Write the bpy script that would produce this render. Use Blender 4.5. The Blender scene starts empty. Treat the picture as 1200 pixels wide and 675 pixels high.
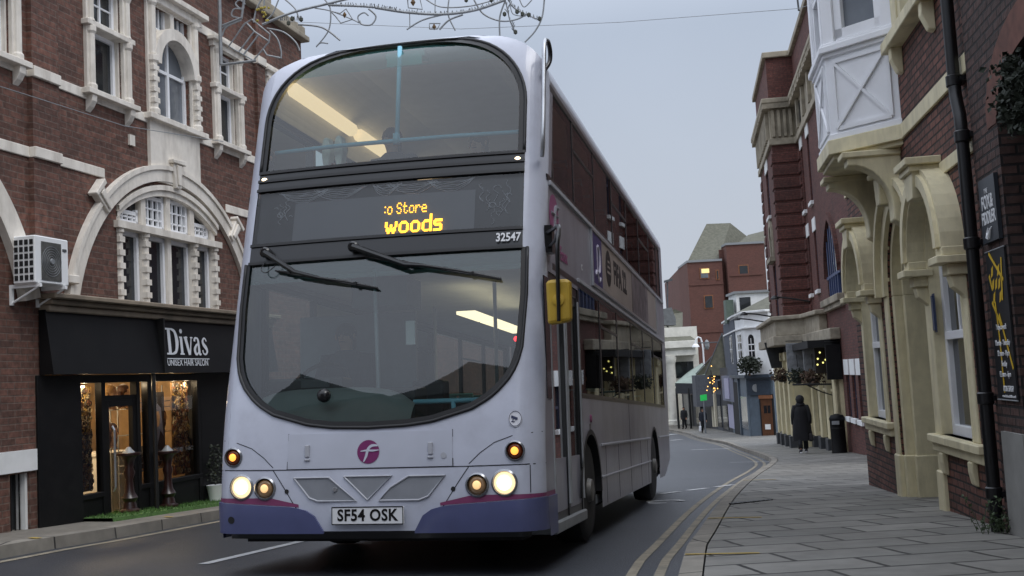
import bpy, bmesh, math, random
from mathutils import Vector, Matrix
random.seed(7)
R = math.radians
SC = bpy.context.scene
COL = SC.collection

# ------------------------------------------------------------------ camera
PITCH, ROLL, FPX = 0.08269, 0.05441, 1300.0     # focal length in pixels of a 1200 wide frame
_f = Vector((0, math.cos(PITCH), math.sin(PITCH)))
_r0 = Vector((1, 0, 0)); _u0 = _r0.cross(_f)
_r = _r0*math.cos(ROLL) - _u0*math.sin(ROLL)
_u = _r0*math.sin(ROLL) + _u0*math.cos(ROLL)
cam = bpy.data.objects.new('camera', bpy.data.cameras.new('camera'))
COL.objects.link(cam)
cam.matrix_world = Matrix((( _r.x,_u.x,-_f.x,0),(_r.y,_u.y,-_f.y,0),(_r.z,_u.z,-_f.z,0),(0,0,0,1)))
cam.data.sensor_width = 36; cam.data.lens = 36*FPX/1200
cam.data.clip_end = 2000; cam.data.clip_start = .05
SC.camera = cam

# ------------------------------------------------------------------ world: overcast late afternoon
W = bpy.data.worlds.new('World'); SC.world = W; W.use_nodes = True
nt = W.node_tree; nt.nodes.clear()
wo = nt.nodes.new('ShaderNodeOutputWorld'); bg = nt.nodes.new('ShaderNodeBackground')
sky = nt.nodes.new('ShaderNodeTexSky'); sky.sky_type = 'NISHITA'; sky.sun_disc = False
SUN_EL, SUN_AZ = R(56), R(140)
sky.sun_elevation = SUN_EL; sky.sun_rotation = SUN_AZ; sky.air_density = 2.0; sky.dust_density = 4.0
hsv = nt.nodes.new('ShaderNodeHueSaturation'); hsv.inputs['Saturation'].default_value = .5
tc = nt.nodes.new('ShaderNodeTexCoord'); sep = nt.nodes.new('ShaderNodeSeparateXYZ')
ramp = nt.nodes.new('ShaderNodeValToRGB')
e = ramp.color_ramp.elements
e[0].position = 0.0; e[0].color = (3.45, 3.7, 4.15, 1)
e[1].position = .30; e[1].color = (2.95, 3.4, 4.2, 1)
x_ = e.new(.55); x_.color = (7.0, 7.6, 8.9, 1)
x_ = e.new(1.0); x_.color = (11.0, 11.7, 13.2, 1)
nz = nt.nodes.new('ShaderNodeTexNoise'); nz.inputs['Scale'].default_value = 3.0; nz.inputs['Detail'].default_value = 5
mr = nt.nodes.new('ShaderNodeMapRange'); mr.inputs['To Min'].default_value = .90; mr.inputs['To Max'].default_value = 1.10
mul = nt.nodes.new('ShaderNodeMixRGB'); mul.blend_type = 'MULTIPLY'; mul.inputs[0].default_value = 1
mx = nt.nodes.new('ShaderNodeMixRGB'); mx.inputs[0].default_value = .93
L = nt.links.new
L(tc.outputs['Generated'], sep.inputs[0]); L(sep.outputs['Z'], ramp.inputs[0]); L(sky.outputs[0], hsv.inputs['Color'])
L(tc.outputs['Generated'], nz.inputs['Vector']); L(nz.outputs['Fac'], mr.inputs['Value'])
L(hsv.outputs[0], mx.inputs[1]); L(ramp.outputs[0], mx.inputs[2])
L(mx.outputs[0], mul.inputs[1]); L(mr.outputs[0], mul.inputs[2])
L(mul.outputs[0], bg.inputs['Color']); bg.inputs['Strength'].default_value = .1
L(bg.outputs[0], wo.inputs['Surface'])
sun = bpy.data.objects.new('sun', bpy.data.lights.new('sun', 'SUN')); COL.objects.link(sun)
sun.data.energy = .6; sun.data.angle = R(26); sun.data.color = (1, .97, .93)
sun.rotation_euler = (R(90)-SUN_EL, 0, R(180)-SUN_AZ)
SC.view_settings.view_transform = 'Standard'; SC.view_settings.look = 'None'
SC.view_settings.exposure = .68; SC.view_settings.gamma = 1; SC.view_settings.use_curve_mapping = False

# ------------------------------------------------------------------ helpers
def at(px, py, Y):
    """a photograph pixel (1200 x 675) turned into the point at distance Y along the street"""
    d = _r*((px-600)/FPX) + _u*((337.5-py)/FPX) + _f
    return d*(Y/d.y)

def ztest(o): return o

class MB:
    def __init__(s, fy=1): s.v=[]; s.f=[]; s.fy=fy; s.sm=[]
    def add(s, vs, fs):
        b=len(s.v); s.v += [(v[0], v[1]*s.fy, v[2]) for v in vs]; s.f += [[i+b for i in f] for f in fs]; return s
    def box(s, x0,x1,y0,y1,z0,z1):
        return s.add([(x,y,z) for x in (x0,x1) for y in (y0,y1) for z in (z0,z1)],
            [(0,1,3,2),(4,6,7,5),(0,4,5,1),(2,3,7,6),(0,2,6,4),(1,5,7,3)])
    def obox(s, c, ax, ay, az):
        c=Vector(c); ax,ay,az=Vector(ax),Vector(ay),Vector(az)
        vs=[c+ax*i+ay*j+az*k for i in(-1,1) for j in(-1,1) for k in(-1,1)]
        return s.add(vs,[(0,1,3,2),(4,6,7,5),(0,4,5,1),(2,3,7,6),(0,2,6,4),(1,5,7,3)])
    def poly(s, pts): return s.add(pts,[tuple(range(len(pts)))])
    def prism(s, pts, a, b, ax='y'):
        """2-D polygon extruded between a and b along an axis; pts are (x,z) for y, (x,y) for z, (y,z) for x"""
        def m(p,t): return (p[0],t,p[1]) if ax=='y' else ((p[0],p[1],t) if ax=='z' else (t,p[0],p[1]))
        n=len(pts); vs=[m(p,a) for p in pts]+[m(p,b) for p in pts]
        fs=[tuple(range(n)),tuple(range(2*n-1,n-1,-1))]+[(i,(i+1)%n,n+(i+1)%n,n+i) for i in range(n)]
        return s.add(vs,fs)
    def strip(s, A, B):
        n=len(A); return s.add(list(A)+list(B),[(i,i+1,n+i+1,n+i) for i in range(n-1)])
    def grid(s, rows):
        n=len(rows[0]); vs=[p for r in rows for p in r]
        return s.add(vs,[(j*n+i,j*n+i+1,(j+1)*n+i+1,(j+1)*n+i) for j in range(len(rows)-1) for i in range(n-1)])
    def arc(s, cx, cz, r0, r1, a0, a1, y0, y1, n=20):
        """annular band in the x-z plane, degrees, extruded y0..y1"""
        P=lambda r,a,y:(cx+r*math.cos(a),y,cz+r*math.sin(a))
        A=[R(a0+(a1-a0)*i/n) for i in range(n+1)]
        s.strip([P(r0,a,y1) for a in A],[P(r1,a,y1) for a in A]); s.strip([P(r0,a,y0) for a in A],[P(r1,a,y0) for a in A])
        s.strip([P(r0,a,y0) for a in A],[P(r0,a,y1) for a in A]); s.strip([P(r1,a,y0) for a in A],[P(r1,a,y1) for a in A])
        for a in (A[0],A[-1]): s.poly([P(r0,a,y0),P(r1,a,y0),P(r1,a,y1),P(r0,a,y1)])
        return s
    def spandrel(s, cx, cz, r, ztop, y0, y1, n=16):
        """fills between an arch of radius r and the flat line ztop, width 2r"""
        A=[math.pi*i/n for i in range(n+1)]
        lo=[(cx+r*math.cos(a),cz+r*math.sin(a)) for a in A]; hi=[(p[0],ztop) for p in lo]
        for y in (y0,y1): s.strip([(p[0],y,p[1]) for p in lo],[(p[0],y,p[1]) for p in hi])
        s.strip([(p[0],y0,p[1]) for p in lo],[(p[0],y1,p[1]) for p in lo]); return s
    def tube(s, path, r, n=8, cap=True):
        path=[Vector(p) for p in path]; k=len(path); rr=r if isinstance(r,(list,tuple)) else [r]*k
        rings=[]; prev=None
        for i,p in enumerate(path):
            t=(path[min(i+1,k-1)]-path[max(i-1,0)])
            if t.length<1e-9: t=Vector((0,0,1))
            t.normalize()
            if prev is None:
                a=Vector((0,0,1)) if abs(t.z)<.9 else Vector((1,0,0)); u_=t.cross(a).normalized()
            else:
                u_=prev-t*prev.dot(t)
                u_=u_.normalized() if u_.length>1e-6 else t.orthogonal().normalized()
            prev=u_; w_=t.cross(u_)
            rings.append([p+(u_*math.cos(2*math.pi*j/n)+w_*math.sin(2*math.pi*j/n))*rr[i] for j in range(n)])
        vs=[v for r_ in rings for v in r_]
        fs=[(i*n+j,i*n+(j+1)%n,(i+1)*n+(j+1)%n,(i+1)*n+j) for i in range(k-1) for j in range(n)]
        if cap: fs+=[tuple(range(n)),tuple(range((k-1)*n,k*n))]
        return s.add(vs,fs)
    def lathe(s, c, prof, n=20, axis='z', sx=1, sy=1):
        """prof: list of (radius, height)"""
        c=Vector(c); vs=[]
        for r,h in prof:
            for j in range(n):
                a=2*math.pi*j/n; x,y=r*math.cos(a)*sx,r*math.sin(a)*sy
                vs.append(c+(Vector((x,y,h)) if axis=='z' else (Vector((x,h,y)) if axis=='y' else Vector((h,x,y)))))
        k=len(prof)
        fs=[(i*n+j,i*n+(j+1)%n,(i+1)*n+(j+1)%n,(i+1)*n+j) for i in range(k-1) for j in range(n)]
        fs+=[tuple(range(n)),tuple(range((k-1)*n,k*n))]
        return s.add(vs,fs)
    def ball(s, c, rx, ry, rz, n=12):
        m=n//2; pr=[(max(math.sin(math.pi*i/m),.001),-math.cos(math.pi*i/m)) for i in range(m+1)]
        return s.lathe(c,[(r*1.0,h*rz) for r,h in pr],n,'z',rx,ry)
    def build(s, name, m, parent=None, smooth=False, bevel=0, z0=None, xf=None):
        me=bpy.data.meshes.new(name)
        zs=0.0
        if parent is not None and z0 is None:
            p=parent
            while p.parent is not None: p=p.parent
            zs=p.get('_zb',0.0)
        elif z0 is not None: zs=z0
        me.from_pydata([(v[0],v[1],v[2]-zs) for v in s.v],[],s.f)
        bm=bmesh.new(); bm.from_mesh(me); bmesh.ops.recalc_face_normals(bm,faces=bm.faces); bm.to_mesh(me); bm.free()
        if xf is not None: me.transform(xf)
        if smooth:
            me.polygons.foreach_set('use_smooth',[True]*len(me.polygons))
        o=bpy.data.objects.new(name,me); COL.objects.link(o)
        if m is not None: me.materials.append(m)
        if parent is not None: o.parent=parent
        if smooth==2:
            md=o.modifiers.new('edges','EDGE_SPLIT'); md.split_angle=R(40)
        if bevel:
            b=o.modifiers.new('bevel','BEVEL'); b.width=bevel; b.segments=1 if bevel<.02 else 2; b.limit_method='ANGLE'; b.angle_limit=R(40)
        return o

def tag(o, label, cat, group=None, kind=None):
    if label: o['label']=label
    if cat: o['category']=cat
    if group: o['group']=group
    if kind: o['kind']=kind
    return o
def thing(name, label, cat, loc=(0,0,0), rz=0.0, group=None, zb=None):
    """Empty at a thing's base; zb: parts are written with absolute heights and shifted to the base"""
    o=bpy.data.objects.new(name,None); COL.objects.link(o); o.empty_display_size=.2
    o.location=loc; o.rotation_euler=(0,0,rz)
    if zb is not None: o['_zb']=zb; o.location.z=zb
    return tag(o,label,cat,group)
def struct(o): o['kind']='structure'; return o
def copy_tree(o, parent=None):
    c=o.copy(); COL.objects.link(c)
    if parent is not None: c.parent=parent
    for ch in list(o.children): copy_tree(ch,c)
    return c

# ------------------------------------------------------------------ materials
def hexc(h):
    h=h.lstrip('#'); c=[int(h[i:i+2],16)/255 for i in (0,2,4)]
    return tuple(x/12.92 if x<=.04045 else ((x+.055)/1.055)**2.4 for x in c)
def mat(name, col, rough=.6, var=.12, nscale=6.0, metal=0.0, spec=.5, bump=0.0, dirt=0.0, dcol=(.03,.028,.025), dscale=1.3, coat=0.0, streak=0.0):
    m=bpy.data.materials.new(name); m.use_nodes=True; t=m.node_tree; b=t.nodes['Principled BSDF']; l=t.links.new
    b.inputs['Roughness'].default_value=rough; b.inputs['Metallic'].default_value=metal
    b.inputs['Specular IOR Level'].default_value=spec
    if coat: b.inputs['Coat Weight'].default_value=coat; b.inputs['Coat Roughness'].default_value=.08
    tcn=t.nodes.new('ShaderNodeTexCoord'); n=t.nodes.new('ShaderNodeTexNoise'); n.inputs['Scale'].default_value=nscale; n.inputs['Detail'].default_value=6
    l(tcn.outputs['Object'],n.inputs['Vector'])
    r=t.nodes.new('ShaderNodeMapRange'); r.inputs['From Min'].default_value=.3; r.inputs['From Max'].default_value=.7
    r.inputs['To Min'].default_value=1-var; r.inputs['To Max'].default_value=1+var; l(n.outputs['Fac'],r.inputs['Value'])
    mm=t.nodes.new('ShaderNodeMixRGB'); mm.blend_type='MULTIPLY'; mm.inputs[0].default_value=1; mm.inputs[1].default_value=(*col,1); l(r.outputs[0],mm.inputs[2])
    out=mm.outputs[0]
    if dirt:
        n2=t.nodes.new('ShaderNodeTexNoise'); n2.inputs['Scale'].default_value=dscale; n2.inputs['Detail'].default_value=8; n2.inputs['Roughness'].default_value=.65
        if streak:
            mp=t.nodes.new('ShaderNodeMapping'); mp.inputs['Scale'].default_value=(1,1,streak); l(tcn.outputs['Object'],mp.inputs['Vector']); l(mp.outputs[0],n2.inputs['Vector'])
        else: l(tcn.outputs['Object'],n2.inputs['Vector'])
        r2=t.nodes.new('ShaderNodeMapRange'); r2.inputs['From Min'].default_value=.45; r2.inputs['From Max'].default_value=.75; r2.inputs['To Max'].default_value=dirt; l(n2.outputs['Fac'],r2.inputs['Value'])
        m2=t.nodes.new('ShaderNodeMixRGB'); l(r2.outputs[0],m2.inputs[0]); l(out,m2.inputs[1]); m2.inputs[2].default_value=(*dcol,1); out=m2.outputs[0]
    l(out,b.inputs['Base Color'])
    if bump:
        bp=t.nodes.new('ShaderNodeBump'); bp.inputs['Strength'].default_value=bump; bp.inputs['Distance'].default_value=.01; l(n.outputs['Fac'],bp.inputs['Height']); l(bp.outputs[0],b.inputs['Normal'])
    return m
def emit(name, col, strength):
    m=bpy.data.materials.new(name); m.use_nodes=True; b=m.node_tree.nodes['Principled BSDF']
    b.inputs['Base Color'].default_value=(*col,1); b.inputs['Emission Color'].default_value=(*col,1); b.inputs['Emission Strength'].default_value=strength
    return m
def brick(name, c1, c2, mortar, bw=.225, bh=.075, ms=.010, rough=.85, bump=.5, dirt=.25, mode='wall', rot=0.0, dcol=(.03,.025,.022), tint=.22, loc=(0,0,0)):
    m=bpy.data.materials.new(name); m.use_nodes=True; t=m.node_tree; b=t.nodes['Principled BSDF']; l=t.links.new
    b.inputs['Roughness'].default_value=rough
    tcn=t.nodes.new('ShaderNodeTexCoord')
    if mode=='wall':
        sp=t.nodes.new('ShaderNodeSeparateXYZ'); ad=t.nodes.new('ShaderNodeMath'); cb=t.nodes.new('ShaderNodeCombineXYZ')
        l(tcn.outputs['Object'],sp.inputs[0]); l(sp.outputs[0],ad.inputs[0]); l(sp.outputs[1],ad.inputs[1]); l(ad.outputs[0],cb.inputs[0]); l(sp.outputs[2],cb.inputs[1]); vec=cb.outputs[0]
    else:
        mp=t.nodes.new('ShaderNodeMapping'); mp.inputs['Rotation'].default_value=(0,0,rot); mp.inputs['Location'].default_value=loc; l(tcn.outputs['Object'],mp.inputs[0]); vec=mp.outputs[0]
    # slightly uneven courses
    nw=t.nodes.new('ShaderNodeTexNoise'); nw.inputs['Scale'].default_value=2.5; l(vec,nw.inputs['Vector'])
    vm=t.nodes.new('ShaderNodeVectorMath'); vm.operation='MULTIPLY_ADD'; l(nw.outputs['Color'],vm.inputs[0]); k=.012 if mode=='wall' else .05
    vm.inputs[1].default_value=(k,k,0); l(vec,vm.inputs[2])
    br=t.nodes.new('ShaderNodeTexBrick'); br.inputs['Scale'].default_value=1; br.inputs['Brick Width'].default_value=bw; br.inputs['Row Height'].default_value=bh
    br.inputs['Mortar Size'].default_value=ms; br.inputs['Mortar Smooth'].default_value=.3; br.inputs['Bias'].default_value=-.1
    br.inputs['Color1'].default_value=(*c1,1); br.inputs['Color2'].default_value=(*c2,1); br.inputs['Mortar'].default_value=(*mortar,1)
    l(vm.outputs[0],br.inputs['Vector'])
    n=t.nodes.new('ShaderNodeTexNoise'); n.inputs['Scale'].default_value=14 if mode=='wall' else 5; n.inputs['Detail'].default_value=6; l(tcn.outputs['Object'],n.inputs['Vector'])
    r=t.nodes.new('ShaderNodeMapRange'); r.inputs['From Min'].default_value=.3; r.inputs['From Max'].default_value=.7; r.inputs['To Min'].default_value=1-tint; r.inputs['To Max'].default_value=1+tint; l(n.outputs['Fac'],r.inputs['Value'])
    mm=t.nodes.new('ShaderNodeMixRGB'); mm.blend_type='MULTIPLY'; mm.inputs[0].default_value=1; l(br.outputs['Color'],mm.inputs[1]); l(r.outputs[0],mm.inputs[2])
    n2=t.nodes.new('ShaderNodeTexNoise'); n2.inputs['Scale'].default_value=.7 if mode=='wall' else .5; n2.inputs['Detail'].default_value=9; n2.inputs['Roughness'].default_value=.7; l(tcn.outputs['Object'],n2.inputs['Vector'])
    r2=t.nodes.new('ShaderNodeMapRange'); r2.inputs['From Min'].default_value=.42; r2.inputs['From Max'].default_value=.7; r2.inputs['To Max'].default_value=dirt; l(n2.outputs['Fac'],r2.inputs['Value'])
    m2=t.nodes.new('ShaderNodeMixRGB'); l(r2.outputs[0],m2.inputs[0]); l(mm.outputs[0],m2.inputs[1]); m2.inputs[2].default_value=(*dcol,1)
    l(m2.outputs[0],b.inputs['Base Color'])
    ma=t.nodes.new('ShaderNodeMath'); ma.operation='MULTIPLY_ADD'; l(br.outputs['Fac'],ma.inputs[0]); ma.inputs[1].default_value=-1.0; l(n.outputs['Fac'],ma.inputs[2])
    bp=t.nodes.new('ShaderNodeBump'); bp.inputs['Strength'].default_value=bump; bp.inputs['Distance'].default_value=.012; l(ma.outputs[0],bp.inputs['Height']); l(bp.outputs[0],b.inputs['Normal'])
    return m
def glass_thin(name, tint, refl=.08, rough=.01, veil=0.0, veilcol=(.5,.55,.55)):
    """window glass one sheet thick: tinted see-through plus Fresnel reflection"""
    m=bpy.data.materials.new(name); m.use_nodes=True; t=m.node_tree; t.nodes.clear(); l=t.links.new
    o=t.nodes.new('ShaderNodeOutputMaterial'); tr=t.nodes.new('ShaderNodeBsdfTransparent'); gl=t.nodes.new('ShaderNodeBsdfGlossy'); gl.inputs['Roughness'].default_value=rough
    tr.inputs['Color'].default_value=(*tint,1)
    fr=t.nodes.new('ShaderNodeFresnel'); fr.inputs['IOR'].default_value=1.5
    ad=t.nodes.new('ShaderNodeMath'); ad.operation='ADD'; ad.use_clamp=True; l(fr.outputs[0],ad.inputs[0]); ad.inputs[1].default_value=refl
    mx=t.nodes.new('ShaderNodeMixShader'); l(ad.outputs[0],mx.inputs[0]); l(tr.outputs[0],mx.inputs[1]); l(gl.outputs[0],mx.inputs[2])
    if veil:
        df=t.nodes.new('ShaderNodeBsdfDiffuse'); df.inputs['Color'].default_value=(*veilcol,1)
        m3=t.nodes.new('ShaderNodeMixShader'); m3.inputs[0].default_value=veil; l(mx.outputs[0],m3.inputs[1]); l(df.outputs[0],m3.inputs[2]); l(m3.outputs[0],o.inputs[0])
    else: l(mx.outputs[0],o.inputs[0])
    return m

M={}
M['brick_left']=brick('brick_left',hexc('#755043'),hexc('#523930'),hexc('#6b5a50'),ms=.008,dirt=.55,dcol=hexc('#453530'),tint=.4)
M['brick_buff']=brick('brick_buff',hexc('#764d42'),hexc('#50352d'),hexc('#261f1d'),ms=.011,bump=.9,dirt=.3)
M['brick_dark']=brick('brick_dark',hexc('#543d37'),hexc('#3d2d29'),hexc('#201b1a'),ms=.012,bump=1,dirt=.35)
M['brick_red']=brick('brick_red',hexc('#6c413a'),hexc('#57342f'),hexc('#4c3833'),ms=.008,dirt=.45,tint=.3)
M['brick_tower']=brick('brick_tower',hexc('#6c463d'),hexc('#5e3c35'),hexc('#664b42'),ms=.008,dirt=.25,tint=.12)
M['brick_orange']=mat('brick_orange',hexc('#6b463b'),.85,.25,9,dirt=.5)
M['stone_cream']=mat('stone_cream',hexc('#e6dfd3'),.75,.08,7,dirt=.6,dcol=hexc('#988d80'),dscale=4,bump=.25,streak=.22)
M['buff']=mat('buff_paint',hexc('#ddd3b0'),.6,.08,7,dirt=.6,dcol=hexc('#9a9072'),dscale=4,bump=.25,streak=.22)
M['stone_old']=mat('stone_old',hexc('#a39a88'),.85,.15,4,dirt=.7,dcol=hexc('#4c463d'),dscale=1.5,bump=.2)
M['cream_pub']=mat('cream_pub',hexc('#d8cda8'),.65,.08,4,dirt=.45,dcol=hexc('#978d6e'))
M['white']=mat('white_paint',hexc('#f0f1f3'),.5,.04,6,dirt=.3,dcol=hexc('#bdbebd'),dscale=3)
M['white_dirty']=mat('white_render',hexc('#ecedec'),.7,.05,3,dirt=.4,dcol=hexc('#b4b4af'))
M['black']=mat('black_paint',hexc('#0f0f11'),.5,.2,5,spec=.25,dirt=.35,dcol=hexc('#222120'))
M['black_gloss']=mat('black_gloss',(.008,.008,.009),.25,.1)
M['rubber']=mat('rubber',(.010,.010,.011),.5,.1)
M['dark']=mat('dark_void',(.012,.012,.013),.9,.1)
M['pane']=mat('window_pane',hexc('#23272b'),.06,.3,1.5,spec=.6)
M['pane_pale']=mat('curtained_pane',hexc('#6b7076'),.08,.25,2.0,spec=.6)
M['lead']=mat('lead',hexc('#4c4f52'),.6,.15)
M['iron']=mat('black_iron',hexc('#161616'),.5,.2)
M['steel']=mat('bare_steel',hexc('#b9bcc0'),.35,.1,8,metal=.8)
M['galv']=mat('galvanised',hexc('#8d9092'),.5,.12,8,metal=.3)
M['slate']=mat('mossy_slate',hexc('#605f52'),.85,.25,3,dirt=.6,dcol=hexc('#45473a'),dscale=2)
M['roof_grey']=mat('grey_roof',hexc('#6c6f70'),.8,.15,3,dirt=.4)
M['terracotta']=mat('terracotta',hexc('#8a5a3c'),.8,.15)
M['wood_door']=mat('brown_door',hexc('#5d3a22'),.5,.2,7)
M['leaf']=mat('leaf',hexc('#3f4d33'),.7,.35,9)
M['leaf_dark']=mat('leaf_dark',hexc('#2c3328'),.7,.35,9)
M['flower']=mat('dry_flower',hexc('#5a4638'),.8,.3,9)
M['turf']=mat('green_turf',hexc('#4a6a34'),.95,.4,30,bump=.5)
M['skin']=mat('skin',hexc('#b98a70'),.6,.05)
M['hair']=mat('dark_hair',hexc('#1d1613'),.6,.2)
M['coat_black']=mat('black_coat',hexc('#17171b'),.85,.25,9,bump=.2)
M['coat_navy']=mat('navy_coat',hexc('#1d212c'),.85,.2,9)
M['trousers']=mat('dark_trousers',hexc('#1b1c20'),.85,.2)
M['shoe_white']=mat('pale_shoe',hexc('#e6e7da'),.6,.12,14)
M['grey_render']=mat('grey_render',hexc('#8b8a86'),.85,.1,4,dirt=.5,dcol=hexc('#55534f'))

SERF=None
def text(body, size, m, parent, mtx, name='lettering', extrude=.002, shear=0.0, align='CENTER', sx=1.0, weight=0.0, space=1.0):
    cu=bpy.data.curves.new(name,'FONT'); cu.body=body; cu.size=size; cu.align_x=align; cu.align_y='CENTER'; cu.extrude=extrude; cu.shear=shear; cu.offset=weight; cu.resolution_u=3; cu.space_character=space
    tmp=bpy.data.objects.new(name,cu); COL.objects.link(tmp)
    dg=bpy.context.evaluated_depsgraph_get(); dg.update()
    me=bpy.data.meshes.new_from_object(tmp.evaluated_get(dg)); bpy.data.objects.remove(tmp); bpy.data.curves.remove(cu)
    me.transform(mtx@Matrix.Diagonal((sx,1,1,1))); me.materials.clear(); me.materials.append(m); me.name=name
    o=bpy.data.objects.new(name,me); COL.objects.link(o); o.parent=parent
    return o
def basis(x, y, z, o):
    x,y,z,o=Vector(x),Vector(y),Vector(z),Vector(o)
    return Matrix(((x.x,y.x,z.x,o.x),(x.y,y.y,z.y,o.y),(x.z,y.z,z.z,o.z),(0,0,0,1)))

# ------------------------------------------------------------------ ground
def hfall(Y):
    if Y<=2: return hfall(2.0001)
    if Y<6: return -.0437*(8.353-6)-(.0437*4/2-.0437*(Y-2)**2/8)
    if Y<=60: return .0437*(Y-8.353)
    if Y<=90:
        q=Y-60; return .0437*51.647+.0437*q-.0317*q*q/60
    return .0437*51.647+.0437*30-.0317*15+.012*(min(Y,140)-90)
def gz(X,Y): return -1.4015-.0254*(min(max(X,-6),9)+1.179)-hfall(Y)
def kerbx(Y, K): 
    for (x0,y0),(x1,y1) in zip(K,K[1:]):
        if y0<=Y<=y1: return x0+(x1-x0)*(Y-y0)/(y1-y0)
    return K[0][0] if Y<K[0][1] else K[-1][0]
def smooth_line(P, step=.5):
    """Catmull-Rom through plan points"""
    out=[]
    for i in range(len(P)-1):
        p0,p1,p2,p3=[Vector(P[max(0,min(len(P)-1,j))]) for j in (i-1,i,i+1,i+2)]
        n=max(1,int((p2-p1).length/step))
        for k in range(n):
            t=k/n; out.append(.5*((2*p1)+(p2-p0)*t+(2*p0-5*p1+4*p2-p3)*t*t+(3*p1-p0-3*p2+p3)*t**3))
    out.append(Vector(P[-1])); return out
def offset_line(P, d):
    """shift a plan polyline to its right by d"""
    o=[]
    for i,p in enumerate(P):
        t=(P[min(i+1,len(P)-1)]-P[max(i-1,0)]).normalized(); o.append(Vector((p.x+t.y*d,p.y-t.x*d)))
    return o
def ribbon(mb, P, d0, d1, h, hf=None):
    A=offset_line(P,d0); B=offset_line(P,d1)
    mb.strip([(p.x,p.y,gz(p.x,p.y)+h) for p in A],[(p.x,p.y,gz(p.x,p.y)+h) for p in B])
# ================================================================== THE SETTING
M['asphalt']=mat('asphalt',hexc('#373a40'),.45,.4,60,bump=.6,dirt=.7,dcol=hexc('#27292d'),dscale=1.1)
M['paving']=brick('paving_slabs',hexc('#85837d'),hexc('#6b6a65'),hexc('#1d1b19'),bw=.82,bh=.52,ms=.020,rough=.7,bump=.8,dirt=.5,dcol=hexc('#5a564e'),mode='floor',rot=R(-8),tint=.14)
M['paving_left']=mat('tarmac_path',hexc('#7a756c'),.85,.15,12,dirt=.5,dcol=hexc('#57524a'),bump=.2)
M['kerbstone']=brick('kerbstone',hexc('#8d887e'),hexc('#7c776f'),hexc('#33312e'),bw=.92,bh=3,ms=.012,rough=.8,dirt=.5,dcol=hexc('#45413a'),mode='floor',rot=R(80),tint=.15)
M['yellow']=mat('worn_yellow_line',hexc('#8f8776'),.75,.2,14,dirt=.8,dcol=hexc('#585752'),dscale=3)
M['yellow_bright']=mat('yellow_mark',hexc('#a8904a'),.75,.15,14,dirt=.4,dcol=hexc('#7a6d48'),dscale=5)
M['roadwhite']=mat('worn_white_line',hexc('#c3c4c4'),.7,.1,14,dirt=.55,dcol=hexc('#6f7276'),dscale=4)

def sheet(xs, ys, h):
    mb=MB(); mb.grid([[(x,y,gz(x,y)+h) for x in xs] for y in ys]); return mb
ys=[-60,-30,-10,-2,0]+[i*.5 for i in range(4,70)]+[35+i*2.5 for i in range(1,30)]+[112,125,140,200,300,450]
xs=[-200,-80,-30,-12,-8]+[-6+i for i in range(0,16)]+[12,18,30,60,200]
struct(sheet(xs,ys,-.06).build('ground',M['grey_render'],smooth=True))
KR=smooth_line([(-1.2,-12),(-.15,-2),(.45,4),(1.13,8.2),(1.5,9.9),(2.6,14.6),(4.0,19.9),(5.35,24.6),(6.35,28.6),(7.15,33.5),(8.0,40),(10.0,55),(11.2,70),(12.1,82),(11.6,92),(8,101),(0,107),(-14,112),(-40,118)])
KL=smooth_line([(-7.6,-12),(-6.2,2),(-4.95,10.2),(-4.5,12.2),(-4.0,14.7),(-3.2,18.7),(-1.6,25),(1.5,40),(3.6,55),(4.6,70),(2,84),(-6,90),(-40,98)])
rd=MB()
yy=[-12,-6,-2,0]+[2+i*.5 for i in range(0,80)]+[42+i*2 for i in range(0,40)]
rd.grid([[(x,y,gz(x,y)) for x in [-24,-16,-10,-7]+[-6+k*.75 for k in range(0,24)]+[14,18]] for y in yy])
struct(rd.build('road',M['asphalt'],smooth=True))
# pavements: kerb face, kerb stones, slabs
def pavement(K, sgn, width, name, m, hk=.12):
    kb=MB()
    P0=[(p.x,p.y,gz(p.x,p.y)-.05) for p in K]; P1=[(p.x,p.y,gz(p.x,p.y)+hk) for p in offset_line(K,.012*sgn)]
    P2=[(p.x,p.y,gz(p.x,p.y)+hk+.006) for p in offset_line(K,.16*sgn)]
    kb.strip(P0,P1); kb.strip(P1,P2)
    struct(kb.build('kerb',M['kerbstone']))
    pv=MB(); rows=[]
    for d in [.172,.6,1.2,2,3,4.5,7,10,14,width]:
        rows.append([(p.x,p.y,gz(p.x,p.y)+hk+.002+min(d,4)*.012) for p in offset_line(K,d*sgn)])
    pv.grid(rows); struct(pv.build(name,m,smooth=True))
pavement([p for p in KR if p.y<86],1,18,'pavement',M['paving'])
pavement([p for p in KR if p.y>=85],1,30,'pavement',M['paving_left'])
pavement([p for p in KL if p.y<60],-1,16,'pavement',M['paving_left'])
mk=MB()
KRs=[p for p in KR if p.y<100]
ribbon(mk,KRs,-.20,-.125,.005); ribbon(mk,KRs,-.40,-.325,.005)
struct(mk.build('yellow_lines',M['yellow']))
mk=MB(); ribbon(mk,[p for p in KL if p.y<40],.14,.24,.005); struct(mk.build('yellow_line',M['yellow']))
mk=MB()
def dash(x0,y0,x1,y1,w=.1,h=.006):
    d=Vector((x1-x0,y1-y0)).normalized(); n=Vector((d.y,-d.x))*w/2; k=8
    A=[(x0+(x1-x0)*i/k+n.x,y0+(y1-y0)*i/k+n.y) for i in range(k+1)]; Bq=[(x0+(x1-x0)*i/k-n.x,y0+(y1-y0)*i/k-n.y) for i in range(k+1)]
    mk.strip([(a,b,gz(a,b)+h) for a,b in A],[(a,b,gz(a,b)+h) for a,b in Bq])
dash(-2.74,9.55,-2.12,11.85,.10); dash(-1.2,16.2,-.4,18.8); dash(-1.0,8.2,-1.5,6.0); dash(.9,24.5,1.6,27.5)
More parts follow.
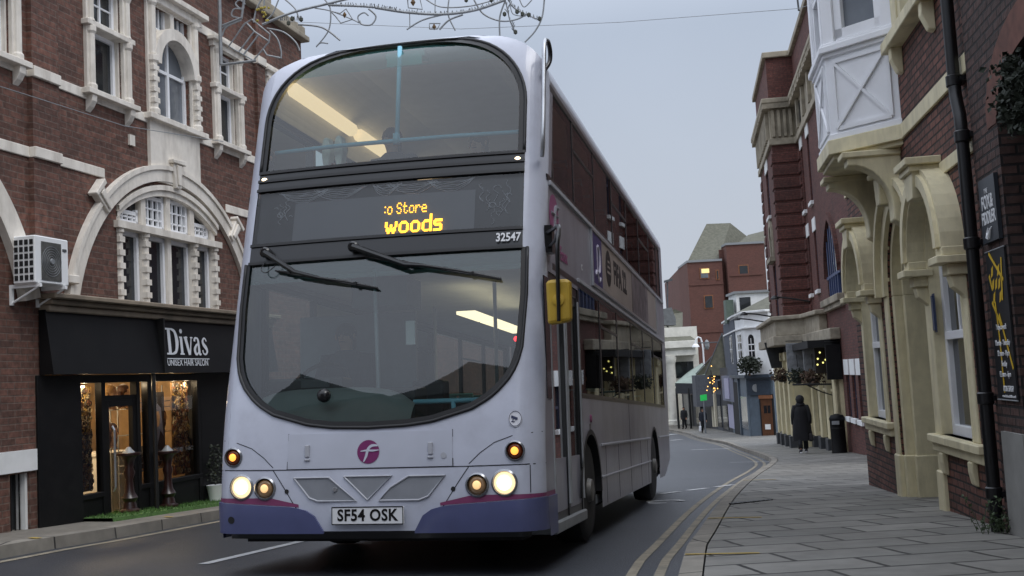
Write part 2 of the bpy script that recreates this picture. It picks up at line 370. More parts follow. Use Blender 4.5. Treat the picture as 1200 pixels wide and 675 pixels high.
for t0 in (0,.36,.72): dash(2.07+1.6*t0,17.3+2.1*t0,2.07+1.6*(t0+.25),17.3+2.1*(t0+.25),.12)
dash(7.0,46,8.6,46.3,.35); dash(6.7,29.9,5.6,30.2,.12); dash(9.4,70,10.2,71,.4); dash(10.8,82,11.6,83,.4)
mk.arc(0,0,.17,.24,0,360,0,.001,24) if False else None
cx_,cy_=1.95,15.6
ring=[(math.cos(2*math.pi*i/28),math.sin(2*math.pi*i/28)) for i in range(29)]
mk.strip([(cx_+a*.2,cy_+b*.2,gz(cx_,cy_)+.006-.0437*b*.2) for a,b in ring[:22]],[(cx_+a*.3,cy_+b*.3,gz(cx_,cy_)+.006-.0437*b*.3) for a,b in ring[:22]])
struct(mk.build('white_lines',M['roadwhite']))
# yellow no-loading ticks on the kerb and little paint marks
mk=MB()
def tick(Yk,K,sgn,m,w=.06,l=.45):
    i=min(range(len(K)),key=lambda j:abs(K[j].y-Yk)); p=K[i]; t=(K[i+1]-p).normalized(); n=Vector((t.y,-t.x))*sgn
    a=[p+n*.02-t*w/2,p+n*(l if sgn>0 else .13)-t*w/2,p+n*(l if sgn>0 else .13)+t*w/2,p+n*.02+t*w/2]
    m.poly([(q.x,q.y,gz(q.x,q.y)+.12+.008+.002*(k in(1,2))+ (.004 if k in (1,2) else 0)) for k,q in enumerate(a)])
for Yk in (8.3,11.0,18.6): tick(Yk,KR,1,mk,.07,.55)
for Yk in (11.2,13.6): tick(Yk,KL,-1,mk,.09)
struct(mk.build('kerb_marks',M['yellow_bright']))
# drain gully and covers let into the pavement
gl=MB(); p0=Vector((2.42,13.05)); t=Vector((-.5,.86)); n=Vector((.77,.64))
for k in range(9):
    q=p0+n*(k*.085); gl.obox((q.x,q.y,gz(q.x,q.y)+.130),(n*.030).to_3d(),(t*.035).to_3d(),(0,0,.010))
tag(gl.build('drain_grate',M['iron']),'narrow black slotted drain grate let into the right pavement','grate')

# ================================================================== LEFT: red brick building with salon
LY=R(13.26); LA=Vector((-5.2,13.02,0))
def lroot(name,label,cat,zb,group=None):
    o=thing(name,label,cat,(LA.x,LA.y,0),math.pi/2-LY,group,zb); return o
# local frame: x along the street, y into the wall (MB(fy=-1) lets parts give y as distance out of the wall), z absolute height
LB=lroot('brick_building','red brick building with cream stone window surrounds over a black hair salon','building',-1.9)
def Lp(name,m,mb,parent=None,**k): return mb.build(name,m,parent or LB,**k)
def wall_cells(mb,s0,s1,z0,z1,holes,y0,y1):
    S=sorted(set([s0,s1]+[h for H in holes for h in H[:2]])); Z=sorted(set([z0,z1]+[h for H in holes for h in H[2:4]]))
    S=[s for s in S if s0<=s<=s1]; Z=[z for z in Z if z0<=z<=z1]
    for a,b in zip(Z,Z[1:]):
        run=None
        for c,d in zip(S,S[1:]):
            cs,cz=(c+d)/2,(a+b)/2
            hole=any(H[0]<cs<H[1] and H[2]<cz<H[3] for H in holes)
            if not hole: run=[run[0],d] if run else [c,d]
            if hole or d==S[-1]:
                if run: mb.box(run[0],run[1],y0,y1,a,b)
                run=None
w=MB(-1)
ups=[(.52,1.16),(3.72,4.32),(5.55,6.15),(-1.75,-1.02)]
holes=[(a,b,3.85,5.30) for a,b in ups]+[(1.95,2.9,3.85,5.45),(.97,3.55,1.2,2.95),(-.5,5.0,-1.9,1.15),(-1.12,-.80,-1.62,-.72)]
wall_cells(w,-3.4,6.95,-1.9,6.35,holes,-.35,0)
Lp('wall',M['brick_left'],w)
# end wall and back, so the block is solid from the side
w=MB(-1); w.box(6.6,6.95,-9,-.35,-2.2,6.35); w.box(-3.4,6.95,-9.3,-9,-2.2,6.35); w.box(-3.4,-3.05,-9,-.35,-2.2,6.35); Lp('side_wall',M['brick_left'],w)
w=MB(-1); w.box(-3.5,7.05,-9.4,.14,6.35,6.45); w.box(-3.45,7.0,-9.3,.08,6.45,6.62); Lp('parapet_coping',M['stone_old'],w,bevel=.02)
w=MB(-1); w.box(6.1,6.75,-1.1,-.45,6.62,7.35); w.box(6.05,6.8,-1.15,-.40,7.35,7.45); Lp('chimney',M['stone_old'],w,bevel=.02)
w=MB(-1); w.box(-3.1,6.6,-9,-.6,6.1,6.16); Lp('roof',M['roof_grey'],w)
# brick piers standing proud
w=MB(-1); w.box(-.72,-.24,0,.07,1.2,6.34); w.box(5.0,5.3,0,.06,1.2,6.34); Lp('brick_pier',M['brick_left'],w)
# string courses
w=MB(-1)
for z0,z1 in ((3.72,3.845),(2.79,2.915),(5.42,5.56)):
    for a,b in ((-3.4,-.72),(-.24,5.0),(5.3,6.95)):
        if z0==2.79:
            for c,d in ((a,min(b,.72)),(max(a,3.86),b)):
                if d>c: w.box(c,d,.0,.022,z0,z1)
        else: w.box(a,b,0,.022,z0,z1)
    w.box(-.725,-.235,.0,.105,z0,z1); w.box(4.995,5.305,0,.095,z0,z1)
Lp('string_course',M['stone_cream'],w,bevel=.008)
# narrow sash windows with columned surrounds
def lwin(a,b,z0,zt,z1,first=False):
    f=MB(-1)
    f.box(a-.16,a,-.02,.05,z0,z1); f.box(b,b+.16,-.02,.05,z0,z1)            # jambs
    for q in (a-.08,b+.08):
        f.lathe((q,.045,z0),[(.075,0),(.075,.06),(.055,.08),(.055,zt-z0-.1),(.075,zt-z0-.07),(.075,zt-z0)],10)
        f.lathe((q,.045,zt+.06),[(.065,0),(.05,.04),(.05,z1-zt-.16),(.075,z1-zt-.1),(.075,z1-zt-.06)],10)
    f.box(a-.2,b+.2,-.3,.10,zt,zt+.07)                                     # transom
    f.box(a-.2,b+.2,-.02,.08,z1,z1+.09); f.box(a-.25,b+.25,-.02,.13,z1+.09,z1+.15)
    f.box(a-.24,b+.24,-.3,.13,z0-.07,z0)                                    # sill
    for q in (a-.1,b+.1):
        f.prism([(-.0,z0-.07),(.11,z0-.07),(.10,z0-.15),(.06,z0-.22),(.0,z0-.28)],q-.05,q+.05,'x')
    f.box(a,a+.03,-.3,-.02,z0,z1); f.box(b-.03,b,-.3,-.02,z0,z1)
    Wn=Lp('window',M['stone_cream'],f,bevel=.006)
    g=MB(-1)
    for zz0,zz1 in ((z0,zt),(zt+.07,z1)):
        g.box(a+.03,a+.08,-.13,-.07,zz0,zz1); g.box(b-.08,b-.03,-.13,-.07,zz0,zz1); g.box(a+.08,b-.08,-.13,-.07,zz0,zz0+.06); g.box(a+.08,b-.08,-.13,-.07,zz1-.05,zz1)
    m_=(a+b)/2
    g.box(m_-.015,m_+.015,-.13,-.08,zt+.12,z1-.05); g.box(a+.08,b-.08,-.125,-.085,zt+.07+(z1-zt)/2-.02,zt+.07+(z1-zt)/2)
    Lp('sash_frame',M['white'],g,Wn)
    p=MB(-1); p.box(a+.03,b-.03,-.15,-.105,z0,z1); Lp('pane',M['pane'],p,Wn)
for a,b in ups: lwin(a,b,3.85,4.66,5.30)
# stone panel and arched window over the arch
f=MB(-1); f.box(1.74,3.06,0,.05,2.95,3.84); Lp('stone_panel',M['stone_cream'],f)
def lbig():
    a,b,z0=1.95,2.9,3.85; c=(a+b)/2; f=MB(-1)
    f.box(a-.2,a,-.02,.04,z0,5.45); f.box(b,b+.2,-.02,.04,z0,5.45)
    for q in (a-.1,b+.1):
        f.lathe((q,.05,z0),[(.085,0),(.085,.07),(.06,.1),(.06,.72),(.085,.75),(.085,.83)],10)
        for k in range(4): f.box(q-.07,q+.07,.02,.11,z0+.16+k*.15,z0+.235+k*.15)
        f.lathe((q,.05,z0+.84),[(.06,0),(.055,.04),(.055,.68),(.08,.72),(.08,.78)],10)
    f.arc(c,z0+.74,.44,.60,0,180,-.16,.11,18)                       # arched head
    f.spandrel(c,z0+.74,.475,z0+1.24,-.12,-.02)
    f.box(a,b,-.12,-.02,z0+1.24,z0+1.28); 
    f.box(c-.05,c+.05,-.16,.03,z0+1.3,5.45); f.box(a-.26,b+.26,-.02,.09,5.45,5.56); f.box(a-.34,b+.34,-.02,.17,5.56,5.64)
    f.box(a-.3,b+.3,-.3,.13,z0-.08,z0)
    Wn=Lp('window',M['stone_cream'],f,bevel=.006)
    g=MB(-1); g.box(a,a+.05,-.13,-.06,z0,z0+.8); g.box(b-.05,b,-.13,-.06,z0,z0+.8); g.box(a,b,-.13,-.06,z0,z0+.06); g.box(c-.025,c+.025,-.13,-.06,z0+.06,z0+1.2); g.box(a,b,-.125,-.065,z0+.7,z0+.745)
    for x0,x1 in ((a,c-.05),(c+.05,b)):
        g.box(x0,x0+.04,-.13,-.06,z0+1.28,5.45); g.box(x1-.04,x1,-.13,-.06,z0+1.28,5.45); g.box(x0,x1,-.13,-.06,z0+1.28,z0+1.32)
        for k in (1,2): q=x0+(x1-x0)*k/3; g.box(q-.012,q+.012,-.12,-.07,z0+1.32,5.45)
        g.box(x0,x1,-.12,-.07,5.1,5.125)
    Lp('sash_frame',M['white'],g,Wn)
    p=MB(-1); p.box(a,b,-.15,-.095,z0,5.45); Lp('pane',M['pane_pale'],p,Wn)
lbig()
# great arch over the shop
f=MB(-1); f.arc(2.3,.70,2.28,2.50,11.5,168.5,0,.06,40); f.arc(2.3,.70,2.44,2.50,11.5,168.5,.06,.085,40); Lp('stone_arch',M['stone_cream'],f)
def keyst(s,z,w0,w1,h0,h1,ang,nm='keystone'):
    f=MB(-1); ca,sa=math.cos(ang),math.sin(ang)
    def T(u_,v_): return (s+u_*ca-v_*sa, z+u_*sa+v_*ca)
    f.prism([T(-w0,h0),T(w0,h0),T(w1,h1),T(-w1,h1)],0,.10)
    f.prism([T(-w1*1.35,h1),T(w1*1.35,h1),T(w1*1.45,h1+.07),T(-w1*1.45,h1+.05)],0,.13)
    f.prism([T(-w0*.5,h0+.04),T(w0*.5,h0+.04),T(w1*.5,h1-.02),T(-w1*.5,h1-.02)],.10,.125)
    Lp(nm,M['stone_cream'],f,bevel=.008)
keyst(2.36,2.95,.07,.125,-.04,.30,0)
keyst(2.3-1.62,.70+1.72,.06,.10,-.06,.26,R(43)); keyst(2.3+1.62,.70+1.72,.06,.10,-.06,.26,R(-43))
# four light window under the arch
def archwin():
    a,b,z0,zt=.97,3.55,1.2,2.20; c=2.3; f=MB(-1)
    zarc=lambda s_: .66+math.sqrt(max(2.22**2-(s_-c)**2,.01))
    for q,w_ in ((a+.06,.07),(1.63,.07),(2.26,.06),(2.9,.07),(b-.06,.07)):
        top=zarc(q)
        f.box(q-w_*.8,q+w_*.8,-.2,-.02,z0,zt); f.box(q-w_*.8,q+w_*.8,-.2,-.02,zt+.09,top)
        if abs(q-2.26)>.1:
            f.lathe((q,-.01,z0),[(.07,0),(.07,.06),(.05,.08),(.05,.93),(.07,.95),(.07,1.0)],10)
            for k in range(5): f.box(q-.058,q+.058,-.04,.045,z0+.14+k*.17,z0+.215+k*.17)
    f.box(a-.06,b+.06,-.2,.07,zt,zt+.09); f.box(a-.08,b+.08,-.2,.08,z0-.1,z0)
    n=24; S=[a+(b-a)*i/n for i in range(n+1)]
    for y0,y1,d0,d1 in ((-.2,.02,-.10,.05),(.0,.05,-.02,.05)):
        lo=[(s_,zarc(s_)+d0) for s_ in S]; hi=[(s_,zarc(s_)+d1) for s_ in S]
        for y_ in (y0,y1): f.strip([(p[0],y_,p[1]) for p in lo],[(p[0],y_,p[1]) for p in hi])
        f.strip([(p[0],y0,p[1]) for p in lo],[(p[0],y1,p[1]) for p in lo]); f.strip([(p[0],y0,p[1]) for p in hi],[(p[0],y1,p[1]) for p in hi])
    Wn=Lp('window',M['stone_cream'],f)
    w=MB(-1)
    n=24; lo=[(s_,zarc(s_)+.055) for s_ in S]
    w.strip([(p[0],-.004,p[1]) for p in lo],[(p[0],-.004,2.95) for p in lo]); Lp('tympanum',M['brick_left'],w)
    g=MB(-1); xs_=[a+.13,1.56,1.70,2.2,2.32,2.83,2.97,b-.13]
    for k in range(4):
        x0,x1=xs_[2*k],xs_[2*k+1]; top=min(zarc(x0),zarc(x1))-.08
        for q0,q1 in ((x0,x0+.05),(x1-.05,x1)): g.box(q0,q1,-.13,-.06,z0,zt); g.box(q0,q1,-.13,-.06,zt+.09,top+.06)
        g.box(x0,x1,-.13,-.06,z0,z0+.06); g.box(x0,x1,-.13,-.06,zt-.06,zt); g.box(x0,x1,-.13,-.06,zt+.09,zt+.15); g.box(x0,x1,-.13,-.06,top-.02,top+.03)
        for j in (1,2,3):
            q=x0+(x1-x0)*j/4; g.box(q-.012,q+.012,-.12,-.07,zt+.12,top)
        for zz in (zt+.09+(top-zt-.09)*j/3 for j in (1,2)): g.box(x0,x1,-.12,-.07,zz-.01,zz+.01)
    Lp('sash_frame',M['white'],g,Wn)
    p=MB(-1); p.box(a,b,-.16,-.105,z0,2.93); Lp('pane',M['pane'],p,Wn)
archwin()
# small details on the brick: vent, iron tie, left arch springing
f=MB(-1); f.box(1.28,1.40,0,.03,3.33,3.47); Lp('air_brick',M['stone_cream'],f)
f=MB(-1); f.arc(-3.15,.70,2.26,2.52,11.5,96,0,.10,40); Lp('stone_arch',M['stone_cream'],f)
f=MB(-1); f.box(-.98,-.74,0,.10,1.38,1.52); f.box(-.95,-.77,0,.08,1.30,1.38); f.box(-.2,-.0,.0,.13,1.40,1.5); Lp('impost',M['stone_cream'],f,bevel=.01)
# --- the shopfront
f=MB(-1); f.box(-.62,5.1,0,.2,1.13,1.19); f.box(-.66,5.14,0,.27,1.19,1.25); f.box(-.6,5.1,0,.15,1.05,1.13); Lp('cornice',mat('cornice_stone',hexc('#8a7d6c'),.8,.2,4,dirt=.6,dcol=hexc('#3c3631')),f,bevel=.012)
SF_=MB(-1)
SF_.prism([(0.02,1.07),(.10,1.07),(.20,.34),(.02,.34)],-.62,5.1,'x')
FAS=Lp('fascia',M['black'],SF_)
f=MB(-1); f.box(1.66,1.69,.11,.215,.34,1.06); Lp('fascia_joint',M['iron'],f)
f=MB(-1); f.box(-.68,.12,0,.03,-1.9,.338); Lp('pilaster',mat('chipped_black',hexc('#101012'),.5,.2,5,spec=.25,dirt=.3,dcol=hexc('#2c2a29'),dscale=4),f,bevel=.006)
f=MB(-1); f.box(2.98,5.1,-.30,-.02,-2.2,.34); Lp('black_panel',M['black'],f)
f=MB(-1)
f.box(.12,.62,-.12,-.04,-1.9,-1.12); f.box(1.36,2.98,-.12,-.04,-2.0,-1.12)                    # stall risers
for a,b in ((.12,.17),(.60,.68),(1.36,1.44),(1.62,1.72),(2.90,2.98)): f.box(a,b,-.12,-.02,-1.9,.30)
f.box(.12,2.98,-.12,-.015,.24,.34); f.box(.12,.62,-.12,-.015,-1.14,-1.08); f.box(1.4,2.98,-.12,-.015,-1.14,-1.08)
SHOP=Lp('shopfront',M['black'],f,bevel=.005)
f=MB(-1)
for a,b in ((.68,.76),(1.28,1.36)): f.box(a,b,-.10,-.03,-1.75,.02)
f.box(.76,1.28,-.10,-.03,-1.75,-1.5); f.box(.76,1.28,-.10,-.03,-.06,.02); f.box(.68,1.36,-.115,-.03,.02,.08)
DO=Lp('door',M['black'],f,bevel=.004)
f=MB(-1); f.tube([(.80,-.02,-1.1),(.80,.01,-1.05),(.80,.01,-.35),(.80,-.02,-.3)],.015); Lp('handle',M['steel'],f,DO)
GL=glass_thin('shop_glass',(.9,.9,.88),.0)
f=MB(-1); f.add([(.76,-.065,-1.5),(1.28,-.065,-1.5),(1.28,-.065,-.06),(.76,-.065,-.06)],[(0,1,2,3)]); f.add([(.76,-.065,.08),(1.28,-.065,.08),(1.28,-.065,.24),(.76,-.065,.24)],[(0,1,2,3)]); Lp('door_glass',GL,f,DO)
for a,b in ((.17,.60),(1.44,1.62),(1.72,2.90)):
    f=MB(-1); f.add([(a,-.065,-1.08),(b,-.065,-1.08),(b,-.065,.24),(a,-.065,.24)],[(0,1,2,3)]); Lp('shop_window',GL,f)
f=MB(-1); f.tube([(1.47,.16,-1.62),(1.47,.16,.335)],.028,10); f.lathe((1.47,.16,-1.66),[(.07,0),(.07,.03),(.04,.05)],12); Lp('awning_post',M['iron'],f)
# interior of the salon
INT=mat('salon_wall',hexc('#9a7f5c'),.8,.25,4,dirt=.5,dcol=hexc('#4a3826'),dscale=2.5)
f=MB(-1); f.box(-.4,3.4,-2.6,-2.5,-1.9,1.1); f.box(-.45,-.4,-2.6,-.35,-1.9,1.1); f.box(3.35,3.4,-2.5,-.35,-1.9,1.1); f.box(-.4,3.4,-2.6,-.35,.9,.98); f.box(-.4,3.4,-2.6,-.35,-1.9,-1.62); Lp('salon_room',INT,f)
# barred basement window with a white lintel
f=MB(-1); f.box(-1.32,-.70,0,.03,-.70,-.47); Lp('white_lintel',M['white_dirty'],f)
f=MB(-1); f.box(-1.12,-.80,-.2,-.16,-1.62,-.72); Lp('basement_pane',M['pane'],f)
f=MB(-1)
for k in range(5): f.tube([(-1.10+k*.068,-.06,-1.6),(-1.10+k*.068,-.06,-.72)],.010,6)
f.tube([(-1.12,-.06,-1.45),(-.80,-.06,-1.45)],.008,6); Lp('window_bars',M['iron'],f)
f=MB(-1); f.box(-1.18,-.72,-.25,.05,-1.70,-1.62); f.box(-.84,-.80,-.18,-.03,-1.62,-.72); Lp('basement_sill',M['white_dirty'],f)
# ---- lettering 'Divas / UNISEX HAIR SALON' on the sloping fascia
LETT=mat('silver_letters',hexc('#cfd2d6'),.45,.05)
fn=Vector((0,-(.73),.10)).normalized()       # outward normal of the fascia in local axes (y is into the wall)
fup=Vector((0,.10,.73)).normalized()
zb=LB['_zb']
def fpos(s,z): 
    o_=.10+(1.07-z)/(1.07-.34)*.10; return Vector((s,-o_,z-zb))+fn*.006
def vrib(mb,pts,ws,dep,sub=6,T=None):
    """flat letter stroke: centre line points with widths, smoothed"""
    P=[Vector(p) for p in pts]; out=[]; wo=[]
    for i in range(len(P)-1):
        p0,p1,p2,p3=P[max(i-1,0)],P[i],P[i+1],P[min(i+2,len(P)-1)]
        for k in range(sub):
            t=k/sub; out.append(.5*((2*p1)+(p2-p0)*t+(2*p0-5*p1+4*p2-p3)*t*t+(3*p1-p0-3*p2+p3)*t**3)); wo.append(ws[i]*(1-t)+ws[i+1]*t)
    out.append(P[-1]); wo.append(ws[-1]); A=[];Bq=[]
    for i,p in enumerate(out):
        t=(out[min(i+1,len(out)-1)]-out[max(i-1,0)]).normalized(); n=Vector((-t.y,t.x))*wo[i]/2
        A.append(p+n);Bq.append(p-n)
    mb.strip([T(a,dep) for a in A],[T(b,dep) for b in Bq])
S0,Z0,SX,SZ=1.80,.585,1.12,1.0
def TT(p,dep):
    q=fpos(S0+p[0]*SX+.10*p[1],Z0+p[1]*SZ)+fn*dep; return (q.x,q.y,q.z)
d=MB()
cap=.36; xh=.25; k=[0]
def ST(pts,ws,sub=6): k[0]+=1; vrib(d,pts,ws,.0006*k[0],sub,TT)
# D
ST([(.075,0),(.075,cap)],[.065,.065],1); ST([(.0,.012),(.16,.012)],[.024,.024],1); ST([(.0,cap-.012),(.16,cap-.012)],[.024,.024],1)
ST([(.13,cap-.012),(.21,cap-.05),(.245,cap/2),(.21,.05),(.13,.012)],[.024,.05,.075,.05,.024])
# i
ST([(.345,0),(.345,xh)],[.058,.058],1); ST([(.295,.01),(.395,.01)],[.02,.02],1); ST([(.30,xh-.01),(.345,xh-.01)],[.02,.02],1); ST([(.35,xh+.045),(.35,xh+.075),(.35,xh+.105)],[.03,.07,.03])
# v
ST([(.44,xh),(.515,0)],[.068,.05],1); ST([(.585,xh),(.525,0)],[.022,.03],1); ST([(.405,xh-.009),(.49,xh-.009)],[.018,.018],1); ST([(.555,xh-.009),(.615,xh-.009)],[.018,.018],1)
# a
ST([(.65,xh-.06),(.665,xh-.02),(.71,xh-.012),(.745,xh-.05),(.75,.04),(.775,.008),(.80,.02)],[.045,.035,.024,.045,.058,.03,.012])
ST([(.745,xh-.09),(.69,.135),(.645,.075),(.66,.02),(.70,.015),(.745,.06)],[.02,.035,.058,.05,.03,.018])
# s
ST([(.945,xh-.055),(.925,xh-.02),(.89,xh-.012),(.855,xh-.05),(.87,xh-.1),(.92,.105),(.945,.06),(.92,.02),(.88,.01),(.845,.03),(.835,.07)],[.02,.022,.026,.045,.06,.062,.045,.03,.024,.022,.03])
ST([(-.02,-.055),(.98,-.055)],[.012,.012],1)
d.build('sign_lettering',LETT,FAS,z0=0)
text('UNISEX HAIR SALON',.128,LETT,FAS,basis((1,0,0),fup,fn,fpos(2.31,.475)+fn*.001),'sign_lettering',.001,.12,sx=.90,weight=.001)

# ------------------------------------------------------------------ things at the left building
def lpt(s,o,z):     # local left coordinates -> world
    dx=Vector((math.sin(LY),math.cos(LY),0)); n=Vector((math.cos(LY),-math.sin(LY),0)); return LA+dx*s+n*o+Vector((0,0,z))
ac=lroot('air_conditioner','white air conditioning unit with dark round fan grille bracketed to the brick wall','air conditioner',1.22)
f=MB(-1); f.box(-1.24,-.66,.08,.36,1.34,1.86); Lp('casing',M['white_dirty'],f,ac,bevel=.012)
f=MB(-1); f.box(-1.14,-.80,.362,.368,1.38,1.80); Lp('fan_grille',mat('fan_grille',hexc('#4f4e4a'),.5,.3,20),f,ac)
f=MB(-1)
for q in range(1,7): f.arc(-.97,1.59,.027*q,.027*q+.005,0,360,.368,.373,24)
f.lathe((-.97,.374,1.59),[(.035,0),(.03,.012)],14,'y'); Lp('fan_hub',M['galv'],f,ac)
f=MB(-1)
for i in range(4):
    for j in range(6): f.box(-1.246,-1.239,.105+i*.063,.147+i*.063,1.375+j*.077,1.43+j*.077)
Lp('side_slots',M['dark'],f,ac)
f=MB(-1); f.box(-.77,-.70,.361,.366,1.72,1.75); Lp('badge',M['lead'],f,ac)
f=MB(-1)
for q in (-1.18,-.74): f.box(q-.02,q+.02,0,.38,1.30,1.34); f.box(q-.02,q+.02,0,.03,1.12,1.30); f.tube([(q,.02,1.14),(q,.34,1.30)],.012,6)
Lp('bracket',M['white_dirty'],f,ac)
for c_ in ac.children: c_.data.transform(Matrix.Translation((.12,0,-.02)))
# turf mat
tm=MB(-1)
sg=[.125+i*.25 for i in range(0,19)]
def lgz(s,o): q=lpt(s,o,0); return gz(q.x,q.y)+.12+.02
rows=[[(s_,o_,max(lgz(s_,o_),-9)+.03) for s_ in sg] for o_ in (-.25,.0,.25,.40)]
rows.insert(0,[(s_,-.25,lgz(s_,-.25)-.1) for s_ in sg]); rows.append([(s_,.41,lgz(s_,.4)-.02) for s_ in sg])
tm.grid(rows)
tq=lroot('turf_mat','bright green artificial turf strip laid outside the salon door','turf mat',-1.7)
Lp('turf',M['turf'],tm,tq)
gr=MB(-1); rnd=random.Random(3)
for i in range(2600):
    s_=rnd.uniform(.13,4.5); o_=rnd.uniform(-.24,.41); z_=lgz(s_,o_)+.028; a_=rnd.uniform(0,6.28); h_=rnd.uniform(.02,.045)
    gr.add([(s_-.006*math.cos(a_),o_-.006*math.sin(a_),z_),(s_+.006*math.cos(a_),o_+.006*math.sin(a_),z_),(s_+rnd.uniform(-.015,.015),o_+rnd.uniform(-.015,.015),z_+h_)],[(0,1,2)])
o_=Lp('blades',M['turf'],gr,tq); o_['kind']='stuff'
# ornate pedestal tables outside
OX=mat('oxblood_gloss',hexc('#2a1614'),.35,.3,6,coat=.3)
def pedestal(s,o,label):
    zb_=lgz(s,o)+.02
    q=lpt(s,o,0); t=thing('pedestal_table',label,'table',(q.x,q.y,zb_),0,'turned pedestals outside the salon')
    MB().lathe((0,0,0),[(.13,0),(.13,.04),(.09,.06),(.07,.14),(.10,.19),(.06,.26),(.045,.42),(.07,.50),(.05,.56),(.07,.66),(.10,.70)],18).build('column',OX,t,smooth=2)
    MB().lathe((0,0,.70),[(.12,0),(.15,.02),(.15,.045),(.13,.05)],20).build('table_top',OX,t)
    MB().lathe((0,0,.75),[(.08,0),(.05,.03),(.02,.07)],14).build('folded_card',M['galv'],t)
pedestal(1.02,.06,'turned dark red pedestal in front of the salon door')
pedestal(1.92,.06,'turned dark red pedestal behind the thin black awning post')
# potted plant
def pot_plant(q,zb_,name,label,s=1.0,pm=None,dense=150,tall=.5,lm='leaf_dark'):
    t=thing(name,label,'plant',(q.x,q.y,zb_))
    MB().lathe((0,0,0),[(.10*s,0),(.14*s,.24*s),(.15*s,.26*s),(.13*s,.26*s),(.12*s,.22*s)],18).build('pot',pm or M['white'],t,smooth=2)
    mb=MB(); rr=random.Random(5)
    for i in range(dense):
        a=rr.uniform(0,6.28); h=rr.uniform(.05,1)*tall*s; r_=rr.uniform(.2,1)*.17*s*(1-.5*h/(tall*s)); c=Vector((r_*math.cos(a),r_*math.sin(a),.26*s+h)); leaf(mb,c,.055*s,rr)
    mb.build('foliage',M[lm],t); return t
def leaf(mb,c,l,rr):
    d=Vector((rr.gauss(0,1),rr.gauss(0,1),rr.gauss(.2,.8))).normalized(); n=d.orthogonal().normalized(); 
    w=d.cross(n).normalized(); a=rr.uniform(0,6.28); n=(n*math.cos(a)+w*math.sin(a))*l*.35
    b=d.cross(n).normalized()*l*.12
    mb.add([c,c+d*l*.5+n+b,c+d*l,c+d*l*.5-n+b],[(0,1,2),(0,2,3)])
q=lpt(3.12,-.02+.12,0); pot_plant(q,lgz(3.12,.1)+.02,'potted_plant','small dark plant in a white pot on the turf strip',.9,None,170,.62)
# busy dressing of the salon window: curls, flowers and fans pinned on boards behind the glass
DM=[mat('dressing_%s'%n,hexc(h),.7,.35,14) for n,h in (('gold','#a98a4c'),('tan','#8a6a46'),('umber','#4a3524'),('black','#1d1917'),('cream','#cdbb97'),('rust','#7d4a33'),('grey','#6d675f'))]
for (a,b,lab) in ((.18,.59,'gold and brown dressing board of curls behind the narrow salon pane'),(1.45,1.61,'slim gold and brown dressing board in the slit pane beside the salon door'),(2.46,2.89,'gold and brown dressing board of curls at the end of the wide salon pane'),(1.74,1.99,'gold and brown dressing board of curls beside the salon poster')):
    t=lroot('dressing_board',lab,'window display',-1.62)
    f=MB(-1); f.box(a,b,-.19,-.175,-1.06,.22); Lp('board',DM[1],f,t)
    rr=random.Random(int(a*100))
    for mi in range(7):
        f=MB(-1)
        for k in range(int(70*(b-a)/.43)):
            s_,z_=rr.uniform(a+.02,b-.02),rr.uniform(-1.03,.19); r_=rr.uniform(.018,.05); a0=rr.uniform(0,6.28); n_=rr.choice((5,6,7,9))
            if rr.random()<.4: f.tube([(s_+r_*(1-q/14)*math.cos(a0+q*.8),-.162+.006*q/4,z_+r_*(1-q/14)*math.sin(a0+q*.8)) for q in range(9)],r_*.22,4)
            else: f.ball((s_,-.168,z_),r_*.8,.02,r_*rr.uniform(.5,1.2),6)
        o_=Lp('curls',DM[mi],f,t); o_['kind']='stuff'
# what stands inside the salon window: wig heads on shelves, poster, lamps
t=lroot('wig_shelf','wooden wig shelving at the back of the salon','shelving',-1.62)
f=MB(-1)
for z in (-1.05,-.55,-.05,.4): f.box(-.3,3.3,-2.45,-2.15,z,z+.03)
for s_ in (-.3,.6,1.5,2.4,3.27): f.box(s_,s_+.03,-2.48,-2.15,-1.62,.7)
Lp('shelves',M['wood_door'],f,t)
wigc=[mat('wig_%s'%n,hexc(h),.6,.3,30) for n,h in (('black','#1c1614'),('brown','#4a2f1e'),('auburn','#5f3420'),('fair','#a5824f'))]
wm=mat('mannequin',hexc('#b08f70'),.6,.1)
rr=random.Random(11); n_=0
def wig(s,o,z,c,where):
    q=lpt(s,o,0); t=thing('wig_mannequin','mannequin in a %s wig, %s'%(('black','brown','auburn','fair')[c],where),'mannequin',(q.x,q.y,z),math.pi/2-LY,'wig heads displayed in the salon window')
    b=MB(-1); b.lathe((0,0,0),[(.06,0),(.05,.03),(.04,.08),(.05,.11)],12); b.ball((0,.0,.2),.065,.08,.11,12); b.ball((0,.08,.185),.012,.02,.018,6); b.build('head',wm,t,smooth=True,z0=0)
    b=MB(-1); b.ball((0,-.025,.235),.09,.095,.10,12); b.ball((-.075,-.03,.13),.035,.06,.12,10); b.ball((.075,-.03,.13),.035,.06,.12,10); b.build('wig',wigc[c],t,smooth=True,z0=0)
for s_,o_,z_,wh in ((.24,-.5,-.95,'lowest behind the salon pane beside the black pilaster'),(.44,-.5,-.55,'second from the bottom behind the narrow salon pane'),(.26,-.5,-.2,'second from the top behind the narrow salon pane'),(.45,-.55,-.02,'topmost behind the narrow salon pane'),(1.53,-.5,-.6,'lower one in the slit pane beside the salon door'),(1.53,-.5,-.1,'upper one in the slit pane beside the salon door'),(1.84,-.5,-.1,'on the upper rail beside the salon poster'),(2.05,-.5,-.95,'on the lowest rail under the salon poster'),(2.52,-.5,-.02,'topmost near the end of the wide salon pane'),(2.72,-.5,-.45,'middle rail at the wide salon pane end'),(2.55,-.5,-.85,'second lowest at the end of the wide salon pane'),(2.75,-.5,-.95,'lowest at the end of the wide salon pane'),(2.32,-.5,-.95,'lowest, by the salon desk')):
    wig(s_,o_,z_,rr.randrange(4),wh)
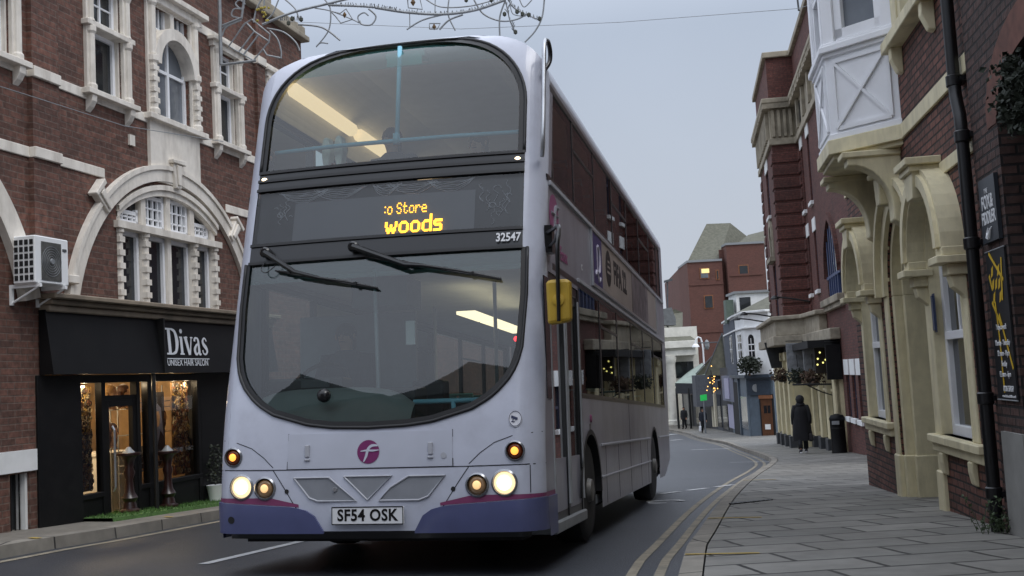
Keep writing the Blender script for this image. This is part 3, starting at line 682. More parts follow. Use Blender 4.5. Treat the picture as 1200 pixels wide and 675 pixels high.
t=lroot('display_steps','slim wire display rails carrying wig heads behind the salon glass','display stand',-1.62)
f=MB(-1)
for z_ in (-.962,-.562,-.212,-.032): f.box(.18,.58,-.58,-.44,z_,z_+.01)
for z_ in (-.612,-.112): f.box(1.46,1.60,-.58,-.44,z_,z_+.01)
for z_ in (-.962,-.862,-.462,-.112,-.032): f.box(1.76,2.88,-.58,-.44,z_,z_+.01)
for s_ in (.18,.57,1.46,1.59,1.76,2.87): f.box(s_,s_+.012,-.575,-.56,-1.62,.2)
Lp('rails',M['galv'],f,t)
t=lroot('poster','tall poster of a blue-haired model inside the right salon window','poster',-1.0)
f=MB(-1); f.box(2.02,2.42,-.28,-.265,-.75,.1); Lp('sheet',mat('poster_dark',hexc('#22242b'),.5,.3,5),f,t)
f=MB(-1); f.prism([(2.1,-.3),(2.14,-.12),(2.24,-.06),(2.33,-.12),(2.35,-.32),(2.38,-.5),(2.3,-.42),(2.22,-.62),(2.12,-.48)],-.265,-.26); Lp('hair_print',mat('print_blue',hexc('#6e7590'),.5,.2,9),f,t)
f=MB(-1); f.prism([(2.18,-.3),(2.2,-.17),(2.26,-.16),(2.29,-.24),(2.26,-.36),(2.21,-.38)],-.26,-.256); Lp('face_print',wm,f,t)
t=lroot('reception_desk','pale reception desk seen through the salon glass','desk',-1.62)
f=MB(-1); f.box(1.85,2.55,-1.5,-.8,-1.62,-.72); f.box(1.82,2.58,-1.54,-.76,-.72,-.68); Lp('counter',M['white_dirty'],f,t)
LAMP=emit('warm_bulb',(1,.72,.38),9.0)
for s_,nm in ((.92,'left'),(1.14,'right')):
    q=lpt(s_,-1.3,0); t=thing('chandelier','lit warm three-bulb chandelier seen through the door glass, nearer the %s side'%nm,'chandelier',(q.x,q.y,-.02),0,'lit chandeliers inside the salon')
    b=MB(); b.tube([(0,0,.12),(0,0,.9)],.008,6)
    for a in (0,2.1,4.2): b.tube([(0,0,.1),(.05*math.cos(a),.05*math.sin(a),.06),(.07*math.cos(a),.07*math.sin(a),.10)],.006,6)
    b.build('frame',M['iron'],t)
    b=MB()
    for a in (0,2.1,4.2): b.ball((.07*math.cos(a),.07*math.sin(a),.14),.022,.022,.035,8)
    b.build('bulbs',LAMP,t)
    pl=bpy.data.objects.new('bulb_light',bpy.data.lights.new('bulb_light','POINT')); COL.objects.link(pl); pl.data.energy=14; pl.data.color=(1,.74,.42); pl.data.shadow_soft_size=.06; pl.parent=t; pl.location=(0,0,-.02)
t=lroot('strip_light','short lit strip lamp at the top of the left salon window','lamp',.17)
f=MB(-1); f.box(.20,.42,-.16,-.13,.19,.21); Lp('tube',emit('strip_glow',(1,.8,.5),5),f,t)
for s_ in (.38,1.54,1.95,2.4,2.75):  # added point lamps without fittings, to brighten the window dressing
    pl=bpy.data.objects.new('window_light',bpy.data.lights.new('window_light','POINT')); COL.objects.link(pl); pl.data.energy=1.8; pl.data.color=(1,.78,.5); pl.data.shadow_soft_size=.03; pl.parent=t; pl.location=(s_,.11,.03)
for s_,o_ in ((.45,-.9),(2.3,-.9)):
    pl=bpy.data.objects.new('ceiling_light',bpy.data.lights.new('ceiling_light','POINT')); COL.objects.link(pl); pl.data.energy=22; pl.data.color=(1,.78,.5); pl.data.shadow_soft_size=.1; pl.parent=t; pl.location=(s_,-o_,.55)
# ================================================================== RIGHT: brick and buff building, pub beside it
RY=R(8.42); RA=Vector((3.88,9.21,0))
def rroot(name,label,cat,zb,group=None): return thing(name,label,cat,(RA.x,RA.y,0),math.pi/2-RY,group,zb)
def rpt(s,o,z): return RA+Vector((math.sin(RY),math.cos(RY),0))*s+Vector((-math.cos(RY),math.sin(RY),0))*o+Vector((0,0,z))
RB=rroot('brick_building','dark red brick building with buff arched door and windows and a white corner bay','building',-2.2)
def Rp(name,m,mb,parent=None,**k): return mb.build(name,m,parent or RB,**k)
w=MB()
holes=[(2.0,4.0,-2.2,1.76),(.50,1.80,-.76,1.61),(4.65,5.95,-.76,1.61),(.85,2.1,3.36,5.2)]
wall_cells(w,-.33,6.6,-2.3,6.1,holes+[(5.2,6.0,3.36,5.2)],-.35,0)
for c in (1.15,5.3): w.spandrel(c,.95,.65,1.615,-.35,0)
w.spandrel(3.0,.75,1.0,1.765,-.35,0)
Rp('wall',M['brick_buff'],w)
w=MB(); w.box(6.25,6.6,-7,-.35,-2.4,6.1); w.box(-.33,6.6,-7.3,-7,-2.4,6.1); w.box(-.33,6.6,-7,-.35,5.7,5.8); Rp('side_wall',M['brick_buff'],w)
w=MB(); w.box(-.4,6.75,-7.3,.2,6.1,6.28); Rp('coping',M['buff'],w)
# bands
w=MB()
w.box(-.32,2.39,0,.03,2.32,2.48); w.box(4.75,6.6,0,.03,2.32,2.48)
for a,b in ((-.32,.90),(1.40,2.6),(3.4,5.05),(5.55,6.6)): w.box(a,b,0,.028,1.655,1.775)
Rp('string_course',M['buff'],w,bevel=.006)
def rwin(c,name='window'):
    f=MB()
    f.arc(c,.95,.62,.82,0,180,-.02,.20,20); f.arc(c,.95,.66,.77,0,180,.20,.235,20)            # bold hood
    f.arc(c,.95,.60,.66,0,180,-.2,.03,20)
    f.arc(c,.95,.56,.61,0,180,-.2,-.06,20)
    for a,b in ((c-.85,c-.58),(c+.58,c+.85)):
        f.box(a+.02,b-.02 if b<c else b-.02,-.02,.20,.87,.95); f.box(a-.03,b+.03,-.02,.26,.80,.87); f.box(a+.03,b-.03,-.02,.16,.70,.80)
        f.prism([(0,.70),(.14,.70),(.12,.60),(.03,.52),(0,.45)],a+.06,b-.06,'x')
    f.box(c-.78,c-.64,-.02,.02,-.76,.70); f.box(c+.64,c+.78,-.02,.02,-.76,.70)              # outer pilasters
    f.box(c-.65,c-.58,-.2,.025,-.76,.95); f.box(c+.58,c+.65,-.2,.025,-.76,.95)                # deep reveals
    # keystone cap rising to the band
    f.prism([(c-.13,1.48),(c+.13,1.48),(c+.22,1.78),(c-.22,1.78)],0,.26); f.box(c-.27,c+.27,0,.33,1.78,1.85); f.box(c-.23,c+.23,0,.29,1.72,1.78)
    Wn=Rp(name,M['buff'],f,bevel=.008)
    f=MB(); f.box(c-1.0,c+.95,-.2,.09,-.84,-.76); f.box(c-.97,c+.92,-.02,.05,-.93,-.84)
    for q in (c-.55,c+.55): f.prism([(0,-.93),(.06,-.93),(.06,-1.02),(.04,-1.13),(0,-1.15)],q-.07,q+.07,'x')
    Rp('sill',M['buff'],f,Wn,bevel=.01)
    f=MB()
    for a,b in ((c-.58,c-.48),(c+.48,c+.58)): f.box(a,b,-.17,-.08,-.76,1.0)
    f.box(c-.48,c+.48,-.17,-.08,-.76,-.66); f.box(c-.48,c+.48,-.16,-.06,.16,.24); f.box(c-.48,c+.48,-.17,-.08,.90,.96); f.arc(c,.95,.48,.57,0,180,-.16,-.08,16)
    f.box(c-.015,c+.015,-.16,-.09,.24,1.45); f.box(c-.41,c-.36,-.16,-.05,.05,.2)
    Rp('sash_frame',M['white'],f,Wn,bevel=.004)
    p=MB(); p.box(c-.57,c+.57,-.2,-.13,-.76,1.5); Rp('pane',M['pane'],p,Wn)
rwin(1.15); rwin(5.3)
# the arched doorway
f=MB()
f.arc(3.0,.75,1.0,1.22,0,180,-.02,.05,24); f.box(1.78,2.0,-.02,.025,-1.75,.75); f.box(4.0,4.22,-.02,.025,-2.1,.75)
f.arc(3.0,.75,.90,1.005,0,180,-.20,-.03,24); f.box(2.0,2.1,-.20,-.03,-1.75,.75); f.box(3.9,4.0,-.20,-.03,-2.1,.75)
f.arc(3.0,.75,.80,.905,0,180,-.62,-.13,24); f.box(2.1,2.2,-.62,-.13,-1.75,.75); f.box(3.8,3.9,-.62,-.13,-2.1,.75)
f.arc(3.0,.75,1.17,1.25,0,180,.05,.12,24)
f.box(1.76,2.02,-.02,.045,-1.75,-1.12); f.box(3.97,4.24,-.02,.045,-2.1,-1.12); f.box(3.88,3.98,-.2,-.01,-2.1,-1.12); f.box(3.78,3.89,-.62,-.11,-2.1,-1.12)
f.prism([(2.9,1.7),(3.1,1.7),(3.17,2.02),(2.83,2.02)],0,.22); f.box(2.8,3.2,0,.28,2.02,2.08)
DR=Rp('door_surround',M['buff'],f,bevel=.012)
f=MB(); f.box(2.2,3.8,-.72,-.64,-2.1,.72); f.arc(3.0,.75,0.02,.8,0,180,-.72,-.66,20); Rp('door',mat('grey_door',hexc('#4d4a42'),.5,.15),f,DR)
f=MB(); f.box(1.9,4.1,-.62,.03,-2.2,-1.72); Rp('door_step',M['grey_render'],f,bevel=.01)
# first floor window beside the bay
f=MB(); f.box(.62,.87,-.02,.05,3.36,5.2); f.box(2.08,2.33,-.02,.05,3.36,5.2); f.box(.85,.98,-.3,.03,3.36,5.2); f.box(1.97,2.10,-.3,.03,3.36,5.2)
f.box(.5,2.45,-.33,.16,3.24,3.36)
for q in (.72,2.2): f.prism([(0,3.24),(.12,3.24),(.12,3.12),(.06,2.98),(0,2.96)],q-.06,q+.06,'x')
Wn=Rp('window',M['buff'],f,bevel=.008)
f=MB(); f.box(.98,1.05,-.15,-.08,3.36,5.2); f.box(1.90,1.97,-.15,-.08,3.36,5.2); f.box(.98,1.97,-.15,-.08,3.36,3.46); Rp('sash_frame',M['white'],f,Wn)
f=MB(); f.box(.98,1.97,-.2,-.12,3.36,5.2); Rp('pane',M['pane'],f,Wn)
f=MB(); f.box(5.2,6.0,-.2,-.12,3.36,5.2); Wn=Rp('window',M['pane_pale'],f)
f=MB(); f.box(5.05,5.2,-.02,.05,3.36,5.3); f.box(6.0,6.15,-.02,.05,3.36,5.3); f.box(5.0,6.2,-.1,.1,3.24,3.36); f.box(5.05,6.15,-.02,.08,5.2,5.35); f.box(5.2,6.0,-.12,-.06,4.25,4.32); Rp('surround',M['buff'],f,Wn)
# white canted bay with cross-braced panels on buff corbels
BP=[(2.39,0.0),(3.01,.70),(4.13,.69),(4.75,0.0)]
def inset(P,d):
    c=Vector((3.57,0)); out=[]
    for s_,o_ in P: 
        q=Vector((s_,o_))-c; L_=q.length; q=q*(L_+d)/L_; out.append((c.x+q.x,max(q.y,0)))
    return out
f=MB(); f.prism(inset(BP,.0),2.32,2.48,'z'); f.prism(inset(BP,-.07),2.27,2.32,'z')
BAY=Rp('bay_window',M['buff'],f,bevel=.006)
f=MB()
f.prism(inset(BP,-.06),2.48,3.46,'z'); f.prism(inset(BP,-.035),2.485,2.55,'z'); f.prism(inset(BP,-.02),3.42,3.47,'z'); f.prism(inset(BP,.03),3.47,3.54,'z'); f.prism(inset(BP,-.01),3.54,3.58,'z')
Rp('bay_panels',M['white'],f,BAY,bevel=.006)
f=MB(); f.prism(inset(BP,.02),5.1,5.3,'z'); Rp('bay_cornice',M['white'],f,BAY)
f=MB(); fg=MB()
for (a,b) in zip(inset(BP,-.06),inset(BP,-.06)[1:]):
    A=Vector((a[0],a[1],0)); Bv=Vector((b[0],b[1],0)); d=(Bv-A); Lh=d.length; d/=Lh; n=Vector((-d.y,d.x,0)); 
    if n.y<0: n=-n
    def Q(u_,z,k=0): return A+d*u_+n*k+Vector((0,0,z))
    def bar(u0,z0,u1,z1,w_=.022,k=.012):
        p0,p1=Q(u0,z0,k),Q(u1,z1,k); ax=(p1-p0)/2; az=n*.012; ay=ax.normalized().cross(n)*w_
        f.obox((p0+p1)/2,ax,ay,az)
    m0=.10
    bar(m0,2.60,Lh-m0,2.60); bar(m0,3.36,Lh-m0,3.36); bar(m0,2.60,m0,3.36); bar(Lh-m0,2.60,Lh-m0,3.36)
    bar(m0,2.60,Lh-m0,3.36,.016,.016); bar(m0,3.36,Lh-m0,2.60,.016,.020)
    # window frame above
    for u_,w_ in ((.07,.07),(Lh-.07,.07),):
        p=Q(u_,4.34,-.03); f.obox(p,d*w_,n*.05,(0,0,.78))
    for u_,w_ in ((.19,.045),(Lh-.19,.045)):
        p=Q(u_,4.34,-.05); f.obox(p,d*w_,n*.035,(0,0,.72))
    for z_ in (3.66,4.30,5.05): f.obox(Q(Lh/2,z_,-.05),d*(Lh/2-.15),n*.035,(0,0,.06 if z_!=4.30 else .03))
    fg.obox(Q(Lh/2,4.34,-.085),d*(Lh/2-.1),n*.008,(0,0,.75))
Rp('bay_frames',M['white'],f,BAY); Rp('pane',M['pane_pale'],fg,BAY)
f=MB()
for q in (2.78,4.36):
    f=MB()
    pr=[(0,2.27),(.56,2.27),(.56,2.12)]
    for i in range(9): a=R(90-90*i/8); pr.append((.12+.42*(1-math.sin(R(90*i/8))),2.12-.50*(1-math.cos(R(90*i/8)))))
    pr+=[(.12,1.5),(0,1.42)]
    f.prism(pr,q-.13,q+.13,'x'); f.box(q-.16,q+.16,0,.62,2.20,2.268)
    Rp('corbel',M['buff'],f,BAY,bevel=.01)
# downpipe
f=MB(); f.tube([(-.13,.09,6.1),(-.14,.09,2.28),(-.15,.09,2.15),(-.27,.10,1.95),(-.28,.10,1.8),(-.29,.10,-1.62)],.052,12)
for z_ in (3.1,2.28,1.78,.9,-.35,-1.1): f.lathe((-.135 if z_>2 else -.285,.09 if z_>2 else .10,z_-.05),[(.055,0),(.066,.01),(.066,.09),(.055,.10)],12); f.box((-.135 if z_>2 else -.285)-.1,(-.135 if z_>2 else -.285)+.1,.0,.06,z_-.02,z_+.02)
Rp('downpipe',mat('pipe_black',hexc('#101012'),.35,.15,8),f,smooth=2)
# blue plaque
t=rroot('plaque','small blue plaque on the brick beside the buff arched door','plaque',.25)
f=MB(); f.box(1.66,1.745,.005,.02,.26,.60); f.box(1.64,1.77,0,.006,.24,.62); Rp('plate',mat('plaque_blue',hexc('#3f4a66'),.4,.1),f,t)

# -------------------------------------------------- the pub wall nearest the camera
PB=rroot('pub_building','dark brick pub wall with a black downpipe, banners and an arched recess','building',-2.2)
w=MB()
wall_cells(w,-9,-.335,-2.2,6.0,[(-2.95,-1.05,-2.2,2.2),(-5.6,-4.2,-.8,2.0)],-.35,.04)
# flat-topped arch: rises in a curve from the jamb
n=16; S=[-1.05-1.9*i/n for i in range(n+1)]
zc=lambda s_: 1.72+.42*math.sqrt(max(0,1-((s_+2.0)/.951)**2))
for y_ in (-.35,.04): w.strip([(s_,y_,zc(s_)) for s_ in S],[(s_,y_,2.2) for s_ in S])
w.strip([(s_,-.35,zc(s_)) for s_ in S],[(s_,.04,zc(s_)) for s_ in S])
Rp('wall',M['brick_dark'],w,PB)
w=MB(); w.box(-2.95,-1.05,-.9,-.8,-2.2,2.3); w.box(-9,-.4,-6,-.9,5.8,6.0); w.box(-9,-8.7,-6,-.35,-2.2,5.8); Rp('recess_wall',M['brick_dark'],w,PB)
w=MB(); zo=lambda s_: 1.80+.62*math.sqrt(max(0,1-((s_+2.0)/1.21)**2)); S2=[-.80-2.4*i/20 for i in range(21)]
lo=[(s_,max(zc(s_) if abs(s_+2)<.95 else 1.72,1.72)) for s_ in S2]; hi=[(s_,zo(s_)) for s_ in S2]
w.strip([(p[0],.046,p[1]) for p in lo],[(p[0],.046,p[1]) for p in hi]); Rp('rubbed_arch',M['brick_orange'],w,PB)
w=MB(); w.box(-1.06,-.50,.04,.065,-2.2,-.60); w.box(-9,-2.94,.04,.065,-2.2,-.60); w.box(-1.1,-1.03,-.35,.06,-2.2,-.604); Rp('rendered_plinth',M['grey_render'],w,PB)
w=MB(); w.box(-2.0,-1.1,.03,.12,2.86,2.95); w.box(-1.9,-1.2,.02,.07,2.95,4.2); Wn=Rp('window',M['white_dirty'],w,PB); w=MB(); w.box(-1.82,-1.28,.06,.075,3.0,4.15); Rp('pane',M['pane'],w,Wn)
w=MB(); w.box(-5.6,-4.2,-.25,-.2,-.8,2.0); Rp('window_glass',M['pane'],w,PB)
# wreath / hanging foliage
t=rroot('hanging_wreath','dark leafy wreath hanging from the arch at the right edge','wreath',1.5)
mb=MB(); rr=random.Random(4); c0=Vector((-1.62,.02,1.80))
for i in range(1100):
    a=rr.uniform(0,6.283); r_=.19+rr.gauss(0,.045); c=c0+Vector((r_*math.cos(a),rr.gauss(0,.07),r_*math.sin(a)*1.05)); leaf(mb,c,rr.uniform(.035,.07),rr)
Rp('foliage',M['leaf_dark'],mb,t)
mb=MB(); mb.tube([c0+Vector((.19*math.cos(a*.2618),0,.20*math.sin(a*.2618))) for a in range(25)],.035,8); mb.tube([c0+Vector((0,0,.25)),c0+Vector((0,-.1,.40))],.008,6); mb.ball(c0+Vector((.10,.06,.23)),.03,.03,.05,8); Rp('ring',M['iron'],mb,t)
# signs
SGN=mat('sign_slate',hexc('#2b3036'),.4,.1,5); SW=mat('sign_white',hexc('#d9dadb'),.6,.05); SY=mat('sign_yellow',hexc('#c9a521'),.6,.1)
NO=Vector((0,1,0)); TX=Vector((-1,0,0)); UP=Vector((0,0,1))
t=rroot('pub_sign','slate grey pub sign board with white lettering, above the banner','sign',.85)
f=MB(); f.box(-.96,-.52,.045,.075,.86,1.36); Rp('board',SGN,f,t)
zb_=.85
def rtx(b,sz,s,z,tt,m=SW,o=.0765,**k): text(b,sz,m,tt,basis(TX,UP,NO,(s,o,z-tt['_zb'])),**k)
rtx('THE',.055,-.72,1.255,t); rtx('FOX&',.15,-.735,1.165,t,sx=.8,weight=.003); rtx('FIDDLER',.135,-.74,1.045,t,sx=.72,weight=.003)
f=MB(); f.tube([(-.70,.077,.97),(-.68,.077,.93),(-.72,.077,.90),(-.76,.077,.95),(-.80,.077,.97)],[.004,.014,.02,.012,.004],8); f.tube([(-.66,.077,.94),(-.65,.077,.90),(-.68,.077,.885)],[.004,.012,.004],8); Rp('emblem',SW,f,t)
t=rroot('banner','tall black pub banner with yellow hazard checks and opening times','banner',-.4)
f=MB(); f.box(-1.0,-.50,.045,.06,-.36,.80); Rp('sheet',mat('banner_black',hexc('#17181b'),.5,.15,5),f,t)
f=MB()
for z_ in (.795,-.355): f.tube([(-1.01,.06,z_),(-.49,.06,z_)],.006,6)
Rp('edge_rail',M['galv'],f,t)
f=MB()
for i in range(3):
    for j in range(3):
        if (i+j)%2==0 or j==1: s_=-.60-.085*i; z_=.66-.10*j; f.prism([(s_,z_-.075),(s_-.055,z_-.055),(s_-.085,z_+.02),(s_-.03,z_)],.0605,.062)
f.prism([(-.54,.60),(-.565,.62),(-.62,.50),(-.60,.49)],.0605,.0625)
for (a,b,c,d) in ((-.60,.78,-.93,.55),(-.58,.40,-.78,.20),(-.74,.30,-.98,-.12),(-.66,.40,-.70,.10),(-.70,.10,-.70,-.30),(-.92,.72,-.86,.40)):
    dd=Vector((c-a,d-b)).normalized(); n_=Vector((-dd.y,dd.x))*.014; f.prism([(a+n_.x,b+n_.y),(c+n_.x,d+n_.y),(c-n_.x,d-n_.y),(a-n_.x,b-n_.y)],.063,.0645)
Rp('hazard_print',SY,f,t)
for b,z_ in (('7 days a week',.20),('Monday - Thursday',.08),('12 noon - 11pm',.0),('Sunday',-.08),('12 noon - 6pm',-.16)): rtx(b,.062,-.77,z_,t,o=.0665,sx=.78)
rtx('01206 364269',.062,-.82,-.27,t,o=.0665,sx=.72); rtx('www.thefoxandfiddler.co.uk',.03,-.82,-.325,t,o=.0665)
# weeds at the foot of the pipe
q=rpt(-.42,.08,0); t=thing('weed_clump','scruffy green weeds growing at the foot of the black downpipe','weeds',(q.x,q.y,gz(q.x,q.y)+.16))
mb=MB(); rr=random.Random(9)
for i in range(34):
    a=rr.uniform(0,6.28); h=rr.uniform(.06,.30); b=Vector((rr.gauss(0,.09),rr.gauss(0,.09),0)); tip=b+Vector((math.cos(a)*h*.45,math.sin(a)*h*.45,h)); md_=(b+tip)/2+Vector((0,0,h*.1))
    mb.tube([b,md_,tip],[.003,.0025,.001],4)
    for k in range(9): u_=rr.uniform(.2,1); leaf(mb,b.lerp(tip,u_),rr.uniform(.02,.045),rr)
mb.build('foliage',M['leaf'],t)
# ================================================================== FURTHER ALONG THE RIGHT: red building with stone tower, pub front
QY=R(9); QA=Vector((9.2,31.5,0))
def qroot(name,label,cat,zb,group=None): return thing(name,label,cat,(QA.x,QA.y,0),math.pi/2-QY,group,zb)
def qpt(s,o,z): return QA+Vector((math.sin(QY),math.cos(QY),0))*s+Vector((-math.cos(QY),math.sin(QY),0))*o+Vector((0,0,z))
RD=qroot('red_building','tall red brick building with quoined corner tower and stone balcony over a cream pub front','building',-4)
def Qp(name,m,mb,parent=None,**k): return mb.build(name,m,parent or RD,**k)
w=MB()
hm=[(-1.3,1.7,1.86,2.5),(3.75,4.35,2.35,4.25),(5.75,6.3,2.35,4.3),(3.75,4.35,5.2,7.35),(5.8,6.35,5.2,7.35),(-3.6,-2.95,-1.5,-.35),(-2.45,-1.8,-1.5,-.35),(-1.3,-.65,-1.5,-.35)]
wall_cells(w,-9,7.0,-4,9.0,hm,-.35,0)
# pointed church-like window: spandrels either side of the point
zp=lambda s_: 2.5+ (math.sqrt(max(0,3.0**2-(abs(s_-.2)+1.5)**2)))*.62
Qp('wall',M['brick_red'],w)
w=MB(); S=[-1.3+3.0*i/24 for i in range(25)]
lo=[(s_,zp(s_)) for s_ in S]
w.strip([(p[0],.012,2.48) for p in lo],[(p[0],.012,p[1]) for p in lo]); Wn=Qp('arched_window',M['pane'],w)
w=MB(); 
for d0,d1,y1 in ((.0,.22,.10),): w.strip([(p[0],y1,p[1]+d0) for p in lo],[(p[0],y1,p[1]+d1) for p in lo]); w.strip([(p[0],.0,p[1]+d1) for p in lo],[(p[0],y1,p[1]+d1) for p in lo]); w.strip([(p[0],.0,p[1]+d0) for p in lo],[(p[0],y1,p[1]+d0) for p in lo])
Qp('arch_moulding',M['brick_red'],w,Wn)
w=MB(); w.box(-1.3,1.7,-.3,-.22,1.86,2.5); Qp('lower_pane',M['pane'],w,Wn)
w=MB()
for q in (-.75,-.25,.2,.65,1.15): w.box(q-.05,q+.05,-.2,.03,1.86,zp(q)-.02)
w.box(-1.3,1.7,-.2,.025,2.46,2.54); Qp('glazing_bars',mat('blue_frame',hexc('#39476e'),.5,.1),w,Wn)
w=MB(); w.box(-1.8,2.2,0,.22,1.66,1.86); w.box(-1.7,2.1,0,.14,1.52,1.66); Qp('stone_sill',M['stone_old'],w,bevel=.02)
DFR=mat('dark_frame',hexc('#33364a'),.5,.1)
def qwin(a,b,z0,z1,o,lint=True):
    w=MB(); w.box(a,b,o-.16,o-.09,z0,z1); Wn=Qp('window',M['pane'],w)
    if lint: w=MB(); w.box(a-.12,b+.12,o,o+.03,z1,z1+.42); Qp('lintel',M['white_dirty'],w,Wn)
    w=MB(); w.box(a-.1,b+.1,o-.2,o+.10,z0-.12,z0); Qp('sill',M['white_dirty'] if lint else M['stone_old'],w,Wn)
    w=MB(); m_=(a+b)/2; w.box(a,a+.05,o-.13,o-.06,z0,z1); w.box(b-.05,b,o-.13,o-.06,z0,z1); w.box(a,b,o-.12,o-.07,(z0+z1)/2-.04,(z0+z1)/2+.04); Qp('frame',DFR,w,Wn)
for a,b,z0,z1 in hm[1:5]: qwin(a,b,z0,z1,0)
for a,b,z0,z1 in hm[5:]: qwin(a,b,z0,z1,0)
# tower standing forward
w=MB()
ht=[(9.6,10.7,5.6,7.3),(9.3,10.5,1.45,3.75),(9.5,10.4,4.1,5.2)]
wall_cells(w,7.0,13.4,.7,7.75,ht,.55,.9); w.box(7.0,7.3,0,.55,.7,7.75); w.box(13.1,13.4,-3,.55,-4,7.75)
Qp('tower_wall',M['brick_red'],w)
w=MB()
z=1.68
while z<7.4:
    w.box(6.955,7.75,-.0,.945,z,z+.36); w.box(12.75,13.45,.5,.945,z,z+.36); w.box(6.5,7.0,-.02,.06,z,z+.36) if z>1.5 else None; z+=.45
Qp('quoins',M['brick_red'],w,bevel=.03)
qwin(9.6,10.7,5.6,7.3,.9); qwin(9.3,10.5,1.45,3.75,.9,False); 
w=MB(); w.arc(9.95,4.75,.46,.7,0,180,.7,.98,14); w.box(9.25,9.5,.7,.96,4.0,4.75); w.box(10.4,10.65,.7,.96,4.0,4.75); w.box(9.1,10.8,.7,1.1,3.85,4.0); Wn=Qp('niche',M['stone_old'],w); w=MB(); w.box(9.5,10.4,.58,.65,4.0,5.2); Qp('pane',M['pane'],w,Wn)
# stone frieze, cornice and brick parapet following the step
def stepped(name,m,z0,z1,d,**k):
    w=MB(); w.prism([(-9,-.4),(-9,d),(7.0-d,d),(7.0-d,.9+d),(13.4+d,.9+d),(13.4+d,-.4)],z0,z1,'z'); return Qp(name,m,w,**k)
stepped('string_course',M['stone_old'],7.72,7.95,.10,bevel=.02)
stepped('frieze',M['stone_old'],7.95,9.0,.02)
w=MB(); 
for i in range(12):
    q=7.45+i*.5; w.box(q-.12,q+.12,.92,1.05,8.0,8.95)
for i in range(4): w.box(6.86,6.98,.16+i*.2,.26+i*.2,8.0,8.95)
for i in range(14): q=6.6-i*.9; w.box(q-.12,q+.12,.02,.13,8.0,8.95) if i%2 else None
Qp('pilasters',M['stone_old'],w)
w=MB(); w.box(8.4,9.0,.9,.96,8.15,8.85); w.box(5.3,5.9,0,.05,8.15,8.85); w.box(11.2,11.9,.9,.96,8.15,8.85); Qp('attic_panes',M['pane'],w)
stepped('cornice',M['stone_old'],9.0,9.18,.25); stepped('cornice',M['stone_old'],9.18,9.36,.28,bevel=.03)
w=MB()
for i in range(30): q=13.2-i*.6; oo=.9 if q>7 else 0; w.box(q-.1,q+.1,oo+.2,oo+.27,9.02,9.17) if not 6.2<q<7 else None
Qp('dentils',M['stone_old'],w)
stepped('parapet',M['brick_red'],9.42,10.85,.0); stepped('parapet_coping',M['stone_old'],10.85,11.05,.12,bevel=.02)
w=MB(); w.tube([(2.4,.15,11.0),(2.2,.25,13.0)],.03,6); Qp('mast',M['lead'],w)
w=MB(); w.box(-9,13.2,-4,-.35,8.2,8.3); w.box(-9,-8.7,-6,-.35,-4,9); w.box(-9,13.4,-6,-5.7,-4,9); w.box(13.1,13.4,-6,-3,-4,9); Qp('rear_wall',M['brick_red'],w)
# stone balcony over the pub
w=MB()
w.prism([(2.6,0),(2.6,.25),(5.0,.45),(5.5,1.35),(13.8,1.35),(13.8,0)],.98,1.50,'z')
Qp('balcony',M['stone_old'],w,bevel=.02)
w=MB(); w.prism([(2.4,0),(2.4,.38),(4.9,.6),(5.35,1.5),(13.95,1.5),(13.95,0)],1.50,1.64,'z'); w.prism([(-.3,0),(-.3,.30),(5.0,.55),(5.4,1.45),(13.9,1.45),(13.9,0)],.66,.98,'z'); Qp('balcony_coping',M['stone_old'],w,bevel=.03)
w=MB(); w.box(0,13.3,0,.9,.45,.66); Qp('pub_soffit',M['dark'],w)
# cream pub front with pilasters, windows, doors
w=MB(); w.box(0.05,6.6,-.3,.10,-4,.45); w.box(0,.05,-.3,.2,-4,.45); w.box(6.6,13.4,-.3,.80,-4,.45); Qp('pub_front',M['cream_pub'],w)
w=MB(); PL=[0.0,1.9,3.9,6.0,6.7,8.8,10.9,12.9]
po=lambda q: 0 if q<6.5 else .70
for q in PL: w.box(q,q+.5,.10+po(q),.26+po(q),-4,.40); w.box(q-.05,q+.55,.10+po(q),.34+po(q),.15,.45)
Qp('pub_pilasters',M['cream_pub'],w,bevel=.015)
w=MB()
for q in PL: w.box(q-.06,q+.56,.08+po(q),.34+po(q),-4.2,-2.2-.035*q)
w.box(.5,6.6,.1,.2,-4.2,-2.4); w.box(6.7,13.4,.8,.9,-4.2,-2.6); Qp('pub_plinth',mat('grey_plinth',hexc('#3b3d40'),.6,.15),w,bevel=.01)
w=MB()
for i,q in enumerate(PL[:-1]):
    a,b=q+.6,PL[i+1]-.1; (w.box(a,b,.10+po(q),.13+po(q),-2.25,-.15) if b-a>.5 else None)
Qp('pub_windows',M['pane'],w)
w=MB()
for i,q in enumerate(PL[:-1]):
    a,b=q+.6,PL[i+1]-.1; m_=(a+b)/2; k_=po(q); (w.box(m_-.05,m_+.05,.13+k_,.16+k_,-2.25,-.15).box(a,b,.13+k_,.16+k_,-.85,-.78) if b-a>.5 else None)
Qp('pub_glazing_bars',M['cream_pub'],w)
w=MB(); w.box(.9,1.45,.11,.15,-2.4,.05); w.arc(1.17,-.1,.24,.3,0,180,.14,.18,12); Qp('pub_sign_panel',M['iron'],w)
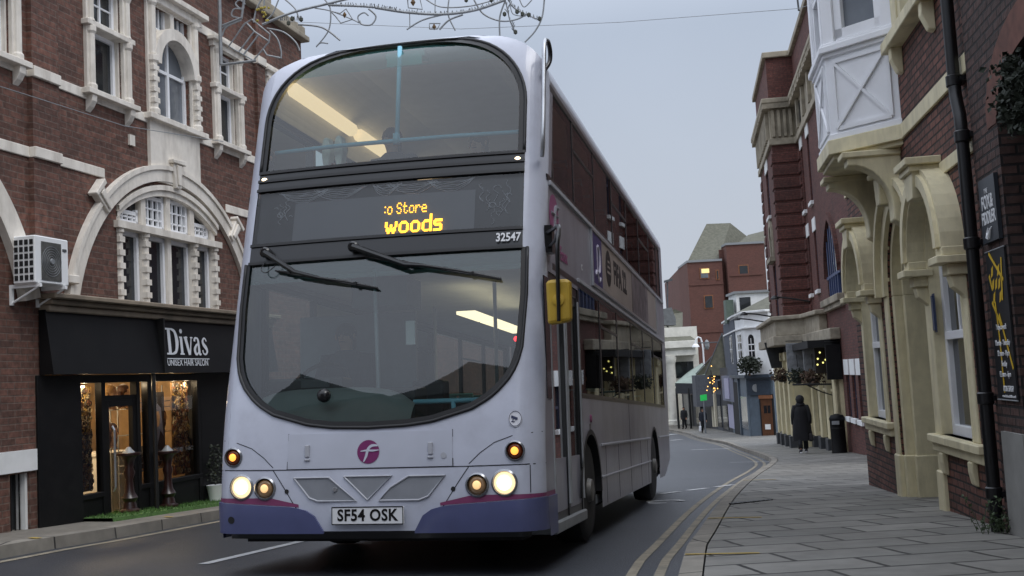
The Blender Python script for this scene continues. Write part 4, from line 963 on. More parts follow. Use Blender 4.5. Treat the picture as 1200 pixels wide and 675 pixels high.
# dark fascia boxes with pub screens hung under the balcony (each one a thing)
def hung(q,w_,h,d,label,m,name='hanging_sign',extra=None,tilt=0.0):
    t=thing(name,label,'sign',(q.x,q.y,q.z-h/2),math.pi/2-QY)
    b=MB(); b.obox((0,0,h/2),(d/2,0,0),(0,w_/2,0),(0,tilt,h/2)); b.build('board',m,t,bevel=.01)
    b=MB(); b.tube([(0,-w_/2-.1,h+.05),(0,w_/2,h+.08)],.015,6); b.build('bracket',M['iron'],t)
    if extra: extra(t,d,w_,h)
SGY=mat('sign_grey',hexc('#85878a'),.6,.35,6,dirt=.5,dcol=hexc('#3c3d40'),dscale=5)
def lights(t,d,w_,h):
    b=MB(); rr=random.Random(2)
    for y_,z_ in ((.05,.6),(.12,.42),(-.02,.3),(.14,.25),(-.10,.38)): b.ball((-d/2-.01,y_,z_),.02,.028,.028,8)
    b.build('bulbs',emit('yellow_bulb',(.9,.85,.25),1.0),t)
hung(at(977,424,31.4),.42,1.0,.12,'plain black sign board nearest the red wall under the stone balcony',M['black'])
hung(at(963,420,32.6),.42,.85,.1,'dark sign with small lit yellow bulbs under the stone balcony',mat('sign_brown',hexc('#29221f'),.5,.2),extra=lights)
hung(at(949,419,34.2),.40,.85,.08,'weathered grey hanging sign next to the bulb-lit sign under the balcony',SGY)
hung(at(932,419,36.5),.55,.95,.08,'larger mottled grey hanging sign beside the dark slanting one',SGY)
hung(at(910,416,40.5),.62,.95,.10,'dark slanting sign at the balcony end beside the white house',mat('sign_dark2',hexc('#2a2c2e'),.5,.3,8),tilt=.1)
# brackets lamps above the signs and hanging baskets below
for i,(px_,py_,Y_,nm) in enumerate(((917,448,39.5,'nearest the white house'),(936,450,36,'middle of the three'),(954,452,33.6,'nearest the litter bin'))):
    q=at(px_,py_,Y_); t=thing('hanging_basket','withered dark hanging basket on the cream pub, %s'%nm,'hanging basket',(q.x,q.y,q.z),0,'hanging baskets on the pub front')
    MB().lathe((0,0,0),[(.05,0),(.14,.06),(.22,.20),(.24,.24)],14).build('basket',M['iron'],t,smooth=True)
    mb=MB(); rr=random.Random(20+i)
    for k in range(340):
        a=rr.uniform(0,6.28); r_=rr.uniform(.05,.40); leaf(mb,Vector((r_*math.cos(a),r_*math.sin(a),.24+rr.uniform(-.22,.24)*(1-.5*r_))),rr.uniform(.07,.13),rr)
    mb.build('foliage',M['leaf_dark'] if i%2 else M['flower'],t)
    MB().tube([(0,0,.55),(0,0,.95)],.012,6).build('chain',M['iron'],t)
for s_,o_,z_,nm in ((12.6,1.6,1.75,'leftmost of the balcony lamps'),(8.6,1.5,1.75,'second of the balcony lamps'),(4.2,.7,2.0,'on the brick beside the tower corner')):
    q=qpt(s_,o_,z_); t=thing('arm_lamp','black arm floodlight leaning out above the stone balcony, %s'%nm,'lamp',q,math.pi/2-QY,'floodlights above the balcony')
    MB().tube([(0,-.4,0),(0,.2,.14),(0,.7,.22)],.03,6).build('arm',M['iron'],t)
    MB().lathe((0,.7,.14),[(.05,.12),(.13,.04),(.14,0)],12).build('lamp_head',M['iron'],t)
q=qpt(.55,.45,-.62); t=thing('wall_bracket','black iron bracket arm sticking out of the cream pub front','bracket',q,math.pi/2-QY)
MB().tube([(0,-.3,0),(0,.9,.05)],.03,6).tube([(0,-.3,-.35),(0,.1,-.2),(0,.5,.02)],.02,6).build('arm',M['iron'],t)
t=thing('alarm_box','white alarm box on the far corner of the tower','alarm box',qpt(13.2,.92,1.25),math.pi/2-QY)
MB().box(-.2,.2,0,.15,0,.5).build('case',M['white'],t,bevel=.02)
# -------------------------------------------------- litter bin and the woman in black
q=at(984,531,31.0); zz=gz(q.x,q.y)+.13
t=thing('litter_bin','black cylindrical litter bin with a pale slot by the cream pub','bin',(q.x,q.y,zz))
MB().lathe((0,0,0),[(.20,0),(.21,.03),(.20,.06),(.20,.90),(.215,.93),(.215,.98),(.17,1.06),(.02,1.10)],20).build('body',M['black'],t,smooth=2)
MB().obox((-.10,-.185,.86),(.09,-.04,0),(-.01,-.02,0),(0,0,.05)).build('slot_plate',M['galv'],t)
for b in (.05,): MB().lathe((0,0,.70),[(.203,0),(.207,.01),(.203,.02)],20).build('band',M['iron'],t)

def skinfig(name,m,parent,J,E,root,sub=1):
    """one continuous body grown over joints: J name -> (point, radius)"""
    names=list(J); me=bpy.data.meshes.new(name); me.from_pydata([J[n][0] for n in names],[(names.index(a),names.index(b)) for a,b in E],[])
    o=bpy.data.objects.new(name,me); COL.objects.link(o); o.parent=parent; me.materials.append(m)
    md=o.modifiers.new('Skin','SKIN'); md.use_smooth_shade=True
    for i,n in enumerate(names):
        r=J[n][1]; d=me.skin_vertices[0].data[i]; d.radius=(r,r) if not isinstance(r,tuple) else r; d.use_root=(n==root)
    s=o.modifiers.new('Sub','SUBSURF'); s.levels=sub; s.render_levels=sub
    return o
def hand(J,E,side,w,d,fwd):
    """five bent fingers rooted in the palm"""
    w=Vector(w); d=Vector(d).normalized(); fwd=Vector(fwd).normalized(); sdv=d.cross(fwd)
    J['palm'+side]=(w+d*.07,.034); E.append(('wrist'+side,'palm'+side))
    for i,(off,l) in enumerate(((.028,.065),(.010,.075),(-.010,.07),(-.027,.055))):
        a,b,c=w+d*.09+sdv*off,w+d*(.09+l*.55)+sdv*off+fwd*.012,w+d*(.09+l*.9)+sdv*off+fwd*.035
        for k,p in enumerate((a,b,c)): J['f%s%d%d'%(side,i,k)]=(p,.0095-.001*k)
        E+= [('palm'+side,'f%s%d0'%(side,i)),('f%s%d0'%(side,i),'f%s%d1'%(side,i)),('f%s%d1'%(side,i),'f%s%d2'%(side,i))]
    J['t%s0'%side]=(w+d*.045+fwd*.03+sdv*.02,.012); J['t%s1'%side]=(w+d*.085+fwd*.048+sdv*.018,.010); E+=[('palm'+side,'t%s0'%side),('t%s0'%side,'t%s1'%side)]
def walker(name,label,loc,rz,h,coat,coatlen,trous,hood=False,bag=None,hairm=None,stride=.16,coatm=None,skinm=None,bagm=None,wide=1.0,shoe=None):
    """walking person facing +y, built 1.70 m tall then scaled"""
    t=thing(name,label,'person',loc,rz); k=h/1.70; t.scale=(k,k,k)
    J={}; E=[]
    def j(n,p,r): J[n]=(Vector(p),r)
    j('pelvis',(0,0,.93),.125); j('waist',(0,.0,1.08),.115); j('chest',(0,.01,1.27),.135); j('neck0',(0,.0,1.42),.062); j('neck',(0,.015,1.49),.055); j('head',(0,.03,1.58),.082); j('crown',(0,.02,1.65),.070)
    E+=[('pelvis','waist'),('waist','chest'),('chest','neck0'),('neck0','neck'),('neck','head'),('head','crown')]
    for sd,x in (('L',-1),('R',1)):
        st=stride*x
        j('hip'+sd,(.085*x,0,.88),.095); j('knee'+sd,(.09*x,st*.55+.03,.48),.058); j('ankle'+sd,(.09*x,st*1.0-.04*(st<0),.09+.03*(st<0)),.040); j('heel'+sd,(.09*x,st*1.0-.05,.045+.03*(st<0)),.035); j('toe'+sd,(.095*x,st+.14,.032),.032)
        E+=[('pelvis','hip'+sd),('hip'+sd,'knee'+sd),('knee'+sd,'ankle'+sd),('ankle'+sd,'heel'+sd),('heel'+sd,'toe'+sd)]
        j('sh'+sd,(.175*x,0,1.38),.062); j('elb'+sd,(.235*x,-st*.25-.03,1.10),.044); j('wrist'+sd,(.235*x,-st*.5+.06,.87),.029)
        E+=[('chest','sh'+sd),('sh'+sd,'elb'+sd),('elb'+sd,'wrist'+sd)]
        d=J['wrist'+sd][0]-J['elb'+sd][0]; hand(J,E,sd,J['wrist'+sd][0],d,(0,1,-.1))
    body=skinfig('body',skinm or M['skin'],t,J,E,'pelvis')
    # face: nose, eyes, ears as a small child mesh
    f=MB(); f.ball((0,.115,1.575),.012,.018,.02,6); f.ball((-.085,.03,1.58),.012,.02,.03,6); f.ball((.085,.03,1.58),.012,.02,.03,6); f.build('features',skinm or M['skin'],t,smooth=True)
    f=MB(); f.ball((-.032,.105,1.60),.012,.006,.008,6); f.ball((.032,.105,1.60),.012,.006,.008,6); f.tube([(-.025,.108,1.535),(.025,.108,1.535)],.005,5); f.build('eyes_and_mouth',M['hair'],t)
    # trousers and shoes
    f=MB()
    for x in (-1,1):
        sd='L' if x<0 else 'R'; P=[J[n+sd][0] for n in('hip','knee','ankle')]; P=[P[0],P[0].lerp(P[1],.5),P[1],P[1].lerp(P[2],.5),P[2]+Vector((0,0,.02))]
        f.tube(P,[.115,.098,.080,.074,.068],12)
    f.build('trousers',trous,t,smooth=True)
    f=MB()
    for x in (-1,1):
        sd='L' if x<0 else 'R'; a=J['heel'+sd][0]; b=J['toe'+sd][0]; z=Vector((0,0,.012))
        f.tube([a+Vector((0,-.03,.0))+z,a+z*1.5,a.lerp(b,.5)+z,b+z*.2,b+Vector((0,.04,-.004))],[.02,.05,.047,.044,.018],10)
    f.build('shoes',shoe or M['black'],t,smooth=True)
    # coat: lofted oval sections from hem to collar
    zs=[coatlen,coatlen+.02]+[coatlen+(1.46-coatlen)*q/10 for q in range(1,11)]
    rows=[]
    for z in zs:
        u_=(z-coatlen)/(1.46-coatlen)
        rx=((.275-.085*u_) if coatlen<.5 else (.235-.03*u_))*wide if z<1.30 else ((.205 if coatlen>.5 else .20)*wide)*(1-((z-1.30)/.17)**1.8*.62); ry=(.175+.0*u_)*wide*(1-.12*u_) if z<1.30 else .15*wide*(1-((z-1.30)/.17)**1.8*.5)
        if .9<z<1.15: rx*=.96
        wob=lambda a: 1+.05*math.sin(5*a+1.3+2*u_)*max(0,1-u_*1.1)+.03*math.sin(9*a-3*u_)*max(0,1-u_)+.012*math.sin(26*z+2*a)
        rows.append([(rx*math.cos(2*math.pi*i/28)*wob(2*math.pi*i/28),ry*math.sin(2*math.pi*i/28)*wob(2*math.pi*i/28)+.012,z) for i in range(29)])
    f=MB(); f.grid(rows)
    for x in (-1,1):
        sd='L' if x<0 else 'R'; a,b,c=[J[n+sd][0] for n in('sh','elb','wrist')]
        f.tube([a+Vector((-.07*x,0,-.01)),a+Vector((-.01*x,0,-.01)),a.lerp(b,.4),b,b.lerp(c,.6),c+Vector((0,.0,-.0))],[.075,.092,.082,.072,.066,.06],12)
    f.build('coat',coatm,t,smooth=True)
    if hood:
        f=MB(); n=14; rows=[]
        for i in range(11):
            a=-.5+i/10*2.35       # sweep from collar at the back over the crown to the forehead
            rows.append([(.128*math.cos(b_)*(1-.10*(i<2)),.02-(.135*math.sin(b_))*math.cos(a)+.0,1.585+.02*(i>4)+.128*math.sin(b_)*math.sin(a)*1.05) for b_ in [math.pi*q/n for q in range(n+1)]])
        f.grid(rows); f.ball((0,-.015,1.575),.122,.118,.135,16); f.lathe((0,0,1.40),[(.155,0),(.14,.05),(.115,.10)],16,'z',1,.85); f.build('hood',coatm,t,smooth=True)
    if hairm:
        f=MB(); f.ball((0,-.012,1.61),.098,.10,.10,12); f.ball((0,-.06,1.52),.075,.05,.11,10); f.build('hair',hairm,t,smooth=True)
    if bag:
        c=J['wrist'+bag][0]; d=J['wrist'+bag][0]-J['elb'+bag][0]; g=c+d.normalized()*.11
        q=MB(); q.prism([(-.15,0),(.15,0),(.13,.20),(-.13,.20)],-.045,.045,'x') ; 
        return t,g
    return t,None
q=at(942,531,31.8); zz=gz(q.x,q.y)+.16; KW=1.0
wt,g=walker('person','woman in a long black hooded coat walking away on the right pavement, handbag in hand',(q.x,q.y,zz),R(-10),1.60,True,.36,M['trousers'],hood=True,bag='R',coatm=M['coat_black'],wide=1.12,shoe=mat('trainer',hexc('#34343a'),.6,.2))
f=MB()
for x,y in ((-.09,-.21),(.09,.11)): f.obox((x,y,.02),(.035,0,0),(0,.06,0),(0,0,.018))
f.build('pale_soles',M['white'],wt,bevel=.01)
def bag(parent_t,g,name,label,m,s=1.0):
    w_=Vector(parent_t.location)+Matrix.Rotation(parent_t.rotation_euler.z,3,'Z')@(g*parent_t.scale.x)
    t=thing(name,label,'bag',(w_.x,w_.y,w_.z-.40*s),parent_t.rotation_euler.z)
    b=MB(); b.prism([(-.16*s,0),(.16*s,0),(.18*s,.04*s),(.15*s,.22*s),(-.15*s,.22*s),(-.18*s,.04*s)],-.05*s,.05*s,'x'); b.build('bag_body',m,t,bevel=.02)
    b=MB(); b.tube([(0,-.10*s,.20*s),(0,-.07*s,.34*s),(0,0,.40*s),(0,.07*s,.34*s),(0,.10*s,.20*s)],.010*s,6); b.build('handle',m,t)
bag(wt,g,'handbag','black handbag held by the woman in the hooded coat',mat('bag_black',hexc('#1c1a1c'),.4,.2))
# -------------------------------------------------- white corner house with a grey blue shop
def wallp(mb,p,q,z0,z1): mb.add([(p[0],p[1],z0),(q[0],q[1],z0),(q[0],q[1],z1),(p[0],p[1],z1)],[(0,1,2,3)])
def quadbox(mb,a,b,z0,z1,d):
    """upright slab along plan line a->b, thickness d to the camera's side"""
    A=Vector((a[0],a[1],0)); Bv=Vector((b[0],b[1],0)); n=(Bv-A).normalized(); n=Vector((n.y,-n.x,0))
    if n.x*.18+n.y*.98>0: n=-n
    c=(A+Bv)/2+n*d/2+Vector((0,0,(z0+z1)/2)); mb.obox(c,(Bv-A)/2,n*d/2,(0,0,(z1-z0)/2)); return n
def zat(py,px,Y): return at(px,py,Y).z
Y0=63.0
P1=at(908,480,Y0-.5); P2=at(879,480,Y0+.6); P3=at(868,480,Y0+4.5); P4=at(855,480,Y0+14)
base=zat(512,895,Y0)-.4
WH=thing('white_house','white painted corner house with arched windows above a grey blue shop front','house',(P2.x,P2.y,0),0,None,base)
off=lambda p:(p.x-P2.x,p.y-P2.y)
p1,p2,p3,p4=map(off,(P1,P2,P3,P4)); far=(p1[0]+3,p1[1]+1.5); back=(p4[0]+9,p4[1]+3)
zf=zat(442,890,Y0); zr=zat(366,890,Y0); zc_=zat(384,890,Y0)
b=MB(); b.prism([far,p1,p2,p3,p4,back],zf,zr,'z'); b.build('wall',M['white_dirty'],WH)
b=MB(); b.prism([(x*1.0+ (0 if i in(0,5) else -.12),y-.12) for i,(x,y) in enumerate([far,p1,p2,p3,p4,back])],zc_,zc_+.10,'z'); b.prism([(x-.2,y-.2) for x,y in [far,p1,p2,p3,p4,back]],zr,zr+.12,'z'); b.build('parapet',M['white_dirty'],WH,bevel=.02)
ctr=Vector((p2[0]+5,p2[1]+6,0)); rv=[(far[0],far[1]),(p1[0],p1[1]),(p2[0]-.2,p2[1]-.2),(p3[0]-.2,p3[1]),(p4[0],p4[1]),back]
b=MB(); b.add([(x,y,zr+.12) for x,y in rv]+[(ctr.x,ctr.y,zr+2.2)],[(i,(i+1)%6,6) for i in range(6)]); b.build('roof',M['slate'],WH)
def onface(a,c,t): return (a[0]+(c[0]-a[0])*t,a[1]+(c[1]-a[1])*t)
def farwin(root,a,c,t0,t1,z0,z1,arched=False,m=None,frame=None,bars=1):
    A,Bq=onface(a,c,t0),onface(a,c,t1); f=MB(); quadbox(f,A,Bq,z0-.1,z1+.08,.05); o=f.build('window',frame or M['white_dirty'],root)
    e=.12; A2,B2=onface(A,Bq,e),onface(A,Bq,1-e); f=MB()
    n=quadbox(f,A2,B2,z0,z1,.075); f.build('pane',m or M['pane'],root and o)
    if arched:
        f=MB(); mid=Vector((*onface(A,Bq,.5),0)); w_=(Vector((*B2,0))-Vector((*A2,0)))/2; n=Vector((w_.y,-w_.x,0)).normalized(); n=-n if n.y>0 else n
        pts=[mid+w_*math.cos(math.pi*i/10)+Vector((0,0,z1+w_.length*1.2*math.sin(math.pi*i/10)))+n*.075 for i in range(11)]; f.poly([tuple(p) for p in pts]); f.build('arched_top',m or M['pane'],o)
    f=MB()
    for k in range(1,bars+1):
        z=z0+(z1-z0)*k/(bars+1); quadbox(f,A2,B2,z-.03,z+.03,.095)
    quadbox(f,onface(A,Bq,.47),onface(A,Bq,.53),z0,z1,.095)
    f.build('glazing_bars',frame or M['white'],o)
farwin(WH,p2,p1,.12,.42,zat(418,885,Y0),zat(396,885,Y0),True,bars=2)
farwin(WH,p3,p2,.30,.75,zat(419,872,Y0+2),zat(392,872,Y0+2),bars=2)
b=MB(); quadbox(b,p4,p3,zf,zr-.1,.05); b.build('dark_wall',mat('slate_wall',hexc('#4d525c'),.8,.15),WH); farwin(WH,p4,p3,.55,.75,zat(425,856,Y0+9),zat(395,856,Y0+9))
BLU=mat('grey_blue_paint',hexc('#5d6a76'),.55,.12,4,dirt=.3); BLD=mat('dark_blue_paint',hexc('#37424e'),.5,.12)
b=MB(); b.prism([far,p1,p2,p3,p4,back],base,zf-.02,'z'); SH=b.build('shop_front',BLU,WH)
b=MB(); b.prism([(x-.25,y-.25) for x,y in [far,p1,p2,p3,onface(p3,p4,.5)]]+[back],zf-.02,zf+.16,'z'); b.build('shop_cornice',BLD,WH)
b=MB(); quadbox(b,onface(p2,p1,.02),onface(p2,p1,.9),zat(463,890,Y0),zat(446,890,Y0),.1); b.build('fascia',BLD,SH)
b=MB(); A=onface(p2,p1,.30); b.lathe((A[0],A[1]-.12,(zat(463,890,Y0)+zat(446,890,Y0))/2),[(.24,0),(.22,-.03)],14,'y'); b.build('emblem',M['galv'],SH)
b=MB(); quadbox(b,onface(p2,p1,.42),onface(p2,p1,.98),base,zat(462,898,Y0),.06); b.build('doorway',M['dark'],SH)
b=MB(); quadbox(b,onface(p2,p1,.48),onface(p2,p1,.92),base,zat(467,898,Y0),.09); D_=b.build('door',M['wood_door'],SH)
b=MB(); quadbox(b,onface(p2,p1,.44),onface(p2,p1,.96),zat(467,898,Y0),zat(463,898,Y0),.16); b.build('door_hood',M['terracotta'],D_)
b=MB(); quadbox(b,onface(p2,p1,.60),onface(p2,p1,.72),zat(484,898,Y0),zat(475,898,Y0),.105); quadbox(b,onface(p2,p1,.75),onface(p2,p1,.86),zat(484,898,Y0),zat(475,898,Y0),.105); b.build('door_panes',M['pane'],D_)
b=MB(); quadbox(b,onface(p2,p1,.60),onface(p2,p1,.82),zat(503,898,Y0),zat(497,898,Y0),.10); b.build('paper_notice',M['white_dirty'],D_)
b=MB(); quadbox(b,onface(p3,p2,.12),onface(p3,p2,.88),zat(503,872,Y0+2),zat(465,872,Y0+2),.06); b.build('shop_window',M['pane_pale'],SH)
for t_ in (.03,.93): b=MB(); quadbox(b,onface(p3,p2,t_),onface(p3,p2,t_+.06),base,zf-.05,.12); b.build('pilaster',BLU,SH)
for t_,a_ in ((.06,.34),): b=MB(); quadbox(b,onface(p4,p3,.45),onface(p4,p3,.95),base,zf-.3,.06); b.build('side_window',M['dark'],SH)
# shrub on the shop cornice
q=at(879,440,Y0-.3); t=thing('shrub','bushy dark shrub growing out over the grey shop cornice','plant',(q.x,q.y,zf+.16))
mb=MB(); rr=random.Random(6)
for k in range(620):
    d=Vector((rr.gauss(0,1),rr.gauss(0,1),rr.gauss(0,1))).normalized()*rr.uniform(.25,.62)**.8; leaf(mb,Vector((d.x,d.y*.7,.55+d.z*.75)),rr.uniform(.12,.24),rr)
mb.build('foliage',M['leaf_dark'],t); MB().tube([(.0,.1,-.05),(.03,.05,.3),(-.05,0,.6)],.05,6).build('stem',M['wood_door'],t)
# dormers behind
q=at(884,366,Y0+8); t=thing('white_dormer','white dormer box on the mossy roof behind the corner house','dormer',(q.x,q.y,zat(366,884,Y0+8)))
MB().box(-1.1,1.3,0,2.5,-.6,1.25).build('wall',M['white_dirty'],t); MB().box(-1.25,1.45,-.15,2.6,1.25,1.4).build('roof',M['galv'],t); MB().box(-.9,-.2,-.04,0,.1,1.0).build('pane',M['pane'],t)
MB().box(-1.75,-1.25,.2,1.0,-.6,.9).build('side_box',mat('green_grey',hexc('#5d6b60'),.6,.15),t)
# -------------------------------------------------- row of dark shops beyond
def farshop(x0,x1,Y0_,Y1_,ytop,ybot,name,label,m,parts):
    A=at(x0,(ytop+ybot)/2,Y1_); Bq=at(x1,(ytop+ybot)/2,Y0_); z0=min(at(x0,ybot,Y1_).z,at(x1,ybot,Y0_).z)-.6; z1=at(x1,ytop,Y0_).z
    t=thing(name,label,'shop',(Bq.x,Bq.y,0),0,None,z0); a=(A.x-Bq.x,A.y-Bq.y); c=(0,0)
    f=MB(); f.prism([a,c,(c[0]+8,c[1]+3),(a[0]+8,a[1]+3)],z0,z1,'z'); f.build('wall',m,t)
    for nm,t0,t1,yt,yb,dm,d in parts:
        f=MB(); Yc=Y1_+(Y0_-Y1_)*(t0+t1)/2; xc=x0+(x1-x0)*(t0+t1)/2
        quadbox(f,onface(a,c,t0),onface(a,c,t1),zat(yb,xc,Yc),zat(yt,xc,Yc),d); f.build(nm,dm,t)
    return t
LIL=mat('lilac_panel',hexc('#a9a6bd'),.6,.08); DK=mat('charcoal_paint',hexc('#2c2e33'),.6,.2); CRM=mat('cream_paint',hexc('#cfc7b0'),.65,.08)
farshop(846,866,71,80,430,509,'charcoal_shop','charcoal shop with a lilac panel beside the grey blue corner shop',DK,
  [('sign_board',.30,.98,440,470,mat('dusk_grey',hexc('#6d6f80'),.6,.1),.25),('light_panel',.5,.75,443,467,LIL,.32),('lilac_panel',.42,.78,474,502,LIL,.08),('window',.05,.35,475,503,M['pane'],.05)])
farshop(834,846,80,86,445,507,'dark_shop','narrow dark shop with cream door posts left of the charcoal shop',mat('grey_shop',hexc('#4a4c52'),.7,.15),
  [('door_post',.15,.26,455,500,CRM,.15),('door_post',.40,.50,455,500,CRM,.15),('window',.6,.95,462,500,M['pane'],.06),('fascia',.0,1,446,454,DK,.2)])
farshop(800,834,86,97,452,504,'canopy_shop','shaded shop fronts behind the pitched glass canopy',DK,
  [('window',.08,.25,462,499,M['pane'],.05),('window',.5,.72,462,500,M['pane'],.05),('pier',.3,.38,455,502,mat('grey_pier',hexc('#6d6c68'),.7,.1),.12),('fascia',.05,.95,455,462,mat('dusty_pink',hexc('#7c6a66'),.6,.1),.2)])
# steep grey gables above the shops
t=thing('gabled_shop','steep grey gabled roofs rising above the dark shops','house',at(838,445,84),0)
o=t.location.copy()
for (xa,xb,xm,yt,yb,Yg) in ((826,852,846,392,440,83),(815,840,838,415,440,90)):
    a,b_,c=at(xa,yb,Yg)-o,at(xb,yb,Yg)-o,at(xm,yt,Yg)-o
    f=MB(); d=Vector((2.2,6,0)); f.add([a,b_,c,a+d,b_+d,c+d],[(0,1,2),(3,4,5),(0,2,5,3),(1,2,5,4)]); f.build('roof',M['slate'],t)
    f=MB(); f.tube([a+Vector((0,-.1,.1)),c+Vector((0,-.1,.1))],.045,5); f.tube([c+Vector((0,-.1,.1)),b_+Vector((0,-.1,.1))],.045,5); f.build('bargeboard',M['lead'],t)
f=MB(); a,b_=at(815,443,85)-o,at(850,441,83)-o; f.obox((a+b_)/2+Vector((0,1,-1.0)),(b_-a)/2,(0,.8,0),(0,0,1.2)); f.build('wall',mat('grey_shop2',hexc('#55575c'),.7,.15),t)
f=MB(); a,b_=at(818,402,88)-o,at(842,401,84)-o; f.tube([a,b_],.05,6); f.build('ridge_pipe',M['lead'],t)
# pitched canopy on posts
Yc=92; t=thing('glass_canopy','green grey pitched canopy on black posts over the far pavement','canopy',(at(810,502,Yc).x,at(810,502,Yc).y,0),0,None,at(810,502,Yc).z)
o=Vector((t.location.x,t.location.y,0)); zb_=t['_zb']
f=MB(); a,b_,c,d=[at(x,y,Yy)-o for x,y,Yy in ((791,449,90),(835,450,87),(823,425,93),(806,436,98))]
f.add([a,b_,c,d,a+Vector((0,.1,-.25)),b_+Vector((0,.1,-.25)),c+Vector((0,.1,-.3)),d+Vector((0,.1,-.3))],[(0,1,2,3),(4,5,6,7),(0,1,5,4),(1,2,6,5),(2,3,7,6),(3,0,4,7)]); f.build('canopy_roof',mat('canopy_green',hexc('#7f8d82'),.5,.15,3,dirt=.4),t)
f=MB(); a,b_=[at(x,y,Yy)-o for x,y,Yy in ((792,455,89.6),(834,456,86.6))]; f.obox((a+b_)/2,(b_-a)/2,(0,.05,0),(0,0,.42)); f.build('valance',DK,t)
f=MB()
for x,Yy in ((792.5,90),(807,88.5),(820,87.5)): p=at(x,455,Yy)-o; f.tube([(p.x,p.y,gz(p.x+o.x,p.y+o.y)),(p.x,p.y,p.z)],.09,8)
f.build('posts',M['iron'],t)
# columned stone building closing the street
Yk=99; t=thing('columned_building','pale stone building with columns and a heavy cornice at the street end','building',(at(795,500,Yk).x,at(795,500,Yk).y,0),0,None,at(795,500,Yk).z-.6)
o=Vector((t.location.x,t.location.y,0)); STN=mat('pale_stone',hexc('#e2dfd4'),.75,.08,2,dirt=.4,dcol=hexc('#a5a296'))
X=lambda px: at(px,450,Yk).x-o.x
Z=lambda py,px=795: at(px,py,Yk).z
f=MB(); f.box(X(700),X(822),.5,9,Z(505),Z(383)); f.build('wall',STN,t)
f=MB(); f.box(X(700),X(817),-1.0,.5,Z(417),Z(411)); f.box(X(700),X(818),-1.3,.5,Z(408),Z(400)); f.box(X(700),X(816),-.9,.5,Z(411),Z(408)); f.build('entablature',STN,t,bevel=.03)
f=MB(); f.add([(X(700),-1.2,Z(400)),(X(817),-1.2,Z(400)),(X(808),3.5,Z(384)),(X(700),3.5,Z(384)),],[(0,1,2,3)]); f.box(X(700),X(808),3.4,3.6,Z(400),Z(384)); f.build('roof',M['slate'],t)
f=MB()
for px_ in (765,786,): f.lathe((X(px_),-.55,Z(497)),[(.62,0),(.62,.35),(.50,.45),(.47,1.2),(.41,Z(420)-Z(497)-.5),(.45,Z(420)-Z(497)-.4),(.58,Z(420)-Z(497)-.1),(.58,Z(417)-Z(497))],20)
f.build('column',STN,t,smooth=2)
f=MB(); f.box(X(772),X(782),.42,.5,Z(497),Z(435)); f.box(X(794),X(815),.42,.5,Z(443),Z(424)); f.build('openings',M['pane'],t)
f=MB(); f.box(X(700),X(822),-1.2,.5,Z(505),Z(496)); f.build('steps',STN,t)
# the big brick block with slate mansard roofs
Yt=132; t=thing('brick_tower_block','large plain red brick block with mossy slate mansard roofs above the far shops','building',(at(845,480,Yt).x,at(845,480,Yt).y,0),0,None,-8)
o=Vector((t.location.x,t.location.y,0)); LP=lambda px,Y=Yt: (at(px,350,Y).x-o.x,at(px,350,Y).y-o.y)
ZT=lambda py,px=840: at(px,py,Yt).z
f=MB(); f.prism([LP(797,Yt+8),LP(808),LP(849),LP(849,Yt+2.5),LP(849,Yt+30),LP(780,Yt+30)],-8,ZT(306),'z'); f.prism([LP(849.2,Yt+2.6),LP(855,Yt-.6),LP(900,Yt-.6),LP(900,Yt+30),LP(850,Yt+30)],-8,ZT(287,870),'z'); f.prism([LP(846,Yt+1.2),LP(857,Yt+1.2),LP(857,Yt+15),LP(846,Yt+15)],-8,ZT(291,850),'z'); f.build('wall',M['brick_tower'],t)
f=MB(); f.prism([(x,y-.15) for x,y in (LP(796.5,Yt+8),LP(807.5),LP(849),LP(849,Yt+20),LP(796,Yt+20))],ZT(306),ZT(303.5),'z'); f.prism([(x,y-.15) for x,y in (LP(849,Yt+2),LP(854.5,Yt-.6),LP(900,Yt-.6),LP(900,Yt+10),LP(850,Yt+10))],ZT(287,870),ZT(284.5,870),'z'); f.build('coping',M['galv'],t)
f=MB()
zb0=ZT(306)
a0,a1,a2,a3=[Vector((*LP(x,Y_),z_)) for x,Y_,z_ in ((805,Yt+3,ZT(308)),(846,Yt+3,ZT(300)),(862,Yt+12,at(862,261,Yt+12).z),(834,Yt+12,at(834,262,Yt+12).z))]
f.poly([a0,a1,a2,a3]); b1=Vector((*LP(893,Yt+4),at(893,287,Yt+4).z)); b2=Vector((*LP(880,Yt+14),at(880,276,Yt+14).z)); f.poly([a1,b1,b2,a2]); a4=Vector((*LP(800,Yt+26),ZT(304))); f.poly([a0,a3,a4]); a5=Vector((*LP(890,Yt+28),ZT(304))); f.poly([a3,a2,b2,a5,a4]); f.poly([b1,b2,a5]); f.build('mansard_roof',M['slate'],t)
f=MB(); c0=[Vector((*LP(x,Y_),at(x,y_,Y_).z)) for x,y_,Y_ in ((868,287,Yt+3),(902,286,Yt+3),(902,270,Yt+10),(882,275,Yt+10))]; f.poly(c0); f.poly([c0[1],c0[2],c0[2]+Vector((0,4,-5)),c0[1]+Vector((0,6,-2))]); f.build('side_roof',M['slate'],t)
for x0,x1,y0,y1,mm_ in ((823,834,314,327,M['pane_pale']),(826,837,346,362,M['pane']),(868,880,311,324,M['pane']),(842,846,316,328,M['pane'])):
    f=MB(); a,c=LP(x0,Yt-.7),LP(x1,Yt-.7); f.box(a[0],c[0],-.62+ (0 if x0>850 else .55),-.5+(1.3 if x0<850 else .6),ZT(y1,x0),ZT(y0,x0)); Wn=f.build('window',M['terracotta'],t)
    f=MB(); f.box(a[0]+.12,c[0]-.12,-.70+(0 if x0>850 else .55),-.5+(1.0 if x0<850 else .5),ZT(y1,x0)+.12,ZT(y0,x0)-.12); f.build('pane',mm_,Wn)
